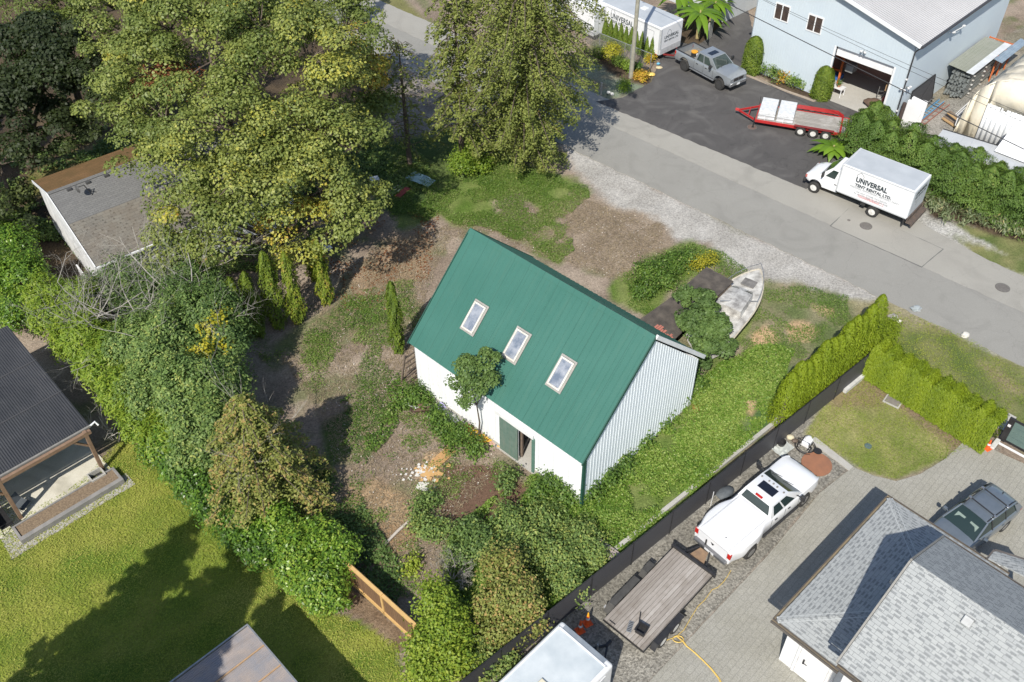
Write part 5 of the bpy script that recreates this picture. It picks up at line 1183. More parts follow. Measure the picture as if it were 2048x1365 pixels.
def toptrailers():
    # front face near edge (1323.4,58.6), far edge (1368.2,38.5) at the roof, near side runs up-left
    H = 2.75; a = G(1323.4, 58.6, H); b = G(1216.2, 11, H); c = G(1368.2, 38.5, H)
    hd = math.atan2(b.y-a.y, b.x-a.x); F = Fr((a.x, a.y), math.degrees(hd)); q = F.fl(1368.2, 38.5, H); Wd = abs(q.y)
    # the far side lies at local -y, so turn the frame: near side is y=0, body occupies y<0 -> shift origin
    F2 = Fr(tuple(F.W(0, q.y))[:2], math.degrees(hd)); 
    t = thing('enclosed_trailer', 'white enclosed trailer with UNIVERSAL lettering hitched behind the silver pickup', 'trailer', tuple(F2.W(0, 0, .03)), F2.a, 'white enclosed trailers by the pyramid cedars')
    L, z0 = 6.6, .5; gy = mat('corner_trim_grey', (.50,.52,.54))
    b_ = MB().box(0, L, 0, Wd, z0, H).build('body', M_PAINTW, t, bevel=.09, segs=3)
    MB().box(.14, L-.1, .1, Wd-.1, H-.001, H+.02).build('roof', mat('grey_roof_skin', (.38,.41,.44)), t)
    MB().box(-.012, 0, .1, Wd-.1, z0+.03, z0+.5).build('stone_guard', gy, t)
    MB().box(.0, .16, Wd, Wd+.012, z0+.05, H-.12).build('corner_trim', gy, t); MB().box(-.014, 0, Wd-.16, Wd-.02, z0+.5, H-.12).build('corner_trim', gy, t)
    MB().box(.2, L-.1, Wd, Wd+.014, H-.2, H-.09).build('upper_rail', gy, t); MB().box(.2, L, Wd, Wd+.02, z0-.02, z0+.04).build('lower_rail', M_REDP, t)
    MB().box(.7, .72, Wd, Wd+.014, z0+.1, H-.45).box(1.42, 1.44, Wd, Wd+.014, z0+.1, H-.45).box(.72, 1.42, Wd, Wd+.014, H-.47, H-.45).build('side_door', mat('seam_grey', (.25,.26,.27), None, 5, .5), t)
    MB().box(3.0, 3.5, .7, 1.2, H+.01, H+.1).build('roof_vent', M_PAINTW, t, bevel=.03)
    for x in (4.6, 5.45): wheel(t, x, Wd-.02, .36, .36, .2, M_RIMW); wheel(t, x, .02, .36, .36, .2, M_RIMW)
    MB().bar((0, .5, .48), (-1.25, Wd/2, .5), .08, .1).bar((0, Wd-.5, .48), (-1.25, Wd/2, .5), .08, .1).build('tongue', mat('dark_red_steel', (.20,.02,.02)), t)
    # side lettering: reads left (rear) to right (front) => direction -x on the face y=Wd
    p = F.wy(1221, 43, 0)
    X0 = F.fl(1221, 26, H).x
    text('lettering', 'UNIVERSAL', .60, M_INK, b_, frame((5.35, Wd+.006, 1.83), (-1, 0, 0), (0, 0, 1)), .014, .003, sx=.78)
    text('lettering', 'TENT RENTAL LTD.', .33, M_INK, b_, frame((5.35, Wd+.006, 1.50), (-1, 0, 0), (0, 0, 1)), .007, .003, sx=.92)
    text('lettering', 'WEDDING, ANNIVERSARY, BIRTHDAY PARTY', .16, M_INKG, b_, frame((5.35, Wd+.006, 1.28), (-1, 0, 0), (0, 0, 1)), .001, .003)
    # front lettering on x=0 face, seen from the front: left is y=Wd, so it runs along -y
    text('lettering', 'UNIVERSAL', .36, M_INK, b_, frame((-.006, Wd/2, 1.72), (0, -1, 0), (0, 0, 1)), .009, .003, 'CENTER', .88)
    text('lettering', 'TENT RENTAL LTD.', .21, M_INK, b_, frame((-.006, Wd/2, 1.46), (0, -1, 0), (0, 0, 1)), .005, .003, 'CENTER', .88)
    for org, ax in (((5.3, Wd+.006, 2.2), (-1, 0, 0)), ((-.006, Wd/2+.5, 2.0), (0, -1, 0))):
        LOGO(b_, 0, 0, .4, ax=ax, org=org)
    # second trailer further left
    a2 = G(1189, 21, H); F3 = Fr((a2.x, a2.y), math.degrees(hd)); w2 = 2.4; F4 = Fr(tuple(F3.W(0, -w2))[:2], math.degrees(hd))
    t2 = thing('enclosed_trailer', 'plain white enclosed trailer half hidden behind the leaning tree at the top edge', 'trailer', tuple(F4.W(0, 0, .0)), F4.a, 'white enclosed trailers by the pyramid cedars')
    MB().box(0, 6.5, 0, w2, .5, H).build('body', M_PAINTW, t2, bevel=.06, segs=2)
    MB().box(.1, 6.4, .08, w2-.08, H-.001, H+.02).build('roof', mat('white_vinyl', (.80,.81,.83)), t2)
    for s in (.55, 1.2, 1.85): MB().box(-.012, 0, s-.012, s+.012, .6, H-.15).build('door_seam', mat('seam_grey', (.25,.26,.27)), t2)
    for x in (2.8, 3.65): wheel(t2, x, w2-.02, .36, .36, .2, M_RIMW); wheel(t2, x, .02, .36, .36, .2, M_RIMW)
toptrailers()

# ---------------- timber deck trailer on the gravel ----------------
def woodtrailer():
    a = G(1207.8, 1238, .75); F = Fr((a.x, a.y), 45.9); L, Wd = 4.7, 2.02
    t = thing('utility_trailer', 'black utility trailer with a worn grey plank deck hitched to the white pickup', 'trailer', tuple(F.W(0, 0, 0)), F.a)
    # x forward, deck occupies y from -Wd to 0
    MB().box(.02, L, -Wd, 0, .68, .74).build('deck', planks('worn_planks', (.20,.175,.15), (.40,.37,.34), w=.168, axis=1, stain=(.15,.12,.09), stamt=.45), t)
    MB().box(.0, L, -.06, .03, .55, .675).box(0, L, -Wd-.03, -Wd+.06, .55, .675).box(0, .1, -Wd+.06, -.06, .55, .675).box(L-.1, L, -Wd+.06, -.06, .55, .675).build('frame', M_BLACK, t)
    MB().box(L, L+.12, -Wd-.14, .12, .66, .86).build('headboard', M_BLACK, t, bevel=.01)
    h = (L+1.55, -Wd/2+.0, .55); tg = MB().bar((L, -.35, .58), h, .07, .1).bar((L, -Wd+.35, .58), h, .07, .1).box(h[0]-.1, h[0]+.25, h[1]-.06, h[1]+.06, .52, .66).build('tongue', M_BLACK, t)
    MB().prism([(L+.12, -.62), (L+.9, -Wd/2+.2), (L+.9, -Wd/2-.2), (L+.12, -Wd+.55)], .6, .62).build('tongue_plate', mat('rust_plate', (.26,.17,.10), (.18,.12,.08), 5, .8), tg)
    MB().tube([(L+1.15, -Wd/2+.12, .3), (L+1.15, -Wd/2+.12, 1.0)], .04, 8).build('jack', M_BLACK, tg)
    # right side: two wheels under black fenders
    for x in (1.05, 1.9): wheel(t, x, -Wd-.16, .34, .34, .21, M_RIMW, .21, 8)
    MB().box(.62, 2.35, -Wd-.3, -Wd-.03, .70, .72).slab([(2.35, -Wd-.3, .72), (2.6, -Wd-.3, .45), (2.6, -Wd-.03, .45), (2.35, -Wd-.03, .72)][::-1], .02).slab([(.4, -Wd-.3, .45), (.62, -Wd-.3, .72), (.62, -Wd-.03, .72), (.4, -Wd-.03, .45)][::-1], .02).build('fender', M_BLACK, t)
    # left side: long fender, and a separate front one with its tyre showing
    for x in (1.05, 1.9): wheel(t, x, .16, .34, .34, .21, M_RIMW, .21, 8)
    MB().box(.75, 2.45, .05, .36, .72, .75).slab([(.75, .05, .75), (.75, .36, .75), (.42, .36, .42), (.42, .05, .42)], .02).slab([(2.45, .36, .75), (2.45, .05, .75), (2.75, .05, .45), (2.75, .36, .45)], .02).build('fender', mat('dull_black', (.045,.044,.042), (.07,.068,.064), 4, .7), t)
    w = wheel(t, 3.22, .2, .33, .33, .2, M_RIMW, .2, 6)
    MB().box(2.98, 3.5, .06, .36, .66, .69).slab([(2.75, .06, .4), (2.98, .06, .69), (2.98, .36, .69), (2.75, .36, .4)][::-1], .02).build('fender', mat('dull_black', (.045,.044,.042)), t)
    MB().box(.46, .58, .365, .375, .55, .7).build('number_plate', M_PLATE, t)
    MB().box(.1, .14, -.5, -.2, .74, .76).build('hinge', M_BLACK, t)
    c = thing('black_bin', 'open black plastic bin on the rear corner of the plank deck', 'bin', tuple(F.W(.62, -1.45, .742)), F.a+.15)
    MB().box(-.2, .2, -.2, .2, 0, .02).box(-.2, .2, -.2, -.17, .02, .22).box(-.2, .2, .17, .2, .02, .22).box(-.2, -.17, -.17, .17, .02, .22).box(.17, .2, -.17, .17, .02, .22).build('tub', M_BLACK, c)
    MB().box(-.23, .23, -.23, -.2, .2, .24).box(-.23, .23, .2, .23, .2, .24).box(-.23, -.2, -.2, .2, .2, .24).box(.2, .23, -.2, .2, .2, .24).build('rim', M_BLACK, c)
    g = thing('floor_grate', 'small slotted grey grate lying on the plank deck by the black bin', 'grate', tuple(F.W(.45, -1.0, .742)), F.a+.4)
    MB().box(-.25, .25, -.1, .1, 0, .03).build('plate', M_GALV, g)
    for k in range(6): MB().box(-.2+k*.075, -.17+k*.075, -.08, .08, .03, .034).build('slot', M_BLACK, g)
    k = MB().bar((0, 0, 0), (.42, .25, .01), .05, .03).build('steel_bar', M_BLACK, None, loc=tuple(F.W(.85, -1.15, .76)), rz=F.a); tag(k, 'short black steel bar lying across the plank deck', 'bar')
woodtrailer()

# ---------------- enclosed trailer at the bottom edge ----------------
def cargo():
    H = 2.55; a = G(1124, 1240, H); F = Fr((a.x, a.y), 45.0); Wd, L = 2.62, 6.2
    t = thing('cargo_trailer', 'white cargo trailer with dusty pale roof and cream vent at the bottom edge', 'trailer', tuple(F.W(0, 0, 0)), F.a)
    # x=0 is the front, body towards -x; y from -Wd to 0
    rs = []
    b = MB().box(-L, 0, -Wd, 0, .45, H).build('body', mat('trailer_white', (.62,.63,.64), (.54,.55,.56), 1.2, .4), t, bevel=.12, segs=4)
    MB().box(-L+.15, -.3, -Wd+.14, -.14, H-.002, H+.02).build('roof', mat('dusty_roof', (.42,.47,.50), (.56,.60,.62), .9, .5), t)
    r = MB().box(-.34, -.27, -Wd+.12, -.12, H-.0, H+.05).box(-L+.2, -.27, -.17, -.10, H, H+.05).box(-L+.2, -.27, -Wd+.1, -Wd+.17, H, H+.05).build('roof_rail', M_PAINTW, t, bevel=.015)
    MB().box(-.24, -.06, -Wd+.3, -.25, H-.005, H+.012).build('front_panel', mat('slate_panel', (.17,.20,.24), (.26,.29,.32), 1.3, .3), t)
    v = thing('roof_vent', '', '', (0, 0, 0)); bpy.data.objects.remove(v)
    MB().box(-2.75, -2.3, -1.55, -1.1, H+.02, H+.12).build('roof_vent', mat('cream_plastic', (.66,.62,.48), (.58,.54,.42), 5, .5), t, bevel=.03)
    MB().box(-1.6, -.55, -Wd-.012, -Wd, 1.15, H-.3).build('side_window', mat('pale_panel', (.50,.53,.56), (.6,.62,.64), 2, .3), t)
    MB().box(-1.68, -.47, -Wd-.02, -Wd-.0, 1.07, 1.14).box(-1.68, -.47, -Wd-.02, -Wd, H-.29, H-.22).build('window_frame', M_PAINTW, t)
    h = (1.35, -Wd/2, .5); tg = MB().bar((0, -.5, .5), h, .08, .1).bar((0, -Wd+.5, .5), h, .08, .1).box(h[0]-.1, h[0]+.22, h[1]-.06, h[1]+.06, .46, .6).build('tongue', M_BLACK, t)
    MB().box(.08, .4, -Wd/2-.3, -Wd/2+.3, .5, .85).build('battery_box', M_BLACK, tg, bevel=.02)
    MB().tube([(.9, -Wd/2+.15, .1), (.9, -Wd/2+.15, .95)], .04, 8).build('jack', M_GALV, tg)
    for x in (-2.9, -3.8):
        for y in (-Wd-.02, .02): wheel(t, x, y-.0 if y > 0 else y, .36, .36, .2, M_RIMW)
cargo()

# ---------------- derelict boat beside the barn ----------------
def boat():
    bow = G(1519, 541, 1.35); F = Fr((bow.x, bow.y), 55.0); L = 6.9; B = 1.22
    t = thing('boat', 'derelict white motorboat with dirty deck and bow rails lying beside the dark shed', 'boat', tuple(F.W(0, 0, 0)), F.a)
    def hw(s):                      # half width at fraction s from the bow
        return B*min(1, (1-(1-min(1, s/.55))**2.1))**.8*(1-.10*max(0, s-.6)/.4)
    n = 18; deck = []; rings = []
    for i in range(n+1):
        s = i/n; x = -L*s; w = max(.03, hw(s)); zs = 1.42-.22*s; ke = .12+.55*(1-s)**4
        h = [(w, zs), (w*.97, zs-.18), (w*.86, zs*.55+.1), (w*.55, ke+.18), (0.001, ke)]
        rings.append([(x, y, z) for y, z in h]+[(x, -y, z) for y, z in h[::-1][1:]])
    MB().loft(rings).build('hull', mat('dirty_hull', (.58,.57,.54), (.26,.25,.23), 2.2, .5), t, smooth=True)
    st = MB(); lo = []; hi = []
    for r_ in (1, -1):
        pts = [(-L*i/n, r_*max(.03, hw(i/n)), 1.42-.22*i/n+.01) for i in range(n+1)]; st.tube(pts, .04, 6)
    st.build('gunwale', mat('cream_rail', (.55,.50,.40), (.40,.36,.29), 5, .6), t, smooth=True)
    # deck with cockpit hole
    dk = MB(); a_ = [(-L*i/n, max(.02, hw(i/n)-.02), 1.40-.22*i/n) for i in range(12)]; dk.add(a_+[(x, -y, z) for x, y, z in a_[::-1]], [tuple(range(24))]); dk.build('deck', mat('dirty_deck', (.60,.59,.56), (.10,.095,.09), 1.9, .6), t)
    MB().box(-1.75, -1.1, -.38, .38, 1.37, 1.43).build('hatch', mat('grime', (.12,.115,.11), (.22,.21,.20), 3, .8), t, bevel=.02)
    cb = []
    for x, w, z in ((-2.0, .55, 1.36), (-2.5, .72, 1.62), (-3.9, .8, 1.72), (-4.25, .82, 1.70)): cb.append([(x, -w, 1.2), (x, -w*.9, z), (x, 0, z+.04), (x, w*.9, z), (x, w, 1.2)])
    MB().loft(cb).build('cabin', mat('cabin_white', (.62,.61,.58), (.22,.21,.20), 2.2, .5), t, smooth=True)
    MB().slab([(-2.08, -.5, 1.42), (-2.08, .5, 1.42), (-2.46, .62, 1.63), (-2.46, -.62, 1.63)], .02).build('cabin_window', M_GLASS, t)
    MB().box(-L+.1, -4.3, -B*.82, B*.82, .75, .8).build('cockpit_floor', MATS['grime'], t)
    MB().box(-6.2, -4.5, -.95, -.55, .8, 1.25).build('bench', mat('cream_rail', (.55,.50,.40)), t, bevel=.03)
    for r_ in (1, -1):
        pts = [(-L*s, r_*max(.04, hw(s)-.05), 1.42-.22*s+.42) for s in (.02, .08, .16, .26, .36, .44)]; mb = MB().tube([(-.05, 0, 1.9)]+pts, .018, 5)
        for p_ in pts[1::2]: mb.tube([(p_[0], p_[1], p_[2]-.42), p_], .015, 5)
        mb.build('bow_rail', M_CHROME, t)
    MB().tube([(-2.6, -1.0, 1.4), (-4.2, .5, 1.85)], .025, 6).build('boat_pole', M_CHROME, t)
    cr = MB()
    for x in (-1.6, -3.6, -5.6): cr.box(x-.1, x+.1, -.8, .8, 0, .3)
    cr.build('cradle', M_WOODOLD, t)
boat()
def darkshed():
    c = G(1413, 535.5, 1.9); F = Fr((c.x, c.y), -45.0); q = F.fl(1469.5, 562.6, 1.9); L = q.x
    t = thing('felt_shed', 'low dark felt roofed lean-to between the barn and the boat', 'shed', tuple(F.W(0, 0)), F.a)
    mf = mat('dark_felt', (.055,.048,.043), (.11,.095,.08), 2.2, .95)
    MB().slab([(0, -2.25, 1.75), (L, -2.25, 1.75), (L, 0, 1.95), (0, 0, 1.95)], .06).build('roof', mf, t, label='raised dark felt roof panel')
    MB().slab([(-.5, -6.2, 1.1), (L+.1, -6.2, 1.1), (L, -2.3, 1.5), (-.1, -2.3, 1.5)], .06).build('roof', mf, t, label='lower felt roof panel running back to the barn')
    MB().box(L-.1, L-.04, -2.2, -.05, .9, 1.7).box(.05, .1, -6, -.05, 0, 1.05).box(.1, L-.1, -.12, -.06, .0, 1.85).box(.1, L-.1, -6.1, -6.04, 0, 1.0).build('wall', M_WOODOLD, t)
    b = MB(); rg = random.Random(5)
    for i in range(9): b.box(.55+i*.14, .66+i*.14, -5.9+rg.uniform(-.1, .1), -5.1+rg.uniform(-.2, .2), 1.19, 1.25)
    k = b.build('brick_stack', mat('pink_brick', (.45,.17,.13), (.35,.13,.10), 5, .9), None, loc=tuple(F.W(0, 0, -.0)), rz=F.a); tag(k, 'row of pinkish red bricks lying on the dark felt roof by the barn', 'bricks')
darkshed()
# ---------------- foliage ----------------
F_MAPLE = foliage('maple_leaf', [(0, (.06,.09,.022)), (.35, (.145,.19,.046)), (.62, (.27,.30,.075)), (.82, (.44,.41,.06)), (1, (.45,.22,.05))], .5, .25)
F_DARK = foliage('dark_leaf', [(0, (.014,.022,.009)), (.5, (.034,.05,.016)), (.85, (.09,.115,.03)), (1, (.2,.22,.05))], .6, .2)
F_OLIVE = foliage('olive_spray', [(0, (.08,.11,.022)), (.5, (.165,.20,.045)), (.85, (.26,.28,.07)), (1, (.36,.25,.09))], .6, .2)
F_LAUREL = foliage('laurel_leaf', [(0, (.035,.08,.016)), (.5, (.09,.18,.026)), (.8, (.18,.31,.035)), (1, (.30,.40,.06))], .36, .3)
F_LIME = foliage('lime_leaf', [(0, (.085,.16,.02)), (.5, (.19,.29,.032)), (1, (.33,.40,.05))], .5, .35)
F_CEDAR = foliage('cedar_spray', [(0, (.045,.085,.012)), (.5, (.125,.185,.018)), (.85, (.21,.26,.025)), (1, (.32,.25,.05))], .65, .2)
F_CEDARB = foliage('cedar_bright', [(0, (.10,.155,.006)), (.5, (.185,.25,.009)), (1, (.27,.32,.02))], .65, .2)
F_HEDGE = foliage('hedge_green', [(0, (.04,.085,.018)), (.5, (.09,.16,.028)), (.85, (.145,.225,.04)), (1, (.22,.24,.06))], .6, .2)
F_WEED = foliage('weed_leaf', [(0, (.05,.10,.02)), (.4, (.11,.20,.035)), (.75, (.185,.29,.05)), (1, (.32,.34,.14))], .5, .35)
F_YEL = foliage('yellow_leaf', [(0, (.22,.24,.02)), (.6, (.52,.46,.04)), (1, (.55,.26,.04))], .5, .3)
F_BRAMB = foliage('bramble_leaf', [(0, (.045,.085,.024)), (.5, (.13,.21,.058)), (.85, (.24,.33,.09)), (1, (.34,.38,.10))], .55, .3)
F_BROWN = foliage('brown_leaf', [(0, (.10,.035,.015)), (1, (.26,.10,.04))], .7, .2)
F_BANANA = foliage('banana_leaf', [(0, (.05,.12,.012)), (1, (.20,.34,.03))], .4, .35)
M_BARK = mat('bark', (.14,.11,.085), (.085,.065,.05), 5, .95, bmp=.03, bscale=18)
M_GBARK = mat('grey_bark', (.36,.34,.31), (.23,.215,.19), 5, .9)

def limb_tubes(mb, base, tips, r0, rng, n=5):
    for t in tips:
        b = Vector(base); t = Vector(t); mid = b.lerp(t, .5)+Vector((0, 0, .12*(t-b).length)); pts = []
        for i in range(n+1):
            s = i/n; p = b.lerp(mid, s).lerp(mid.lerp(t, s), s); pts.append(p+Vector(rng.normal(0, .03, 3))*(t-b).length*.15*(0 < i < n))
        mb.tube(pts, [r0*(1-.8*i/n) for i in range(n+1)], 6, cap=False)
def treeobj(name, label, cat, base, P, N, size, tint, mt, trunk, bark=None, asp=1.5, jit=.55, group=None, extra=None, leaf='crown', fold=.15, seed=1):
    b = Vector(base); t = thing(name, label, cat, tuple(b), 0, group)
    o = np.array(b)
    leafmesh(leaf, P-o, N, size, tint, mt, t, asp, jit, np.random.default_rng(seed), fold)
    if extra:
        for nm, P2, N2, s2, t2, m2 in extra: leafmesh(nm, P2-o, N2, s2, t2, m2, t, asp, jit, np.random.default_rng(seed+1), fold)
    trunk.v = [tuple(Vector(v)-b) for v in trunk.v]
    trunk.build('trunk', bark or M_BARK, t, smooth=True, fixn=False)
    return t
def broadleaf(label, base_uv, lobes, mt=None, leaf=.16, per=290, cl=1.05, seed=1, name='maple_tree', dens=1.0, tints=None, group=None, r0=.35, cover=.74, flat=.62, tj=.08, extra_lobes=None, trunk_h=.35, cat='tree', bark=None, asp=1.35, t0=.42, jit=.55, yel=.0):
    """lobes: (u, v, z, radius_m[, tint]) crown masses read from the photo"""
    rng = np.random.default_rng(seed); mt = mt or F_MAPLE; Cs = []; Rs = []; Ts = []
    base = G(*base_uv, 0); cen = []
    for lb in lobes:
        u, v, z, r = lb[:4]; tt = lb[4] if len(lb) > 4 else t0; c = np.array(G(u, v, z)); cen.append(c)
        k = max(4, int(cover*dens*4*(r/cl)**2*.85)); D = rng.normal(0, 1, (k, 3)); D /= np.linalg.norm(D, axis=1)[:, None]; D[:, 2] = np.where(D[:, 2] < -.35, -D[:, 2], D[:, 2])
        rr = (.62+.42*rng.random(k))[:, None]; p = c+D*rr*np.array([r, r, r*.8]); p[:, 2] = np.maximum(p[:, 2], .4)
        Cs.append(p); Rs.append(cl*(.6+.7*rng.random(k))); Ts.append(tt+.26*(rng.random(k)-.5)+np.where(rng.random(k) < yel*.6, .22, 0))
    C = np.concatenate(Cs); Rr = np.concatenate(Rs); T = np.concatenate(Ts)
    P, N, tn = clumps(C, Rr, per*dens, rng, T, flat, tj, .6)
    tr = MB(); cc = np.mean(cen, axis=0); top = Vector((base.x*.4+cc[0]*.6, base.y*.4+cc[1]*.6, cc[2]*.55)); hh = top.z
    tr.tube([base+Vector((0, 0, -.1)), base.lerp(top, .5)+Vector((.1, -.1, 0)), top], [r0, r0*.8, r0*.62], 9)
    limb_tubes(tr, top, [c*1.0 for c in cen], r0*.5, rng)
    sel = rng.choice(len(C), min(len(C), 70), replace=False)
    for i in sel:
        j = int(np.argmin([np.linalg.norm(C[i]-c) for c in cen])); limb_tubes(tr, tuple(cen[j]), [tuple(C[i])], r0*.14, rng, 3)
    return treeobj(name, label, cat, base, P, N, leaf*(.65+.7*rng.random(len(P))), tn, mt, tr, bark, asp, jit, group, seed=seed)

def big_trees():
    g = 'big leafed maples at the upper left'
    broadleaf('large dull green maple leaning over the old house roof', (330, 420), [(250,70,10,2.6),(300,150,10.5,2.6),(240,215,8,2.2),(330,240,9,2.5,.38),(290,320,7,2.0),(250,255,6.5,1.6),(370,330,7.5,2.3,.5),(340,60,12,2.8),(270,140,9,2,.62)], seed=11, group=g, name='maple_tree', yel=.03)
    broadleaf('tallest maple, in the middle of the leafy mass above the old house', (470, 450), [(430,120,12,3.0),(520,180,11,2.8),(450,260,10,2.8,.5),(400,40,13,3),(520,60,13,3),(560,270,9,2.4,.55),(470,360,8,2.4)], seed=12, group=g, yel=.04)
    broadleaf('maple with yellowing top at the right side of the leafy mass', (650, 380), [(620,120,12,2.4,.62),(600,60,12,2.4),(660,190,10,2.2,.55),(640,270,9,2.3,.5),(700,300,8,1.9,.45),(590,330,8,2.2,.5),(690,60,11,2.2,.35)], seed=13, group=g, yel=.08)
    broadleaf('maple with yellow and orange patches hanging low beside the bare soil', (600, 520), [(560,380,7.5,2.4,.55),(640,380,7,2.2,.5),(480,440,6,2.3,.42),(590,450,5.5,1.7,.78),(690,440,5.5,1.9,.55),(720,400,5.5,1.5,.5),(400,430,6,2.3,.4),(340,470,4.8,1.9,.42),(560,500,4,1.3,.72),(430,500,4.5,1.6,.40),(355,505,4.4,1.3,.40)], seed=14, group=g, yel=.10)
    broadleaf('small maple with bright yellow clumps at the left edge of the leaning conifer', (745, 260), [(735,100,8,1.2,.72),(760,160,7,1.3,.82),(720,170,7.5,1.4,.6),(740,215,6,1.2,.5),(715,240,6,1.6,.4)], seed=15, group=g, yel=.2, leaf=.18, r0=.2)
    broadleaf('small tree with dead rusty brown leaves caught among the maples', (330, 330), [(335,185,9.6,1.5,.5),(350,175,10.2,1.2,.5),(310,195,9,1.1,.5)], mt=F_BROWN, seed=16, name='withered_tree', leaf=.16, r0=.15, dens=.7)
    broadleaf('leafy maple at the top edge, left of the road', (640, 60), [(580,-20,11,2.8),(480,-40,12,3),(660,-10,10,2.4),(380,-40,12,3),(700,10,9,1.6,.3)], seed=17, group=g)
    broadleaf('maple at the top left corner above the dark wood', (200, 160), [(180,-20,10,2.6,.35),(110,10,9,2.5,.3),(230,20,10,2.2,.4),(40,-20,9,2.6,.3),(140,60,8,2.0,.3)], seed=18, group=g)
    # dark wood in the shade on the left
    gd = 'dark shaded trees at the left edge'
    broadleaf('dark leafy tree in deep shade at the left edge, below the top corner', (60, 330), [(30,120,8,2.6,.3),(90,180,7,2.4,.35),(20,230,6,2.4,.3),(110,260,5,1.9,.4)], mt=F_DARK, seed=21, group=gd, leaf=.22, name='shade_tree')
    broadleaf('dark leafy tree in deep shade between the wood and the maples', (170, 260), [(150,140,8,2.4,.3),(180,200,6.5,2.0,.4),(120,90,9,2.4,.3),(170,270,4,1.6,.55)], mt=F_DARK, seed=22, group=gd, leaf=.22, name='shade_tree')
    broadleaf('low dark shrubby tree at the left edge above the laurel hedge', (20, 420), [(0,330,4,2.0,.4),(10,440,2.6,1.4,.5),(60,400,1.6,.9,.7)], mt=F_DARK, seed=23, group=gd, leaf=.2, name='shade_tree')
big_trees()

def conifer(label, base, H, Rb, mt, seed, name='conifer', nb=60, droop=.25, leaf=.13, per=60, tint=.5, lean=(0, 0), z0=.08, cat='tree', group=None, taper=.9, tj=.12, brown=.0, sparse=1.0, r0=.22, profile=None, flatn=.5):
    rng = np.random.default_rng(seed); b = Vector(base); Pl = []; Nl = []; Tl = []; tr = MB()
    top = b+Vector((lean[0], lean[1], H)); tr.tube([b-Vector((0, 0, .1)), b.lerp(top, .5), top], [r0, r0*.6, .02], 8)
    for i in range(nb):
        s = z0+(1-z0)*(i+rng.random())/nb; a = i*2.39996+rng.random()*.6
        r = Rb*(profile(s) if profile else (1-s)**taper)*(.62+.55*rng.random())+.12
        p0 = np.array(b.lerp(top, s)); d = np.array([math.cos(a), math.sin(a), 0]); n = max(10, int(per*sparse*(r/Rb+.15)))
        end = p0+d*r+np.array([0, 0, -droop*r+.15*r*(1-s)]); mid = p0+d*r*.5+np.array([0, 0, .12*r])
        t = rng.random(n)**.7; q = (1-t)[:, None]**2*p0+2*(t*(1-t))[:, None]*mid+(t**2)[:, None]*end
        side = np.array([-d[1], d[0], 0]); w = .30*r*(1.15-t)+.12
        q = q+side*(rng.normal(0, .5, n)*w)[:, None]+np.stack([np.zeros(n)]*2+[-abs(rng.normal(0, .12+.1*r*.4, n))], 1)
        Pl.append(q); Nl.append(np.tile([d[0]*.3, d[1]*.3, 1.0], (n, 1))); Tl.append(tint+rng.normal(0, tj, n)+brown*(t > .75)+.12*(rng.random()-.5))
        if r > .5: tr.tube([tuple(p0), tuple(mid), tuple(end)], [r0*.22*(1-s*.6), r0*.12, .01], 4, cap=False)
    P = np.concatenate(Pl); N = np.concatenate(Nl); T = np.concatenate(Tl)
    return treeobj(name, label, cat, b, P, N, leaf*(.6+.8*rng.random(len(P))), T, mt, tr, None, 2.0, .5, group, seed=seed)
def conifers():
    conifer('wide olive green conifer leaning over the road edge at the top centre', G(1048, 322), 16.5, 4.7, F_OLIVE, 31, 'conifer_tree', nb=220, droop=.30, leaf=.17, per=400, tint=.56, z0=.05, r0=.34, profile=lambda s: min(1, .55+1.1*s)*(1-max(0, s-.7)*2.2))
    conifer('thin olive conifer with a bare trunk left of the wide one', G(925, 330), 12.5, 3.0, F_OLIVE, 32, 'conifer_tree', nb=90, droop=.35, leaf=.22, per=150, tint=.5, z0=.2, r0=.22, sparse=.8, profile=lambda s: (1-s*.5))
    conifer('sparse dead topped conifer between the maples and the thin conifer', G(820, 330), 9, 2.6, F_OLIVE, 33, 'conifer_tree', nb=45, droop=.3, leaf=.22, per=80, tint=.6, z0=.15, r0=.2, sparse=.6, profile=lambda s: (1-s*.55))
    conifer('olive brown cedar with drooping sprays beside the lawn, in front of the laurel hedge', G(545, 1010), 7.4, 3.0, F_OLIVE, 34, 'cedar_tree', nb=150, droop=.24, leaf=.15, per=330, tint=.64, brown=.2, z0=.05, r0=.2, profile=lambda s: min(1, .7+s*1.6)*(1-s)**.62*1.15)
    conifer('dark narrow conifer at the top edge by the road', G(708, 60), 9, 1.3, F_DARK, 35, 'conifer_tree', nb=60, leaf=.2, per=100, tint=.5)
conifers()

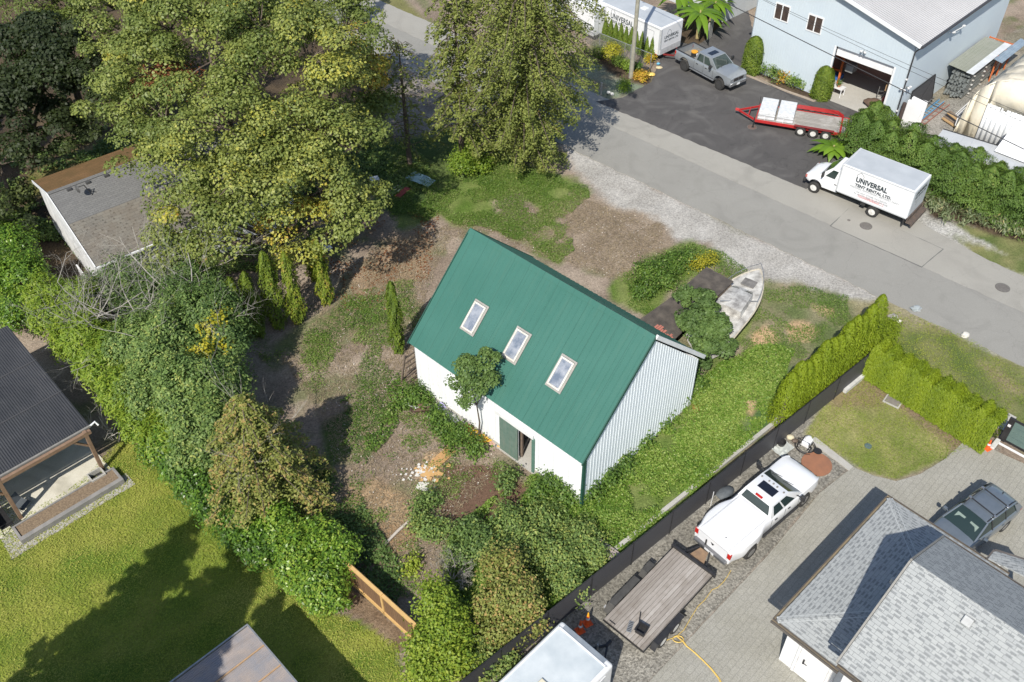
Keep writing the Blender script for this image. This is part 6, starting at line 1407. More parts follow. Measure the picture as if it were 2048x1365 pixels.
def column(label, base, H, r, mt=F_CEDAR, seed=1, name='columnar_cedar', n=5200, leaf=.11, tint=.5, group=None, tj=.12, cat='cedar', shape=None, lean=(0, 0), lump=.12, flat=False):
    rng = np.random.default_rng(seed); b = np.array(base, float); s = rng.random(n)**.85; a = rng.random(n)*2*math.pi
    shp = shape or (lambda s: np.minimum(1, .55+2.2*s)*np.sqrt(np.clip(1-s**2.2, 0, 1)))
    R0 = r*shp(s)*(1+lump*np.sin(a*3+s*9+seed)+lump*np.sin(a*5-s*17)); q = np.sqrt(.45+.55*rng.random(n))
    P = b+np.stack([np.cos(a)*R0*q+lean[0]*s, np.sin(a)*R0*q+lean[1]*s, .05+s*H], 1)
    N = np.stack([np.cos(a), np.sin(a), .5+0*a], 1); T = tint+rng.normal(0, tj, n)+.10*np.sin(a*3+s*9+seed)
    tr = MB().tube([tuple(b), tuple(b+np.array([lean[0]*.8, lean[1]*.8, H*.8]))], [r*.22, .02], 6)
    t = thing(name, label, cat, tuple(b), 0, group)
    leafmesh('crown', P-b, N, leaf*(.6+.8*rng.random(n)), T, mt, t, 2.2, .35, rng, .1, up=(0, 0, 1))
    tr.v = [tuple(Vector(v)-Vector(b)) for v in tr.v]; tr.build('trunk', M_BARK, t, smooth=True, fixn=False)
    return t
def columns():
    g = 'old columnar cedars between the brush and the maples'
    L = [((490,672),3.6,.55,'columnar cedar, furthest left of the row beside the bare branches',.50),((520,672),3.9,.6,'columnar cedar leaning in the middle of the left row',.45),((462,668),3.0,.5,'short columnar cedar half buried in the brush',.42),
         ((560,655),4.6,.75,'stout columnar cedar with a forked yellow green top',.5),((598,645),4.3,.6,'columnar cedar with orange tinged foot beside the bare soil',.68),((655,608),4.0,.55,'yellow green columnar cedar standing alone on the soil',.72),((632,560),2.6,.5,'small yellowish columnar cedar behind the lone one',.75),
         ((798,705),4.3,.5,'slim dark green columnar cedar at the left corner of the barn',.35)]
    for i, ((u, v), H, r, lab, t) in enumerate(L): column(lab, G(u, v), H*1.15, r*.82, F_CEDAR, 40+i, tint=t, group=g, n=4600, leaf=.14, lump=.24)
    # tall bright cedars along the slatted fence: from (1562,868) to (1725,742)
    a = G(1560, 845); b = G(1722, 722); m = 12
    for i in range(m):
        p = a.lerp(b, i/(m-1)); H = 3.5+.28*math.sin(i*1.9)+.075*i; nm = 'first' if i == 0 else None
        lab = {0: 'bright green cedar at the lower end of the tall row by the black fence', m-1: 'bright green cedar at the road end of the tall row'}.get(i, 'bright green cedar inside the tall row along the black slatted fence')
        column(lab, p, H, .80, F_CEDARB, 60+i, 'hedge_cedar', n=5000, leaf=.10, tint=.42+.05*math.sin(i*2.7), tj=.09, group='bright cedars in the tall row by the fence', lump=.05, shape=lambda s: np.minimum(1, .8+1.2*s)*np.clip(1-s, 0, 1)**.42)
    # small pyramids behind the chain link fence
    a = G(1170, 62); b = G(1303, 118); m = 14
    for i in range(m):
        p = a.lerp(b, i/(m-1)); lab = {0: 'small pyramid cedar at the left end of the row behind the wire fence', m-1: 'small pyramid cedar at the trailer hitch end of the row'}.get(i, 'small pyramid cedar in the row between the wire fence and the white trailers')
        column(lab, p, 1.75+.25*math.sin(i*3.1), .42, F_CEDAR, 90+i, 'pyramid_cedar', n=1500, leaf=.13, tint=.40, group='small pyramid cedars by the white trailers', lump=.05, shape=lambda s: np.clip(1-s, 0, 1)**.75)
    # ragged cedar row behind the box truck
    pts = [(1716,272),(1738,262),(1756,262),(1705,300),(1735,312),(1766,326),(1800,338),(1832,352),(1862,364),(1893,380),(1925,392),(1956,405),(1988,418),(2020,432),(2052,446),(2085,460),(1765,304),(1805,322),(1845,338),(1885,357),(1928,374),(1973,391),(2018,408),(2060,424)]
    for i, (u, v) in enumerate(pts):
        lab = {0: 'cedar at the yard end of the big hedge, beside the red trailer', 15: 'cedar at the right edge of the photo in the big hedge'}.get(i, 'cedar inside the big ragged hedge behind the box truck')
        column(lab, G(u, v+12), (2.5 if i < 3 else 3.0)+.25*math.sin(i*2.3), (.75, .85, .85)[i] if i < 3 else 1.3, F_HEDGE, 120+i, 'hedge_cedar', n=8500, leaf=.11, tint=.52+.12*math.sin(i*1.3), group='ragged cedars behind the box truck', lump=.3, tj=.13, shape=lambda s: np.minimum(1, .85+s)*np.clip(1-s**4, 0, 1)**.65)
columns()

def mass(name, label, cat, blobs, mt, seed, leaf=.13, per_m2=260, tint=.5, tj=.1, asp=1.6, jit=.45, group=None, base=None, kind=None, stems=True, clump=.35, shag=.2, up=None):
    """shrub / hedge body: blobs = (x, y, z, rx, ry, rz) ellipsoids in metres; leaves over their upper surface in small tufts"""
    rng = np.random.default_rng(seed); Pl = []; Nl = []; Tl = []
    for bl in blobs:
        x, y, z, rx, ry, rz = bl[:6]; tt = bl[6] if len(bl) > 6 else tint
        A = 2*math.pi*((rx*ry)+(rx*rz)+(ry*rz))/3*1.3; n = int(A*per_m2); k = max(3, int(n/14))
        D = rng.normal(0, 1, (k, 3)); D /= np.linalg.norm(D, axis=1)[:, None]; D[:, 2] = np.where(D[:, 2] < -.2, -D[:, 2], D[:, 2])
        f = (1.06-shag*rng.random(k)**1.3-.13*(np.sin(D[:, 0]*5+seed+x)+np.sin(D[:, 1]*6+y)+.6*np.sin(D[:, 2]*11+D[:, 0]*9)))[:, None]; C = np.array([x, y, z])+D*f*np.array([rx, ry, rz])
        q = rng.normal(0, clump*.4, (k, 14, 3)); P = (C[:, None, :]+q).reshape(-1, 3); N = np.repeat(D+np.array([0, 0, .6]), 14, axis=0)
        Pl.append(P); Nl.append(N); Tl.append(np.repeat(tt+rng.normal(0, tj, k), 14)+rng.normal(0, tj*.8, k*14))
    P = np.concatenate(Pl); N = np.concatenate(Nl); T = np.concatenate(Tl); ok = P[:, 2] > .02; P, N, T = P[ok], N[ok], T[ok]
    b = np.array([blobs[0][0], blobs[0][1], 0.]) if base is None else np.array(base, float)
    t = thing(name, label, cat, tuple(b), 0, group); 
    if kind: t['kind'] = kind
    leafmesh('foliage', P-b, N, leaf*(.6+.8*rng.random(len(P))), T, mt, t, asp, jit, rng, .15, up=up)
    if stems:
        mb = MB()
        for bl in blobs[:40]:
            for _ in range(1 if len(blobs) == 1 else 2):
                x, y, z, rx, ry, rz = bl[:6]; mb.tube([(x-b[0], y-b[1], 0), (x-b[0]+rng.normal(0, .15), y-b[1]+rng.normal(0, .15), max(.15, z+rz*.4))], [.04, .015], 5, cap=True)
        mb.build('stem', M_BARK, t, fixn=False)
    return t
def bl(u, v, z, r, rz=None, t=None):
    g = G(u, v, z); o = (g.x, g.y, z, r, r, rz or r); return o if t is None else o+(t,)
def hedges():
    # trimmed cedar hedge along the road side of the small lawn: solid ridge with a ragged top
    rng = np.random.default_rng(5); a = G(1738, 742); b = G(1978, 895); d = (b-a); L = d.length; d.normalize(); nn = Vector((-d.y, d.x, 0)); n = 52000
    s = rng.random(n); c = rng.random(n); H = 1.95+.12*np.sin(s*60)+.08*np.sin(s*23); w = .70
    peri = c*(2*1+.9); x = np.where(peri < 1, -w, np.where(peri < 1.9, -w+2*w*(peri-1)/.9, w)); z = np.where(peri < 1, peri*H, np.where(peri < 1.9, H, (2.9-peri)*H))
    x = x*(1-.22*(z/H)**4)+rng.normal(0, .05, n); z = z+rng.normal(0, .06, n)+.13*np.abs(np.sin(s*38))*(np.abs(x) < .5)*(z > H*.9)
    P = np.array(a)+np.array(d)*(s*L)[:, None]+np.array(nn)*x[:, None]+np.array([0, 0, 1])*np.maximum(z, .1)[:, None]
    N = np.array(nn)*np.sign(x)[:, None]*(np.abs(x) > .45)[:, None]+np.array([0, 0, 1.0])
    t = thing('cedar_hedge', 'long trimmed bright green cedar hedge between the small lawn and the road', 'hedge', tuple(a)); leafmesh('foliage', P-np.array(a), N, .10*(.6+.8*rng.random(n)), .38+rng.normal(0, .12, n)+.12*np.sin(s*31)+.22*np.clip(s-.82, 0, 1)*4*(rng.random(n) > .6), F_CEDARB, t, 2.2, .35, rng, .1, up=(0, 0, 1))
    mb = MB()
    for k in range(14): q = d*(L*(k+.5)/14); mb.tube([tuple(q), tuple(q+Vector((0, 0, 1.3)))], .04, 5)
    mb.build('stem', M_BARK, t, fixn=False)
    mass('cedar_hedge', 'short bright green cedar block with white flowers at the fence corner', 'hedge', [bl(1752, 690, .9, .55, 1.0), bl(1775, 668, .9, .5, .95), bl(1738, 700, 1.0, .5, 1.2)], F_CEDARB, 51, .10, 700, .4, .1, 2.0)
    mass('flower_patch', 'small white flowers on the cedar block at the fence corner', 'flowers', [bl(1753, 655, 1.75, .18, .2), bl(1748, 680, 1.6, .16, .2), bl(1760, 640, 1.5, .15, .2)], foliage('white_petal', [(0, (.5,.52,.3)), (1, (.7,.7,.5))]), 52, .07, 120, .5, stems=False)
    # laurel hedge along the left boundary, several separate bushes
    L = [(25,520,'round bright laurel bush at the left edge, top end of the boundary hedge',F_LAUREL,.55,[(15,500,1.6,1.5,1.5),(50,560,1.4,1.4,1.4),(-30,560,1.4,1.6,1.5),(30,630,1.0,1.2,1.2),(-20,470,1.8,1.4,1.4)]),
         (180,690,'feathery lime green bamboo like hedge beside the dark corrugated roof',F_LIME,.5,[(120,640,2.0,1.3,1.3),(170,680,2.1,1.4,1.4),(215,730,2.1,1.4,1.4),(260,790,2.0,1.35,1.4),(300,840,1.9,1.3,1.3),(150,610,2.2,1.2,1.2),(340,880,1.7,1.2,1.3),(95,600,1.8,1.1,1.2)]),
         (380,920,'dark glossy laurel hedge running down beside the lawn',F_LAUREL,.35,[(330,890,1.4,1.1,1.3),(370,930,1.4,1.1,1.3),(405,970,1.3,1.1,1.2),(440,1010,1.2,1.05,1.1),(480,1050,1.1,1.0,1.0),(300,850,1.4,1.0,1.2),(420,900,1.5,1.2,1.3),(520,1090,1.0,.95,1.0)]),
         (620,1130,'bright glossy laurel bush at the lawn corner by the timber fence',F_LAUREL,.68,[(560,1060,1.3,1.0,1.1),(600,1110,1.2,1.0,1.1),(640,1160,1.1,1.0,1.0),(670,1110,1.2,.9,1.0),(640,1080,1.3,.9,1.0),(655,1195,.8,.75,.8),(590,1150,.8,.7,.8)]),
         (380,800,'mass of dark green holly like shrubs between the bare trees and the laurel hedge',F_BRAMB,.56,[(330,740,3.4,1.6,1.9),(390,790,3.6,1.6,2.0),(300,800,2.6,1.3,1.6),(410,850,2.9,1.4,1.7),(350,690,3.6,1.5,1.9),(440,780,3.0,1.3,1.7),(280,700,3.0,1.4,1.7),(400,920,2.0,1.1,1.3)]),
         (420,650,'dark shrub dotted with yellow leaves beside the columnar cedars',F_BRAMB,.35,[(420,640,3.9,1.4,1.9),(400,580,3.2,1.2,1.6),(370,620,3.4,1.3,1.7),(450,690,3.2,1.3,1.7),(330,570,1.8,1.2,1.2),(250,560,1.6,1.3,1.3),(200,600,1.5,1.2,1.2),(300,620,1.8,1.3,1.3)])]
    for i, (u, v, lab, mt, tn, B) in enumerate(L):
        feath = mt is F_LIME
        mass('laurel_hedge' if mt is F_LAUREL else ('bamboo_hedge' if feath else 'shrub'), lab, 'hedge' if mt is not F_BRAMB else 'shrub', [bl(a_, b_, z, r, rz) for a_, b_, z, r, rz in B], mt, 200+i, .15 if not feath else .22, 430, tn+.06, .16, 1.9 if not feath else 3.4, .5, group='bushes of the left boundary hedge', shag=.3)
    mass('yellow_shrub', 'loose cluster of bright yellow leaves on the brush by the bare trees', 'shrub', [bl(425,660,4.6,.55,.6), bl(405,700,4.4,.45,.5), bl(435,635,4.9,.45,.5), bl(445,690,4.2,.35,.4), bl(270,700,3.0,.3,.3), bl(295,740,3.0,.35,.35)], F_YEL, 211, .15, 110, .35, .12, 1.4, stems=True)
    # trimmed columns before the warehouse
    for i, (u, v, H, lab) in enumerate(((1500, 146, 2.9, 'trimmed rounded cedar column at the left corner of the blue warehouse'), (1640, 197, 2.5, 'trimmed cedar column beside the open garage doorway'))):
        column(lab, G(u, v), H, .78, F_CEDAR, 230+i, 'trimmed_cedar', n=9000, leaf=.11, tint=.45, lump=.02, shape=lambda s: np.minimum(1, .9+s)*np.clip(1-s**5, 0, 1)**.5, group='trimmed cedars before the warehouse')
hedges()

def bare(label, base, tips, seed, r0=.16, depth=5, name='bare_tree', spread=.75, n0=5, group=None, lf=.42, twigs=2):
    rng = random.Random(seed); b = Vector(base); b.z = 0; mb = MB()
    def grow(p, d, L, r, k):
        q = p; pts = [q]; dd = d.copy()
        for i in range(4):
            dd = (dd+Vector((rng.gauss(0, .12), rng.gauss(0, .12), rng.gauss(0, .06)+.03))).normalized(); q = q+dd*L/4; pts.append(q)
        mb.tube(pts, [r, r*.9, r*.8, r*.68, r*.55], 5 if k > 2 else 3, cap=False)
        if k == 0: return
        for j in range(twigs+(1 if rng.random() < .4 else 0)):
            s = rng.randint(2, 4); ax = Vector((rng.gauss(0, 1), rng.gauss(0, 1), rng.gauss(0, .6))).normalized()
            nd = (dd+ax*spread*(1+.3*rng.random())).normalized(); grow(pts[s], nd, L*(.56+.2*rng.random()), r*.52, k-1)
    for t in tips:
        t = Vector(t); d = (t-b); L = d.length; d.normalize(); grow(b, d, L*lf, r0, depth)
    o = thing(name, label, 'tree', tuple(b), 0, group); mb.v = [tuple(Vector(v)-b) for v in mb.v]; mb.build('trunk', M_GBARK, o, fixn=False); return o
def bares():
    g = 'leafless grey trees over the brush at the left'
    bare('leafless grey tree spreading widest over the brush, trunk near the yellow shrub', G(330, 650, 3), [G(300,500,7), G(400,520,7), G(240,560,6.5), G(380,470,6.5), G(420,600,6.5), G(200,600,6)], 301, .07, 6, group=g, lf=.56)
    bare('leafless grey tree reaching up over the corner of the old house roof', G(165, 640, 3), [G(110,520,6), G(160,560,6.5), G(60,590,5.5), G(240,640,5.5), G(180,490,6)], 302, .062, 6, group=g, lf=.56)
    bare('leafless tree with pale twigs standing in front of the olive cedar', G(485, 850, 3.5), [G(470,750,7.4), G(520,770,7), G(455,800,6.6)], 323, .07, 5, group=g, spread=.35, lf=.5)
    bare('dead branch poking out sideways over the dark corrugated roof', G(225, 850, 1.2), [G(110,790,3.6), G(130,830,3.4)], 304, .045, 3, name='dead_branch', group=g, twigs=2)
    bare('brown twiggy dead bush between the bottom bushes and the bare soil', G(905, 1165), [G(880,1100,1.5), G(940,1110,1.6), G(915,1080,1.5), G(860,1140,1.0), G(950,1150,1.2)], 305, .04, 4, name='dead_bush', twigs=3)
bares()

def shrubs():
    broadleaf('young broadleaf tree with two thin stems standing against the barn wall', (957, 872), [(937,745,4.9,.62,.45),(978,722,5.2,.5,.45),(925,772,4.4,.5,.4),(960,770,4.4,.5,.45),(940,800,3.7,.42,.5),(985,762,4.5,.35,.4),(928,728,5.1,.35,.5)], mt=F_BRAMB, seed=401, leaf=.12, per=75, cl=.34, name='young_tree', r0=.05, cover=1.7, flat=.8)
    broadleaf('dense dark green shrub between the barn and the boat', (1405, 715), [(1405,610,2.3,.75,.35),(1385,650,2.1,.8,.35),(1425,650,2.0,.75,.4),(1410,690,1.5,.7,.4),(1445,690,1.2,.5,.4),(1370,600,2.2,.5,.35),(1390,725,.8,.6,.35)], mt=F_BRAMB, seed=402, leaf=.16, per=150, cl=.42, name='large_shrub', r0=.07, cover=1.5, cat='shrub')
    # bramble thicket at the bottom
    T = [('blue green bramble mound left of the thicket, nearest the bare soil',[(935,1070,.6,.65,.8),(960,1095,.6,.7,.8),(925,1110,.5,.6,.6)],F_BRAMB,.45),
         ('bramble mound in the middle of the thicket below the barn',[(1020,1050,.6,.9,.7),(1060,1090,.5,1.0,.7),(1010,1110,.5,.9,.7),(1090,1040,.4,.9,.5)],F_BRAMB,.62),
         ('bramble mound beside the black fence in the thicket',[(1120,1120,.5,1.0,.7),(1160,1080,.4,.9,.6),(1140,1170,.5,.8,.7),(1190,1110,.4,.7,.5)],F_BRAMB,.68),
         ('yellow green bush at the bottom centre next to the trailer roof',[(1005,1145,1.3,.8,1.2),(1035,1205,1.2,1.0,1.2),(990,1215,1.0,.7,1.0),(1055,1245,.8,.7,.8),(1005,1270,.7,.7,.8)],F_OLIVE,.66),
         ('bright yellow green bush at the bottom edge beside the timber fence',[(872,1215,1.5,.7,1.3),(895,1260,1.2,.9,1.1),(858,1300,1.0,.9,1.0),(905,1325,.8,.85,.9),(850,1350,.7,.9,.8)],F_LIME,.62),
         ('ragged olive weeds between the two bottom bushes and the fence',[(960,1330,.4,.8,.6),(1000,1320,.4,.7,.5),(940,1290,.4,.6,.5)],F_BRAMB,.75),
         ('low green bush on the soil left of the dark mulch patch',[(858,1000,.25,.38,.35),(840,1012,.2,.3,.3)],F_BRAMB,.5),
         ('low weedy bush beside the wood chip patch',[(850,1060,.25,.5,.4),(840,1040,.25,.4,.35),(880,1060,.25,.45,.4)],F_BRAMB,.65),
         ('small round green bush in front of the barn corner',[(1010,975,.35,.35,.45),(1020,955,.3,.3,.35)],F_BRAMB,.5),
         ('leafy weeds climbing at the near left corner of the barn',[(830,790,.4,.6,.45),(810,800,.3,.5,.35),(850,800,.25,.4,.3)],F_WEED,.35),
         ('leafy weeds in front of the barn wall beside the yellow hose',[(885,855,.3,.6,.4),(920,870,.3,.6,.4),(950,895,.25,.55,.35),(905,885,.25,.5,.3),(870,830,.25,.45,.3)],F_WEED,.3),
         ('vine mound creeping up the right corner of the barn wall',[(1105,962,.45,.5,.5),(1075,985,.35,.45,.4),(1135,990,.4,.55,.45),(1180,980,.4,.5,.5),(1212,955,.4,.5,.5)],F_WEED,.3),
         ('vine mound along the foot of the ribbed barn gable',[(1240,925,.4,.6,.5),(1280,880,.4,.6,.5),(1320,835,.4,.6,.5),(1355,795,.4,.6,.5),(1385,765,.4,.6,.5)],F_WEED,.38),
         ('green shrubby weeds behind the felt roofed shed',[(1300,545,.4,.8,.5),(1340,530,.4,.8,.5),(1290,580,.3,.7,.4),(1370,520,.4,.7,.5),(1330,560,.4,.6,.5)],F_WEED,.35),
         ('yellow flowering weed clump beside the boat bow',[(1405,527,.6,.4,.4),(1425,520,.5,.35,.4),(1388,530,.5,.3,.35)],F_YEL,.2),
         ('bright lime shrub under the leaning conifer by the road verge',[(925,330,.8,.9,.9),(940,290,.9,.8,.9),(965,330,.5,.7,.6)],F_LIME,.4),
         ('small yellow weed clump on the soil above the timber fence',[(828,1128,.15,.3,.25),(820,1140,.15,.25,.2)],F_LIME,.95)]
    for i, (lab, B, mt, tn) in enumerate(T):
        lf = .125 if mt is not F_YEL else .09
        mass('bramble_bush' if mt is F_BRAMB else ('weed_clump' if mt is F_WEED else ('flowering_weed' if mt is F_YEL else 'bush')), lab, 'bush', [bl(u, v, z, r, rz) for u, v, z, r, rz in B], mt, 420+i, lf, 430, tn+.05, .17, 1.6, .6, shag=.5, clump=.45, stems=mt is not F_YEL)
    # flower bed plants before the warehouse
    rngp = random.Random(9)
    P = [(1526,150,.4,.35,F_WEED,.6),(1541,150,.45,.4,F_BRAMB,.6),(1556,158,.45,.4,F_WEED,.5),(1568,162,.4,.4,F_YEL,.9),(1580,168,.4,.35,F_BRAMB,.75),(1592,172,.4,.4,F_WEED,.55),(1604,176,.35,.35,F_LIME,.6),(1616,172,.4,.38,F_CEDAR,.2),(1630,192,.25,.3,F_LIME,.6),(1510,146,.3,.3,F_LIME,.5)]
    for i, (u, v, h, r, mt, tn) in enumerate(P):
        mass('bed_plant', ('leafy plant right beside the left trimmed cedar, on its yard side', 'dull green plant just right of the left trimmed cedar', 'fresh green plant between the dull one and the orange clump', 'orange yellow clump in the middle of the warehouse flower bed', 'grey green plant right of the orange yellow clump', 'tall fresh green plant in the right half of the flower bed', 'small lime green plant left of the dark round bush', 'dark round bush beside the right trimmed cedar', 'small lime plant at the kerb corner before the right trimmed cedar', 'tiny lime plant at the left end of the bed kerb')[i], 'plant', [bl(u, v-6, h, r, h)], mt, 450+i, .15, 260, tn, .12, 2.2, .7, group='plants in the warehouse flower bed')
    Q = [((1225, 112), .62, F_YEL, .35, 'bright yellow rounded shrub before the wire fence by the pole'), ((1197, 113), .42, F_CEDAR, .25, 'dark green ball shrub left of the bright yellow shrub'), ((1236, 130), .42, F_CEDAR, .25, 'dark green ball shrub right of the bright yellow shrub'), ((1254, 138), .4, F_LIME, .5, 'small light green plant at the foot of the utility pole'), ((1250, 178), .42, F_LIME, .35, 'light green shrub at the corner of the dark asphalt yard'), ((1282, 158), .42, F_YEL, .85, 'ochre shrub beside the black rubbish bag'), ((1274, 140), .3, F_LAUREL, .5, 'small green shrub just right of the utility pole'), ((1300, 125), .32, F_YEL, .7, 'tall yellowish plant at the end of the pyramid cedars')]
    for i, ((u, v), r, mt, tn, lab) in enumerate(Q): mass('garden_shrub', lab, 'shrub', [bl(u, v-5, r*.8, r, r*.95)], mt, 470+i, .11, 600, tn, .08, 1.5, .4, shag=.1)
    # spiky verge plants under the hedge, grasses
    for i, (u, v, r) in enumerate(((1862,412,.5),(1880,420,.5),(1905,430,.45),(1930,438,.5),(1955,446,.5),(1985,452,.55),(2010,460,.5),(2035,465,.5),(1892,440,.35))):
        mass('verge_plant', 'tufted grey green plant at the foot of the big cedar hedge', 'plant', [bl(u, v-4, .3, r, .4)], foliage('iris_leaf', [(0, (.10,.14,.05)), (.6, (.24,.28,.16)), (1, (.35,.28,.12))]), 490+i, .28, 120, .45, .2, 5, .5, group='tufted plants under the big hedge', up=(0, 0, 1))
shrubs()

def banana(label, base, n, L, seed, H=1.6):
    rng = random.Random(seed); b = Vector(base); t = thing('banana_plant', label, 'plant', tuple(b), 0, 'banana plants by the yard')
    mb = MB()
    for k in range(3): a = rng.random()*6.28; mb.tube([(.2*math.cos(a), .2*math.sin(a), 0), (.15*math.cos(a), .15*math.sin(a), H*.6), (.05, 0, H)], [.14, .11, .05], 8)
    mb.build('stem', mat('banana_stem', (.42,.33,.16), (.28,.25,.10), 5, .7), t, smooth=True)
    for i in range(n):
        a = i*2.4+rng.random()*.5; d = Vector((math.cos(a), math.sin(a), 0)); sd_ = Vector((-d.y, d.x, 0)); l = L*(.7+.4*rng.random()); el = .9-.5*rng.random(); w = .26*(.8+.4*rng.random()); m = 9; c = []; e1 = []; e2 = []
        for j in range(m+1):
            s = j/m; p = d*(l*s*math.cos(el*(1-s)))+Vector((0, 0, H*.9+l*(math.sin(el)*s-.85*s*s))); ww = w*math.sin(math.pi*min(1, .08+.92*s)**.8)*(1+.12*(j % 2)); c.append(p); e1.append(p+sd_*ww-Vector((0, 0, ww*.35))); e2.append(p-sd_*ww-Vector((0, 0, ww*.35)))
        me_ = MB().loft([e1, c, e2], closed=False); o = me_.build('leaf', F_BANANA, t, smooth=True); at = o.data.attributes.new('tint', 'FLOAT', 'FACE'); at.data.foreach_set('value', [.3+.6*rng.random()]*len(o.data.polygons))
def bananas():
    banana('tall banana plant with broad drooping leaves beside the white lettered trailer', G(1393, 75), 24, 2.5, 1, 2.3)
    banana('banana plant with yellowing leaves behind the lettered trailer roof', G(1352, 40), 18, 2.3, 2, 2.4)
    banana('low banana plant with bright leaves between the hedge and the box truck cab', G(1662, 312), 18, 1.6, 3, .8)
    banana('banana plant with bright leaves at the foot of the grey outbuilding', G(1425, 45), 18, 2.1, 4, 1.8)
bananas()

# ---------------- small ground plants nobody could count ----------------
def cover(name, label, poly, dens, leaf, mt, tint, seed, zmax=.18, asp=1.5, kind='stuff', tj=.15, warp=6, patch=.0, cat='ground cover', up=None, jit=.45, big=.3):
    P2 = [G(u, v) for u, v in poly]; x0, x1 = min(p.x for p in P2), max(p.x for p in P2); y0, y1 = min(p.y for p in P2), max(p.y for p in P2); rng = np.random.default_rng(seed)
    n = int((x1-x0)*(y1-y0)*dens); x = x0+(x1-x0)*rng.random(n); y = y0+(y1-y0)*rng.random(n)
    u, v = PROJ(np.stack([x, y, 0*x], 1)); wu = (fnoise(x, y, 1.6, 11+seed)-.5)*warp*3; wv = (fnoise(x, y, 1.6, 31+seed)-.5)*warp*3; ok = inpoly(u+wu, v+wv, poly)
    if patch: ok &= rng.random(len(x)) < np.clip((fnoise(x, y, 1.5, seed+3, 4)-patch+.05)/.13, 0, 1)**1.5
    x, y = x[ok], y[ok]; h = fnoise(x, y, .9, seed+5, 3); z = rng.random(len(x))*zmax*(.3+1.4*h)+.01
    P = np.stack([x, y, z], 1); N = np.tile([0, 0, 1.0], (len(x), 1)); T = tint+(h-.5)*.5+rng.normal(0, tj, len(x))
    o = leafmesh(name, P, N, leaf*(.6+.8*rng.random(len(x))), T+big*(fnoise(x, y, 3.5, seed+9, 4)-.5), mt, None, asp, jit, rng, .15, up=up); tag(o, label, cat, kind=kind); return o
cover('ground_vines', 'dense low green vines between the barn and the black fence', [(1395,770),(1440,730),(1530,695),(1590,705),(1560,800),(1530,858),(1400,980),(1320,1060),(1240,1135),(1190,1165),(1060,1240),(960,1250),(900,1190),(890,1110),(905,1050),(1000,990),(1080,950),(1160,972),(1250,945),(1330,830)], 1150, .10, foliage('vine_leaf', [(0, (.06,.125,.018)), (.5, (.155,.275,.035)), (1, (.32,.40,.10))], .5, .35), .52, 501, .26, tj=.25, big=.9, patch=.33)
cover('meadow_weeds', 'leafy weeds in the sunny opening beyond the barn', [(870,330),(950,280),(1010,300),(1100,345),(1172,372),(1180,400),(1130,430),(1150,500),(1120,530),(1060,490),(960,450),(940,455),(905,450),(880,430),(830,455),(780,440),(770,330),(800,290)], 900, .085, F_WEED, .62, 502, .14, patch=.42, tj=.22, asp=2.6, big=.7)
cover('scrub_weeds', 'thin scattered weeds over the bare soil of the lot', [(500,700),(640,600),(800,560),(860,560),(830,700),(830,780),(900,850),(1010,930),(1060,960),(1000,1000),(900,1120),(900,1250),(800,1200),(700,1080),(600,1000),(640,800)], 420, .085, F_WEED, .55, 503, .12, patch=.56, tj=.25, asp=2.2, big=.7)
cover('roadside_weeds', 'mixed weeds around the boat and the sandy patches', [(1225,560),(1300,515),(1380,480),(1450,510),(1530,560),(1600,565),(1700,600),(1700,660),(1600,720),(1540,700),(1440,740),(1400,740),(1480,640),(1440,560),(1330,600),(1320,640),(1240,610)], 560, .08, F_WEED, .6, 504, .11, patch=.47, tj=.22, asp=2.4, big=.7)
cover('shade_weeds', 'green weeds on the slope below the columnar cedars', [(640,650),(700,600),(800,585),(835,620),(830,680),(760,700),(700,720),(620,770),(560,720)], 480, .09, F_WEED, .55, 505, .14, patch=.47, tj=.22, asp=2.2, big=.7)
cover('shade_vines', 'dark green vines in the tree shade left of the barn', [(640,850),(700,790),(800,760),(800,850),(740,930),(650,950)], 300, .12, F_WEED, .35, 506, .18, patch=.52, tj=.2)
cover('fence_shade_vines', 'dark weeds in the shade behind the timber fence', [(640,930),(720,1000),(800,1130),(850,1200),(830,1260),(740,1170),(660,1080),(610,1000)], 300, .13, F_BRAMB, .35, 507, .25, patch=.48)
cover('forest_litter', 'fallen leaves and low plants under the big trees', [(0,300),(250,250),(760,260),(860,340),(760,420),(640,470),(560,540),(330,560),(230,560),(100,480),(0,470)], 200, .16, F_BRAMB, .6, 508, .2, patch=.45)
cover('dry_straw', 'dry straw and twigs scattered on the bare ground', [(760,480),(1150,400),(1330,450),(1320,560),(1230,560),(1120,520),(900,480),(850,600),(830,740),(900,860),(1000,930),(900,1040),(880,1180),(760,1150),(690,1000),(640,830),(560,720)], 150, .22, mat_straw := foliage('straw', [(0, (.16,.12,.08)), (1, (.42,.34,.22))], .9, .1), .5, 509, .05, asp=11, patch=.3, jit=.25)
cover('lawn_grass', 'short mown grass of the sunny left lawn', [(-200,850),(0,975),(40,1040),(180,945),(240,880),(330,930),(400,1000),(470,1060),(560,1140),(650,1215),(720,1245),(790,1290),(830,1450),(-200,1450)], 420, .085, foliage('lawn_blade', [(0, (.17,.26,.03)), (.5, (.30,.365,.045)), (1, (.47,.45,.12))], .7, .3), .5, 510, .05, asp=3.5, cat='grass', jit=.5, big=1.3)
cover('verge_grass', 'mown grass of the strip by the road and the small lawn', [(1700,640),(1770,612),(1860,640),(1960,690),(2100,770),(2060,860),(2010,845),(1960,890),(1885,915),(1790,958),(1702,928),(1608,868),(1640,825),(1720,745),(1740,690)], 260, .075, MATS['lawn_blade'], .35, 511, .04, asp=3.5, cat='grass', patch=.33, jit=.5, big=1.0)

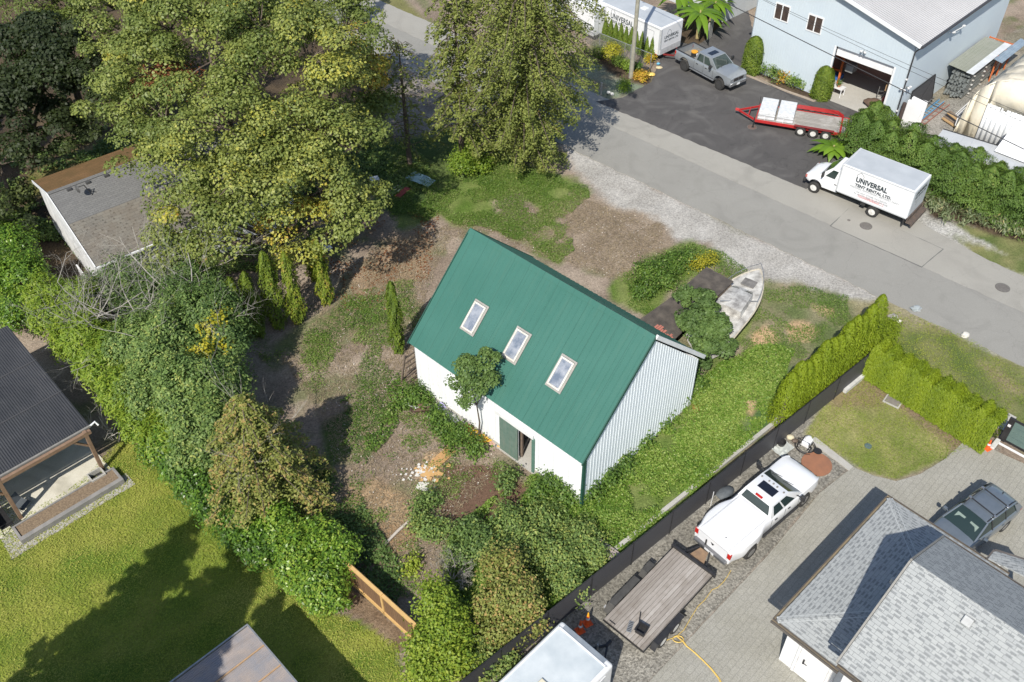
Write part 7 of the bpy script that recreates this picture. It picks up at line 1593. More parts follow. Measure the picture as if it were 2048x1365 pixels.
cover('pebbles', 'small pale stones and chips scattered over the bare lot', [(700,560),(860,470),(1150,400),(1330,450),(1320,560),(1230,560),(1120,520),(900,480),(850,600),(830,740),(900,860),(1010,930),(900,1040),(880,1180),(760,1150),(690,1000),(640,830)], 14, .065, foliage('pebble', [(0, (.16,.13,.10)), (.6, (.42,.38,.33)), (1, (.62,.58,.52))], .9, .0), .5, 512, .03, asp=1.2, jit=.3)
cover('fallen_leaves', 'dry orange brown leaves fallen on the soil and the road verge', [(640,440),(780,430),(880,420),(860,560),(800,620),(700,620),(600,560)], 50, .10, F_BROWN, .7, 513, .02, asp=1.3, patch=.4, jit=.3)
# ---------------- off-frame tall trees whose shade falls into the picture ----------------
def shade_from(tip_uv, H, Rb, label, seed, kind='fir'):
    tip = G(*tip_uv); k = H/math.tan(R(SUN_EL)); a = R(SUN_AZ-180); base = tip-Vector((math.sin(a), math.cos(a), 0))*k
    conifer(label, base, H, Rb, F_DARK, seed, 'fir_tree', nb=90, droop=.3, leaf=.45, per=150, tint=.5, r0=.3, group='tall firs beyond the edges of the photo', profile=lambda s: (1-s)**.8)
shade_from((400, 1030), 16, 4.5, 'tall fir below the bottom left corner, casting the longest shadow on the lawn', 601)
shade_from((500, 1080), 15, 4.5, 'second tall fir below the bottom edge, shading the lawn beside the hedge', 602)
shade_from((330, 1130), 15, 4.5, 'tall fir below the bottom left, shading the middle of the lawn', 603)
shade_from((420, 1190), 17, 4.5, 'tall fir below the bottom left, its shadow lying beside the middle of the lawn', 608)
shade_from((240, 1240), 16, 4.5, 'tall fir below the bottom left corner, shading the lawn at the lower edge', 609)
shade_from((520, 1130), 17, 4.5, 'tall fir below the bottom edge, shading the foot of the laurel hedge', 610)
shade_from((560, 1190), 15, 4.5, 'tall fir below the bottom edge, shading the grass by the patio cover', 604)
shade_from((100, 150), 18, 4.5, 'tall fir beyond the left edge, shading the dark wood near the top', 605)
shade_from((110, 260), 18, 4.5, 'tall fir beyond the left edge, shading the ground above the old house', 606)
shade_from((60, 440), 14, 3.5, 'tall fir beyond the left edge, shading the soil before the old house gable', 607)

# ---------------- fences ----------------
def slatfence():
    b0 = G(1602.4, 851.2); b1 = G(1449.4, 976); d = (b1-b0).normalized(); ang = math.atan2(d.y, d.x)
    st = G(1722, 752); st = b0+d*((st-b0).dot(d)); Hh = 1.62; L = 27.2; F = Fr((st.x, st.y), math.degrees(ang))
    t = thing('slatted_fence', 'long black slatted wire fence between the weedy lot and the gravel parking strip', 'fence', tuple(st), ang)
    m_, nt, bs = _newmat('black_slats'); co = objco(nt); sp = nt.nodes.new('ShaderNodeSeparateXYZ'); nt.links.new(co, sp.inputs[0])
    fz = math_(nt, 'FRACT', math_(nt, 'DIVIDE', sp.outputs[2], .055), 0)
    nt.links.new(ramp(nt, fz, [(.0, (.015,.015,.017)), (.35, (.055,.055,.062)), (.7, (.105,.105,.115)), (1, (.015,.015,.017))]), bs.inputs['Base Color']); bs.inputs['Roughness'].default_value = .55
    n = 11
    for i in range(n):
        x0 = L*i/n; x1 = L*(i+1)/n
        MB().box(x0+.03, x1-.03, -.012, .012, .06, Hh-.03).build('panel', m_, t)
        MB().tube([(x0, 0, 0), (x0, 0, Hh+.05)], .04, 8).build('post', M_BLACK, t, smooth=True)
    MB().tube([(0, 0, Hh), (L, 0, Hh)], .03, 6).build('top_rail', M_BLACK, t)
    mb = MB().bar((5.0, -.95, .09), (L-9, -.95, .09), .2, .14); k = mb.build('concrete_kerb', M_CONC, None, loc=tuple(st), rz=ang); 
    # keep it on the weedy side
    if k is not None: tag(k, 'thin concrete kerb half buried in weeds behind the black fence', 'kerb')
    f = MB().box(-.1, 1.7, .02, .2, 0, .25).build('footing', mat('pale_block', (.55,.55,.53), (.42,.42,.40), 4, .9), t)
    return F
SF = slatfence()
def timberfence():
    a = G(650, 1118); b = G(815, 1270); d = (b-a).normalized(); ang = math.atan2(d.y, d.x); L = (b-a).length+.6
    t = thing('timber_fence', 'new orange brown timber framed fence panels between the laurel hedge and the shaded weeds', 'fence', tuple(a), ang)
    m_ = mat('cedar_timber', (.60,.39,.16), (.52,.33,.13), 4, .75); n = 3
    for i in range(n+1): MB().box(L*i/n-.06, L*i/n+.06, -.06, .06, 0, 1.62).build('post', m_, t, bevel=.008)
    MB().box(0, L, -.04, .10, 1.38, 1.53).box(0, L, -.07, .07, 1.53, 1.56).box(.06, L-.06, -.06, .05, .04, .26).build('rail', m_, t)
    for i in range(n): MB().box(L*i/n+.07, L*(i+1)/n-.07, -.012, .012, .25, 1.43).build('panel', planks('brown_boards', (.20,.115,.06), (.15,.085,.045), w=.14, axis=0, stamt=.2), t)
timberfence()
def wirefence():
    a = G(1150, 78); b = G(1300, 140); d = (b-a).normalized(); ang = math.atan2(d.y, d.x); L = (b-a).length
    t = thing('wire_fence', 'low chain link fence in front of the small pyramid cedars', 'fence', tuple(a), ang)
    for i in range(4): MB().tube([(L*i/3, 0, 0), (L*i/3, 0, 1.35)], .035, 8).build('post', M_GALV, t, smooth=True)
    MB().tube([(0, 0, 1.32), (L, 0, 1.32)], .025, 6).build('top_rail', M_GALV, t)
    mb = MB(); s = .14; x = -1.3
    while x < L:
        for sg in (1, -1):
            xa, xb = (x, x+1.3) if sg > 0 else (x+1.3, x); za, zb_ = .02, 1.3
            pts = [(xa, za), (xb, zb_)]; 
            if min(xa, xb) >= 0 and max(xa, xb) <= L: mb.bar((xa, 0, za), (xb, 0, zb_), .012, .008, (0, 1, 0))
        x += s
    mb.build('wire_mesh', M_GALV, t)
wirefence()
def gate():
    a = G(1998, 878); t = thing('driveway_gate', 'dark driveway gate with grey green boards in a black frame at the right edge', 'gate', tuple(a), AA)
    H = 1.55; L = 4.0; MB().box(0, .28, -.06, .06, 0, H+.05).build('gate_post', M_BLACK, t, bevel=.01)
    MB().box(.28, L, -.04, .04, H-.06, H+.02).box(.28, L, -.04, .04, .05, .16).build('gate_frame', M_BLACK, t)
    gp = mat('green_board', (.10,.155,.145), (.12,.18,.165), 3, .6)
    for i in range(4): MB().box(.29, L-.05, -.02, .02, .17+i*.33, .17+i*.33+.305).build('board', gp, t)
    MB().box(.1, L, -.35, -.25, .0, .06).build('track', M_PAINTW, t)
    MB().box(.06, .2, -.075, -.06, 1.05, 1.2).build('keypad', M_PLATE, t)
    s = thing('stone_slab', 'two pale paving slabs beside the gate post', 'slab', tuple(G(2005, 865)), AA)
    MB().box(-.3, .1, .1, 1.4, 0, .05).build('slab', M_CONC, s)
    k = thing('kerb_block', 'rounded pale concrete block at the foot of the gate beside the orange cone', 'block', tuple(G(1992, 886)), AB)
    MB().box(-.55, .25, -.12, .12, 0, .12).build('block', mat('pale_block', (.55,.55,.53)), k, bevel=.05, segs=3)
gate()

# ---------------- utility pole and wires ----------------
def pole():
    b = G(1262, 156); t = thing('utility_pole', 'tall grey wooden utility pole beside the yellow shrub', 'pole', tuple(b))
    MB().tube([(0, 0, 0), (.02, .05, 6), (.05, .1, 12)], [.17, .15, .12], 12).build('pole_shaft', mat('pole_wood', (.33,.32,.26), (.24,.23,.185), 3, .9), t, smooth=True)
    MB().box(-.22, -.14, -.06, .06, 1.6, 2.7).tube([(-.16, 0, 0), (-.16, 0, 2.0)], .03, 6).build('conduit', M_GALV, t)
    MB().tube([(-1.1, .2, 10.4), (1.1, 0, 10.4)], .06, 6).build('crossarm', M_WOODOLD, t)
    g = 'overhead wires crossing the yard'
    def wire(lab, p, q, r, sag=.4):
        p = Vector(p); q = Vector(q); pts = [p.lerp(q, i/24)-Vector((0, 0, sag*4*(i/24)*(1-i/24))) for i in range(25)]
        o = MB().tube([x-p for x in pts], r, 4).build('overhead_wire', M_BLACK, None, loc=tuple(p)); tag(o, lab, 'wire', g)
    top = b+Vector((.04, .08, 9.0))
    wire('thick black cable crossing the yard above the red trailer and the hedge', top, G(2200, 372, 7.0), .03, .1)
    wire('thin wire running in front of the warehouse windows', b+Vector((.04, .08, 10.4)), G(2100, 250, 9.0), .012, .3)
    wire('thinner lower wire parallel to the one before the warehouse', b+Vector((.3, .1, 10.4)), G(2100, 268, 9.0), .012, .3)
pole()
def mailpost():
    o = MB().box(-.06, .06, -.06, .06, 0, 1.0).build('marker_post', mat('weathered_post', (.40,.38,.34), (.3,.28,.25), 5, .9), None, loc=tuple(G(1202, 190)), bevel=.01); tag(o, 'short weathered post at the corner where the yard meets the road', 'post')
    for i, (u, v) in enumerate(((1217, 188), (1224, 191))):
        o = MB().ball((0, 0, .1), (.16, .13, .14), 8, 6, .15, random.Random(i)).build('stone', mat('pale_block', (.55,.55,.53)), None, loc=tuple(G(u, v))); tag(o, ('pale stone beside the short weathered post', 'smaller pale stone by the rusty shrub bed')[i], 'stone')
mailpost()

# ---------------- covers, cones, stones ----------------
def disc(name, lab, u, v, r, m_, cat, h=.02, z=.0, ring_=True, group=None):
    o = thing(name, lab, cat, (*G(u, v, z)[:2], z), .4, group); MB().lathe([(r, 0), (r, h), (r-.02, h+.004), (.001, h+.004)], (0, 0, 0), 'z', 28).build('cover', m_, o)
    if ring_:
        MB().lathe([(r+.05, 0), (r+.05, h*.8), (r+.005, h*.8)], (0, 0, 0), 'z', 28).build('frame', mat('iron_dark', (.10,.095,.09), (.15,.14,.13), 8, .7), o)
        mb = MB()
        for i in range(-2, 3): mb.box(-r*.75, r*.75, i*r*.3-.012, i*r*.3+.012, h+.004, h+.012)
        mb.build('tread', mat('iron_dark', (.10,.095,.09)), o)
    return o
M_IRON = mat('iron_cover', (.17,.16,.15), (.12,.11,.10), 6, .7)
disc('manhole_cover', 'manhole cover in the lane just below the box truck', 1732, 452.5, .33, M_IRON, 'manhole cover', z=.026)
disc('manhole_cover', 'manhole cover in the lane near the right edge of the photo', 2005, 576, .36, M_IRON, 'manhole cover', z=.014)
disc('manhole_cover', 'rusty manhole cover in the dark asphalt by the red trailer coupler', 1504, 255, .30, mat('rusty_iron', (.17,.10,.08), (.12,.075,.06), 5, .8), 'manhole cover', z=.032)
disc('valve_cover', 'tiny round valve cover on the lane beside the box truck rear wheel', 1697.5, 441, .1, M_IRON, 'valve cover', ring_=False, z=.02)
disc('well_cover', 'big rust brown round lid on the gravel before the white pickup', 1633, 929, .72, mat('rust_lid', (.30,.135,.075), (.24,.115,.07), 2.5, .85), 'lid', .05, ring_=False)
disc('green_lid', 'small round grey green lid in the small lawn', 1736, 893, .17, mat('green_lid', (.10,.15,.15), (.07,.11,.11), 9, .6), 'lid', .04, ring_=False)
def hatch():
    o = thing('utility_hatch', 'square grey hatch with pale rim set in the dry small lawn', 'hatch', tuple(G(1786, 803)), AB+.1)
    MB().box(-.36, .36, -.42, -.35, 0, .05).box(-.36, .36, .35, .42, 0, .05).box(-.36, -.29, -.35, .35, 0, .05).box(.29, .36, -.35, .35, 0, .05).build('frame', M_CONC, o); MB().box(-.28, .28, -.34, .34, 0, .035).build('cover', mat('hatch_grey', (.22,.20,.18), (.17,.155,.14), 6, .8), o)
hatch()
def cone(lab, u, v, group, yellow=False, h=.72):
    b = G(u, v, 0); o = thing('traffic_cone', lab, 'traffic cone', tuple(b), .5, group); mo = mat('cone_orange', (.75,.12,.025), (.65,.09,.02), 8, .45)
    MB().box(-.18, .18, -.18, .18, 0, .035).build('base', mo, o, bevel=.01)
    f = lambda z: .135-.105*(z/h)
    MB().lathe([(f(.03), .03), (f(h*.45), h*.45)], n=16).lathe([(f(h*.62), h*.62), (f(h*.75), h*.75)], n=16).build('shell', mo, o, smooth=True)
    MB().lathe([(f(h*.45)+.001, h*.45), (f(h*.62)+.001, h*.62)], n=16).build('reflective_band', M_PLATE, o, smooth=True)
    MB().lathe([(f(h*.75), h*.75), (.03, h), (.001, h)], n=16).build('tip', mat('cone_yellow', (.85,.42,.03), None, 8, .5) if yellow else mo, o, smooth=True)
cone('orange traffic cone with a yellow tip, the farther of the pair by the plank trailer', 1175, 1247, 'cones behind the plank trailer', True, .8)
cone('orange traffic cone nearer the white cargo trailer roof', 1160, 1262, 'cones behind the plank trailer', False, .8)
cone('orange and white traffic cone beside the driveway gate', 1974, 897, None, False, .6)
def rock(lab, u, v, r, m_, s=1):
    mb = MB().ball((0, 0, r*.45), (r, r*.75, r*.6), 9, 6, .22, random.Random(s)); o = mb.build('rock', m_, None, loc=tuple(G(u, v))); tag(o, lab, 'rock')
rock('blue grey boulder on the verge at the edge of the lane', 1831, 621, .30, mat('blue_rock', (.25,.29,.31), (.33,.35,.36), 4, .8), 1)
rock('round white rock on the verge at the edge of the lane', 1929, 673, .24, mat('white_rock', (.62,.60,.55), (.5,.48,.44), 4, .8), 2)
rock('grey broken concrete lump on the verge by the hedge corner', 1785, 638, .28, mat('grey_rock', (.33,.31,.30), (.22,.20,.19), 6, .9), 3)
rock('small pale rock beside the lump at the hedge corner', 1797, 644, .14, MATS['white_rock'], 4)

# ---------------- pressure washer and clutter by the fence end ----------------
def washer():
    c = G(1612, 893); o = thing('pressure_washer', 'white pressure washer with a black handle and loops of black hose on the gravel', 'pressure washer', tuple(c), .9)
    MB().box(-.3, .2, -.2, .2, .22, .5).ball((.05, 0, .52), (.2, .17, .13), 10, 7).build('engine', M_PAINTW, o, bevel=.04)
    MB().tube([(-.3, -.24, .15), (-.55, -.24, .9), (-.55, .24, .9), (-.3, .24, .15)], .02, 6).tube([(.3, -.2, .12), (-.35, -.2, .16)], .02, 6).tube([(.3, .2, .12), (-.35, .2, .16)], .02, 6).build('handle', M_BLACK, o)
    for s in (1, -1): wheel(o, -.25, s*.3, .16, .16, .07, M_RIMW)
    MB().box(.05, .3, -.12, .12, .2, .36).build('pump', mat('iron_dark', (.10,.095,.09)), o)
    pts = []
    for i in range(70): a = i*.33; r = .42+.06*math.sin(i*.21)+(.08 if i > 40 else 0); pts.append((-.05+r*math.cos(a)*1.0, .0+r*math.sin(a), .03+.012*math.sin(i)+.004*i*.3))
    h = MB().tube(pts, .014, 5).build('hose', M_BLACK, o)
    MB().lathe([(.2, 0), (.2, .02), (.08, .02), (.08, .16), (.2, .16), (.2, .18), (.001, .18)], (-.1, -.62, .02), 'z', 16).build('hose_reel', M_BLACK, o)
    b = thing('plastic_tub', 'crumpled translucent sheet with a black tub on it beside the black fence', 'tub', tuple(G(1565, 898)), .7)
    rg = random.Random(4); mb = MB(); k = 7
    P = [[((i/k-.5)*.95, (j/k-.5)*.7, .03+rg.random()*.07) for j in range(k+1)] for i in range(k+1)]
    mb.loft(P, closed=False); mb.build('sheet', mat('cloudy_plastic', (.50,.53,.50), (.40,.42,.40), 5, .4), b, fixn=False)
    MB().lathe([(.001, .02), (.16, .02), (.22, .25), (.2, .25), (.15, .05), (.001, .05)], (.1, .18, .06), 'z', 14).build('tub', M_BLACK, b, smooth=True)
    for i, (u, v, r, m_, lab) in enumerate(((1580, 877, .16, mat('cream_bag', (.55,.50,.36), (.42,.38,.27), 5, .8), 'cream cement bag slumped against the black fence'), (1589, 884, .13, mat('brown_pot', (.12,.09,.07), None, 5, .7), 'dark brown pot between the tub and the pressure washer'))):
        q = MB().ball((0, 0, r*.6), (r*1.3, r, r*.75), 10, 7, .1, random.Random(i)).build('sack' if i == 0 else 'plant_pot', m_, None, loc=tuple(G(u, v)), smooth=True); tag(q, lab, 'bag' if i == 0 else 'pot')
    w = thing('cloth_bundle', 'dark grey folded tarpaulin heap between the white pickup and the fence', 'tarpaulin', tuple(G(1449, 990)), .6)
    MB().ball((0, 0, .16), (.48, .3, .2), 12, 8, .12, random.Random(2)).build('cloth', mat('slate_cloth', (.10,.115,.13), (.07,.08,.09), 3, .7), w, smooth=True)
    s = MB().tube([(0, 0, 0), (.02, .03, 1.0)], .018, 6).build('marker_stick', M_PAINTW, None, loc=tuple(G(1421, 1012))); tag(s, 'thin white stake with red tip by the black fence', 'stake')
washer()
def cord():
    px = [(1462,1141),(1455,1153),(1448,1163),(1436,1175),(1424,1180),(1410,1200),(1396,1213),(1383,1234),(1368,1260),(1352,1274),(1330,1282),(1300,1292),(1285,1290)]
    p0 = G(*px[0]); pts = [G(u, v, .03)-Vector((p0.x, p0.y, 0)) for u, v in px]; m_ = mat('yellow_cord', (.62,.45,.12), (.55,.38,.10), 9, .6)
    o = MB().tube(pts, .016, 5).build('extension_cord', m_, None, loc=(p0.x, p0.y, 0)); tag(o, 'pale yellow extension cord snaking over the gravel beside the plank trailer', 'cord')
    px = [(1352,1272),(1365,1283),(1372,1292),(1388,1305),(1404,1320),(1420,1336),(1436,1356),(1450,1385)]; p0 = G(*px[0]); pts = [G(u, v, .035)-Vector((p0.x, p0.y, 0)) for u, v in px]
    mb = MB().tube(pts, .02, 5).tube([p+Vector((.05, -.03, .01)) for p in pts], .016, 5); o = mb.build('yellow_hose', m_, None, loc=(p0.x, p0.y, 0)); tag(o, 'doubled yellow hose running off the bottom edge across the pavers', 'hose')
    loop = [(math.cos(i*.5)*.22, math.sin(i*.5)*.15, .03+i*.002) for i in range(26)]; o = MB().tube(loop, .016, 5).build('cord_coil', m_, None, loc=tuple(G(1356, 1280))); tag(o, 'small tangled coil of yellow cord by the trailer wheels', 'cord')
cord()

# ---------------- debris round the barn ----------------
def debris():
    # yellow hose heap
    c = G(962, 872); rg = random.Random(11); o = thing('yellow_hose_heap', 'tangled heap of bright yellow and orange hose at the foot of the barn wall', 'hose', tuple(c), .2)
    for j in range(3):
        pts = []; a0 = rg.random()*6
        for i in range(46): a = a0+i*.38; r = .3+.45*rg.random()*.4+.25*math.sin(i*.23+j); pts.append((r*1.7*math.cos(a)+.2*j, r*.9*math.sin(a), .05+.12*abs(math.sin(i*.7))))
        MB().tube(pts, .028, 6).build('hose', (mat('hose_yellow', (.75,.47,.02), None, 8, .45), mat('hose_orange', (.72,.28,.03), None, 8, .5), mat('hose_yellow', (.75,.47,.02)))[j], o, smooth=True)
    for k, (u, v, m_, s, lab, nm, cat) in enumerate(((936, 856, mat('orange_cloth', (.70,.27,.06), (.6,.2,.05), 6, .6), (.28, .16, .1), 'orange crumpled bag at the left end of the hose heap', 'orange_bag', 'bag'),
        (1003, 893, mat('amber_cloth', (.62,.36,.10), (.5,.27,.08), 6, .6), (.25, .15, .09), 'amber coloured rag at the right end of the hose heap', 'rag', 'rag'),
        (985, 885, mat('tan_litter', (.48,.30,.22), (.36,.22,.17), 12, .8), (.4, .2, .06), 'pinkish tan litter between the hose heap and the barn door', 'litter_heap', 'litter'))):
        q = MB().ball((0, 0, s[2]*.7), s, 10, 7, .2, random.Random(k)).build(nm, m_, None, loc=tuple(G(u, v))); tag(q, lab, cat)
    # golden timber in the doorway
    F = BF; p = F.W(.75, (bYB+bYC)/2-.1, .1); t = thing('timber_bundle', 'golden timber pieces and a round basket standing in the open barn doorway', 'timber', tuple(p), F.a)
    MB().bar((0, -.1, 0), (.3, -.05, 1.5), .18, .05).bar((.05, .12, 0), (.4, .1, 1.35), .14, .05).bar((-.1, .0, .1), (.2, .0, 1.1), .1, .08).build('board', mat('golden_wood', (.60,.36,.12), (.45,.26,.08), 4, .6), t)
    MB().lathe([(.16, 0), (.22, .2), (.2, .22), (.001, .22)], (-.05, -.12, 0), 'z', 14).build('basket', mat('basket_brown', (.20,.13,.06), None, 9, .9), t, smooth=True)
    # bits left of the barn front: chair, wheelbarrow, purple tub
    ch = thing('plastic_chair', 'tipped white plastic chair on the leafy weeds near the left barn corner', 'chair', tuple(G(836, 812)), .5)
    MB().slab([(-.25, -.22, .15), (.25, -.22, .1), (.25, .22, .12), (-.25, .22, .18)], .03).build('seat', M_PAINTW, ch, bevel=.01); MB().slab([(-.25, -.2, .17), (-.25, .2, .2), (-.52, .18, .5), (-.52, -.18, .48)], .03).build('backrest', M_PAINTW, ch, bevel=.01)
    for x, y in ((.2, -.2), (.2, .2), (-.2, -.2), (-.2, .2)): MB().bar((x, y, .12), (x*1.2, y*1.2, 0), .03, .03).build('leg', M_PAINTW, ch)
    wb = thing('wheelbarrow', 'rusty brown wheelbarrow tray lying in the weeds below the white chair', 'wheelbarrow', tuple(G(842, 822)), .1)
    MB().add([(-.5, -.3, .35), (.5, -.25, .3), (.5, .25, .3), (-.5, .3, .35), (-.3, -.18, .08), (.3, -.16, .06), (.3, .16, .06), (-.3, .18, .08)], [(4,5,6,7), (0,1,5,4), (1,2,6,5), (2,3,7,6), (3,0,4,7)]).build('tray', mat('rust_tray', (.17,.09,.065), (.11,.07,.06), 5, .8), wb); MB().tube([(-.9, -.22, .3), (.5, -.1, .1)], .02, 6).tube([(-.9, .22, .3), (.5, .1, .1)], .02, 6).build('handle', M_WOODOLD, wb); MB().lathe([(.16, -.04), (.17, 0), (.16, .04)], (.62, 0, .17), 'y', 14).build('wheel', M_TYRE, wb)
    pt = thing('purple_tub', 'upturned lavender plastic tub by the barn footing', 'tub', tuple(G(888, 812)), .2); MB().lathe([(.32, 0), (.3, .03), (.24, .24), (.12, .28), (.001, .28)], n=18).build('tub', mat('lavender', (.42,.40,.60), (.34,.32,.5), 4, .5), pt, smooth=True); MB().lathe([(.35, 0), (.35, .03), (.3, .03)], n=18).build('rim', mat('lavender', (.42,.40,.60)), pt)
    gb = thing('grey_tarp', 'grey plastic sheet and white scraps on the weeds in front of the barn', 'tarpaulin', tuple(G(892, 842)), .4); rg = random.Random(3); k = 8
    MB().loft([[((i/k-.5)*1.1, (j/k-.5)*.9, .06+rg.random()*.12) for j in range(k+1)] for i in range(k+1)], closed=False).build('sheet', mat('grey_poly', (.16,.18,.18), (.40,.42,.42), 4, .4), gb, fixn=False); 
    wp = MB().prism([(-.3, -.2), (.35, -.25), (.3, .25), (-.2, .2)], .08, .11).build('flat_board', mat('offwhite_board', (.60,.60,.54), (.48,.48,.42), 4, .6), None, loc=tuple(G(912, 828)), rz=.5); tag(wp, 'off white board lying against the barn footing', 'board')
    for i, (pa, lab) in enumerate((([(868,800),(885,803),(905,805)], 'bent thin grey pipe by the lavender tub'), ([(880,812),(900,828),(935,840),(955,845)], 'long thin pole lying along the barn footing'), ([(895,850),(912,832)], 'short pale pipe over the grey sheet'))):
        p0 = G(*pa[0]); o = MB().tube([G(u, v, .12+.1*(j % 2))-Vector((p0.x, p0.y, 0)) for j, (u, v) in enumerate(pa)], .02, 5).build('pipe', mat('pale_pipe', (.45,.46,.42), None, 5, .6), None, loc=(p0.x, p0.y, 0)); tag(o, lab, 'pipe')
    # plywood and rubble on the soil
    pw = thing('plywood_sheet', 'long orange brown plywood board on the bare soil in front of the barn', 'board', tuple(G(875, 925)), R(51)); MB().box(-1.0, 1.05, -.28, .28, .02, .045).build('board', mat('plywood', (.50,.29,.125), (.42,.24,.10), 2, .7), pw)
    rg = np.random.default_rng(6)
    def chips(nm, lab, u, v, n, r, m_, s0, kind=None):
        c = G(u, v); mb = MB()
        for i in range(n):
            a = rg.random()*6.28; q = r*abs(rg.normal(0, .5)); x, y = q*math.cos(a)*1.3, q*math.sin(a); s = s0*(.5+rg.random()); h = .02+.04*rg.random(); mb.prism([(x-s, y-s*.5), (x+s*.6, y-s*.8), (x+s, y+s*.4), (x-s*.3, y+s)], h, h+.03)
        o = mb.build(nm, m_, None, loc=(c.x, c.y, 0)); tag(o, lab, 'rubble', kind='stuff')
    chips('white_rubble', 'scattered white plaster chips beside the plywood board', 838, 945, 70, .75, mat('plaster_white', (.66,.64,.60), (.5,.48,.45), 9, .9), .06)
    chips('plaster_heap', 'small heap of white plaster on the soil below the plywood', 844, 975, 45, .35, MATS['plaster_white'], .08)
    chips('sandy_rubble', 'orange sandy lumps around the plywood board', 858, 950, 80, .7, mat('sand_lump', (.55,.34,.14), (.45,.28,.12), 6, .95), .09)
    lg = thing('fallen_log', 'bleached pale log lying on the wood chips near the timber fence', 'log', tuple(G(796, 1066)), R(52)); MB().tube([(-1.1, 0, .08), (0, .02, .1), (1.0, -.02, .08)], [.05, .07, .06], 8).build('log', mat('bleached_wood', (.52,.47,.42), (.40,.36,.31), 5, .8), lg, smooth=True)
    pl = thing('grey_plank', 'weathered grey plank platform half hidden in the vines by the black fence', 'plank', tuple(G(1213, 1110)), AA); MB().box(-.75, .75, -.3, .3, .25, .33).build('plank', planks('weathered_plank', (.38,.33,.30), (.30,.26,.24), w=.2, axis=1), pl)
    # pallets leaning on the back corner of the barn
    F = BF; pr = thing('pallet_rack', 'dark old timber pallets leaning against the left end of the barn', 'pallets', tuple(F.W(-.25, 11.35, 0)), F.a)
    for i in range(6): MB().bar((.1+.0, .25, .3+i*.34), (2.3, .3, .3+i*.34), .04, .12).build('slat', M_WOODOLD, pr)
    for x in (.1, 1.2, 2.3): MB().bar((x, .75, 0), (x, .2, 2.3), .09, .09).build('upright', M_WOODOLD, pr)
    # lumber pile and junk under the maples
    for i, (u, v, a, L, m_, lab) in enumerate(((410, 522, 52, 3.0, mat('orange_lumber', (.42,.22,.10), (.32,.17,.08), 5, .8), 'reddish lumber pile on the soil beyond the old house'), (385, 540, 40, 2.2, M_WOODRAW, 'short lighter lumber pile nearer the columnar cedars'))):
        t = thing('lumber_pile', lab, 'lumber', tuple(G(u, v)), R(a)); rr_ = random.Random(i)
        for k in range(7): z = .05+.09*(k//3); yy = (k % 3)*.22-.2; an = rr_.uniform(-.12, .12); MB().bar((-L/2*rr_.uniform(.7, 1), yy-an, z), (L/2*rr_.uniform(.7, 1), yy+an, z+.03), .19, .06).build('plank', m_, t)
    for i, (u, v, s, a, lab) in enumerate(((332, 543, (.95, .5), 35, 'white door panel lying on grey paving below the old house'), (318, 565, (.6, .3), 30, 'small white board on the ground beyond the bare trees'))):
        o = MB().box(-s[0], s[0], -s[1]/2, s[1]/2, .3, .34).build('white_board', mat('offwhite_board', (.60,.60,.54)), None, loc=tuple(G(u, v)), rz=R(a)); tag(o, lab, 'board')
    bt = thing('blue_tarp', 'pale blue tarpaulin lying on shaded grass under the maples', 'tarpaulin', tuple(G(842, 362)), R(-35)); rg2 = random.Random(8); k = 9
    MB().loft([[((i/k-.5)*1.9, (j/k-.5)*.95, .08+rg2.random()*.10) for j in range(k+1)] for i in range(k+1)], closed=False).build('sheet', mat('tarp_blue', (.38,.55,.58), (.30,.46,.50), 3, .5), bt, fixn=False)
    wt = thing('white_appliance', 'small white box shaped appliance in the shade under the maples', 'appliance', tuple(G(751, 372)), .4); MB().box(-.28, .28, -.25, .25, .0, .6).build('body', M_PAINTW, wt, bevel=.02); MB().box(-.2, .2, -.262, -.25, .15, .5).build('door', mat('seam_grey', (.25,.26,.27)), wt)
    rb = thing('red_barrow', 'red metal sheet and pale poles lying in the shade by the blue tarpaulin', 'scrap', tuple(G(806, 388)), R(60)); MB().box(-.6, .6, -.2, .2, .1, .14).build('sheet', mat('faded_red', (.33,.06,.05), (.24,.05,.045), 4, .7), rb)
    for k in range(3): MB().tube([(-.9+.1*k, .5+.22*k, .06), (.5, .3+.2*k, .15)], .03, 5).build('pole', mat('pale_pipe', (.45,.46,.42)), rb)
    o = MB().ball((0, 0, .15), (.3, .2, .18), 9, 6, .2, random.Random(1)).build('white_bag', M_PAINTW, None, loc=tuple(G(655, 500))); tag(o, 'white plastic bag on the ground behind the lone columnar cedar', 'bag')
    # rubbish by the pole
    bb = thing('rubbish_bag', 'black rubbish bag beside the dark asphalt yard near the pole', 'bag', tuple(G(1290, 148)), 0); MB().ball((0, 0, .25), (.42, .36, .3), 12, 8, .15, random.Random(7)).build('bag', mat('bag_black', (.03,.03,.032), None, 5, .3), bb, smooth=True)
    for i, (u, v, s, m_, nm, lab) in enumerate(((1302, 152, (.3, .22, .12), mat('bag_yellow', (.75,.55,.15), (.6,.42,.10), 5, .6), 'yellow_bag', 'yellow sack flopped against the black rubbish bag'), (1318, 137, (.28, .22, .07), mat('bag_cream', (.62,.52,.32), None, 5, .6), 'cream_bag', 'cream sack lying flat on the asphalt near the trailer corner'), (1316, 131, (.14, .12, .12), mat('blue_plastic', (.13,.38,.55), None, 5, .5), 'blue_bottle', 'small blue plastic can on the cream sack'))):
        q = MB().ball((0, 0, s[2]), s, 10, 7, .15, random.Random(i+3)).build(nm, m_, None, loc=tuple(G(u, v)), smooth=True); tag(q, lab, 'bag' if i < 2 else 'can')
debris()

def cedarflowers(): pass
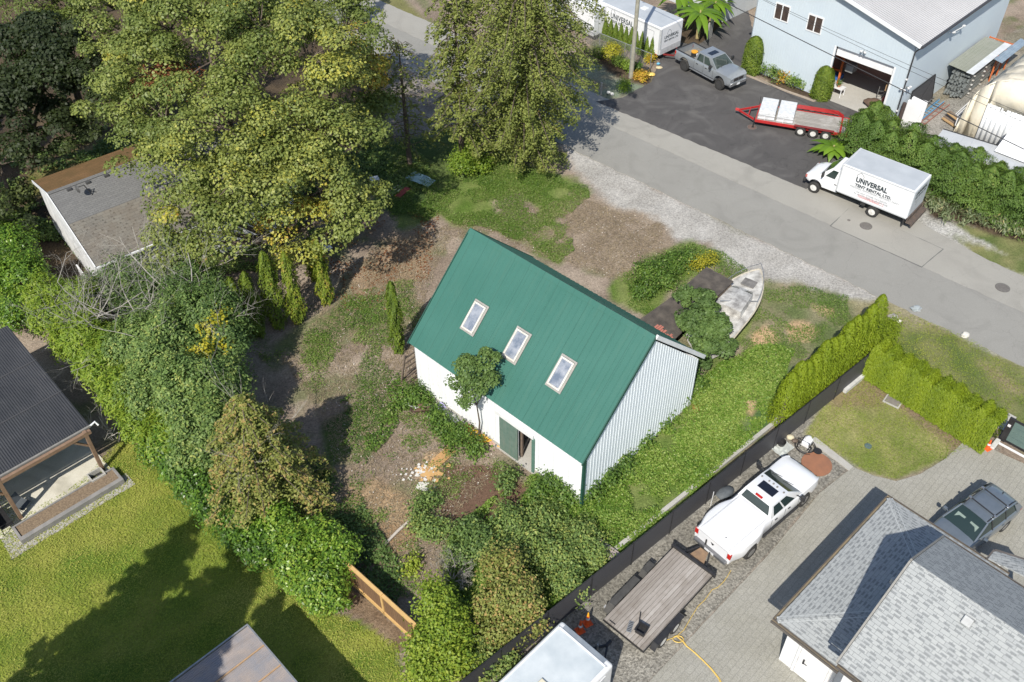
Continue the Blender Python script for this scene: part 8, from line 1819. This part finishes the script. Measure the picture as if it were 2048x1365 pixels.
# ---------------- things in and before the garage, yard clutter ----------------
def garage():
    F = WF
    def at(u, v, z=.05): p = F.fl(u, v, z); return F.W(p.x, p.y, z)
    t = thing('hand_trolley', 'steel hand trolley standing in the garage doorway', 'trolley', tuple(at(1757, 205)), F.a+.6)
    MB().tube([(0, -.22, 0), (0, -.22, 1.25), (0, .22, 1.25), (0, .22, 0)], .025, 6).build('frame', M_GALV, t)
    for z in (.3, .6, .9): MB().tube([(0, -.22, z), (0, .22, z)], .018, 5).build('rung', M_GALV, t)
    MB().box(0, .25, -.22, .22, .02, .05).build('plate', M_GALV, t)
    b = thing('brown_cart', 'low cart under a brown cover by the right side of the garage doorway', 'cart', tuple(at(1748, 216)), F.a); MB().ball((0, 0, .3), (.5, .85, .35), 12, 8, .1, random.Random(5)).build('cover', mat('brown_cloth', (.13,.085,.06), (.09,.06,.045), 4, .9), b, smooth=True)
    for y in (-.5, .5): MB().lathe([(.14, -.04), (.15, 0), (.14, .04)], (0, y, .1), 'y', 12).build('wheel', M_TYRE, b)
    w = thing('work_bench', 'small white table with plant pots at the left side of the garage doorway', 'table', tuple(at(1673, 190)), F.a)
    MB().box(-.3, .35, -.45, .45, .6, .65).build('table_top', M_PAINTW, w)
    for x in (-.25, .3):
        for y in (-.4, .4): MB().box(x-.025, x+.025, y-.025, y+.025, 0, .6).build('leg', M_PAINTW, w)
    pp = thing('potted_plant', 'potted plant standing on the small white table by the garage', 'plant', tuple(at(1673, 190)+Vector((0, 0, .65))), 0); MB().lathe([(.1, 0), (.16, .2), (.001, .2)], n=12).build('pot', mat('terracotta', (.45,.24,.14), None, 5, .8), pp, smooth=True)
    rg = np.random.default_rng(2); D = rg.normal(0, 1, (160, 3)); leafmesh('foliage', D*.11+np.array([0, 0, .38]), D+np.array([0, 0, 1]), .12, .3+rg.normal(0, .1, 160), F_WEED, pp)
    bl_ = thing('blue_crate', 'bright blue crate on the garage floor at the left', 'crate', tuple(at(1675, 158)), F.a); MB().box(-.3, .3, -.3, .3, 0, .4).build('crate', mat('crate_blue', (.04,.16,.50), None, 5, .5), bl_, bevel=.02); MB().box(-.26, .26, -.26, .26, .4, .41).build('lid', mat('crate_blue', (.04,.16,.50)), bl_)
    for i, (x, y, z, m_, lab) in enumerate(((1.9, wYR+.5, 1.6, mat('cardboard', (.46,.30,.17), (.38,.24,.13), 4, .85), 'cardboard box on the orange frame at the right of the garage'), (2.2, wYR+.6, .4, mat('faded_red', (.33,.06,.05)), 'red tool chest low at the right of the garage'), (2.0, wYL-.6, 1.9, mat('grey_cloth', (.25,.26,.26), (.18,.19,.19), 3, .8), 'grey sheeted load high on the left frame of the garage'))):
        o = MB().box(-.35, .35, -.3, .3, -.2, .35).build(('cardboard_box', 'tool_chest', 'sheeted_load')[i], m_, None, loc=tuple(F.W(x, y, z)), rz=F.a, bevel=.02); tag(o, lab, ('box', 'chest', 'load')[i])
    # kerb of the flower bed
    px = [(1476, 143), (1500, 154), (1540, 170), (1575, 184), (1612, 197), (1628, 203), (1645, 193)]; p0 = G(*px[0]); mb = MB()
    for a_, b_ in zip(px[:-1], px[1:]): mb.bar(G(*a_, .06)-Vector((p0.x, p0.y, 0)), G(*b_, .06)-Vector((p0.x, p0.y, 0)), .12, .14)
    o = mb.build('bed_kerb', mat('kerb_tan', (.38,.32,.26), (.30,.25,.20), 4, .9), None, loc=(p0.x, p0.y, 0)); tag(o, 'low tan kerb edging the flower bed before the warehouse', 'kerb')
    # panels, ladders, barred gate along the side wall
    g = thing('barred_gate', 'large dark mesh gate panel leaning on the blue side wall', 'gate', tuple(F.W(1.6, -.35, 0)), F.a)
    MB().bar((0, -.1, .05), (0, .25, 2.1), .06, .06).bar((3.4, -.1, .05), (3.4, .25, 2.1), .06, .06).bar((0, .25, 2.1), (3.4, .25, 2.1), .06, .06).bar((0, -.1, .08), (3.4, -.1, .08), .06, .06).bar((0, -.1, .1), (3.4, .25, 2.05), .04, .04).build('frame', M_BLACK, g)
    MB().slab([(0.03, -.08, .1), (3.37, -.08, .1), (3.37, .26, 2.08), (.03, .26, 2.08)], .015).build('mesh_panel', mat('dark_mesh', (.05,.05,.055), (.085,.085,.09), 12, .6), g)
    for i, (x, lab) in enumerate(((.35, 'stack of white panels standing on edge at the warehouse corner'), (.95, 'second stack of white panels, nearer the ladder'))):
        t = thing('panel_stack', lab, 'panels', tuple(F.W(x, -.75, 0)), F.a, 'white panels at the warehouse corner')
        for k in range(3): MB().slab([(0+k*.09, -.75, 0), (0+k*.09, .35, 0), (.12+k*.09, .35, 2.0), (.12+k*.09, -.75, 2.0)], .05).build('panel', M_PAINTW, t, bevel=.02)
    b2 = thing('brown_roll', 'dark brown rolled carpet standing upright at the warehouse corner', 'roll', tuple(F.W(.05, -.35, 0)), 0); MB().tube([(0, 0, 0), (.05, .05, 1.9)], .14, 10).build('roll', mat('roll_brown', (.07,.05,.045), None, 5, .9), b2, smooth=True)
    for i, (off, m_, lab, n_) in enumerate(((-.75, M_GALV, 'aluminium ladder leaning against the dark gate panel', 9), (-1.15, mat('ladder_blue', (.13,.36,.60), None, 5, .5), 'blue ladder lying beside the aluminium one', 9), (-1.6, mat('ladder_red', (.36,.15,.11), (.28,.12,.09), 5, .7), 'rusty red steel frame lying beside the blue ladder', 5))):
        t = thing('ladder', lab, 'ladder', tuple(F.W(1.5, off, .05)), F.a, 'ladders beside the warehouse'); z = (.7, .25, .02)[i]
        for y in (0, .35): MB().bar((0, y, 0+.0), (4.0, y, z*.3), .04, .08).build('rail', m_, t)
        for k in range(n_): MB().bar((.3+k*3.5/n_, .02, .02+z*.3*k/n_), (.3+k*3.5/n_, .33, .02+z*.3*k/n_), .03, .03).build('rung', m_, t)
    def yard(nm, u, v, f, lab, cat):
        t = thing(nm, lab, cat, tuple(G(u, v)), F.a); f(t)
    yard('white_poles', 1935, 232, lambda t: [MB().tube([(-1.2, k*.12, .1+.05*(k % 2)), (1.3, k*.12, .35)], .035, 6).build('pole', M_PAINTW, t) for k in range(6)], 'bundle of white poles propped beside the cream tent', 'poles')
    yard('scrap_pile', 1905, 245, lambda t: [MB().bar((-.6+.2*k, -.5, .1+.03*k), (-.2+.25*k, .7, .15+.03*k), .2, .07).build('plank', (M_WOODRAW, M_WOODOLD, M_BLACK)[k % 3], t) for k in range(5)], 'pile of timber scraps at the corner of the container roof', 'scrap')
    yard('white_chair', 1918, 262, lambda t: [MB().box(-.3, .3, -.3, .3, .4, .46).build('seat', M_PAINTW, t), MB().box(-.3, .3, .26, .32, .46, 1.0).build('backrest', M_PAINTW, t)], 'white chair beside the cream tent opening', 'chair')
    yard('black_barrel', 1927, 268, lambda t: MB().lathe([(.32, 0), (.34, .2), (.3, .45), (.2, .5), (.001, .5)], n=16).build('barrel', M_BLACK, t, smooth=True), 'black round barrel beside the cream tent opening', 'barrel')
    yard('blue_machine', 1993, 285, lambda t: [MB().box(-.25, .25, -.2, .2, .1, .75).build('body', mat('machine_blue', (.16,.18,.26), (.2,.2,.24), 5, .5), t, bevel=.04), MB().tube([(0, 0, .7), (.4, .2, 1.3)], .03, 6).build('handle', M_BLACK, t)], 'small grey blue machine with a handle in the tent opening', 'machine')
    # things in the bed of the silver pickup
    hd = sil.rotation_euler.z; o0 = Vector(sil.location); X = Vector((math.cos(hd), math.sin(hd), 0)); Y = Vector((-X.y, X.x, 0))
    t = thing('bed_reel', 'orange topped black reel standing in the bed of the silver pickup', 'reel', tuple(o0+X*-.05+Y*.1+Vector((0, 0, .92))), 0); MB().lathe([(.24, 0), (.24, .3), (.001, .3)], n=16).build('drum', M_BLACK, t, smooth=True); MB().lathe([(.26, .3), (.26, .36), (.001, .37)], n=16).build('lid', mat('lid_orange', (.75,.36,.03), None, 8, .5), t, smooth=True)
    t = thing('white_bucket', 'white bucket beside the reel in the silver pickup bed', 'bucket', tuple(o0+X*.4+Y*.05+Vector((0, 0, .92))), 0); MB().lathe([(.13, 0), (.16, .3), (.14, .3), (.12, .04), (.001, .04)], n=14).build('bucket', M_PAINTW, t, smooth=True)
    MB().tube([(0, -.15, .28), (0, 0, .42), (0, .15, .28)], .008, 4).build('handle', M_GALV, t)
    sg = thing('letter_board', 'pale grey upright panel beside the banana plants', 'panel', tuple(G(1418, 78)), 1.0); MB().box(-.45, .45, -.05, .05, 0, 1.5).build('panel', M_CONC, sg); MB().lathe([(.07, 1.5), (.1, 1.7), (.05, 1.8), (.001, 1.8)], n=10).build('lamp', M_PAINTW, sg, smooth=True)
garage()
def pavilionstuff():
    F = PF; t = thing('garden_bench', 'dark metal bench frame on the pavilion floor by the post', 'bench', tuple(F.W(-5.0, -.1, .03)), F.a+1.57)
    MB().slab([(-.6, -.25, .42), (.6, -.25, .42), (.6, .25, .42), (-.6, .25, .42)], .03).build('seat', M_BLACK, t); MB().slab([(-.6, .25, .45), (.6, .25, .45), (.6, .4, .95), (-.6, .4, .95)], .03).build('backrest', M_BLACK, t)
    for x in (-.58, .58): MB().tube([(x, -.25, 0), (x, -.25, .62), (x, .25, .62), (x, .3, 0)], .02, 6).build('leg', M_BLACK, t)
    g = thing('folded_chair', 'dark folding chair with a dropped bag by the timber post of the pavilion', 'chair', tuple(F.W(-4.0, .1, .03)), F.a+.5); MB().slab([(-.28, -.25, .35), (.28, -.25, .35), (.28, .25, .42), (-.28, .25, .42)], .03).build('seat', mat('slate_cloth', (.10,.115,.13)), g); MB().slab([(-.28, .25, .42), (.28, .25, .42), (.28, .42, .8), (-.28, .42, .8)], .03).build('backrest', mat('slate_cloth', (.10,.115,.13)), g)
    for x in (-.26, .26): MB().tube([(x, -.3, 0), (x, .3, .45)], .015, 5).tube([(x, .3, 0), (x, -.25, .6)], .015, 5).build('leg', M_GALV, g)
    b = thing('drain_box', 'open square concrete box at the right corner of the pavilion', 'box', tuple(F.W(-.75, -.55, .03)), F.a); MB().box(-.35, .35, -.3, -.24, 0, .3).box(-.35, .35, .24, .3, 0, .3).box(-.35, -.29, -.24, .24, 0, .3).box(.29, .35, -.24, .24, 0, .3).build('wall', M_CONC, b); MB().box(-.29, .29, -.24, .24, 0, .03).build('floor', M_BLACK, b)
pavilionstuff()
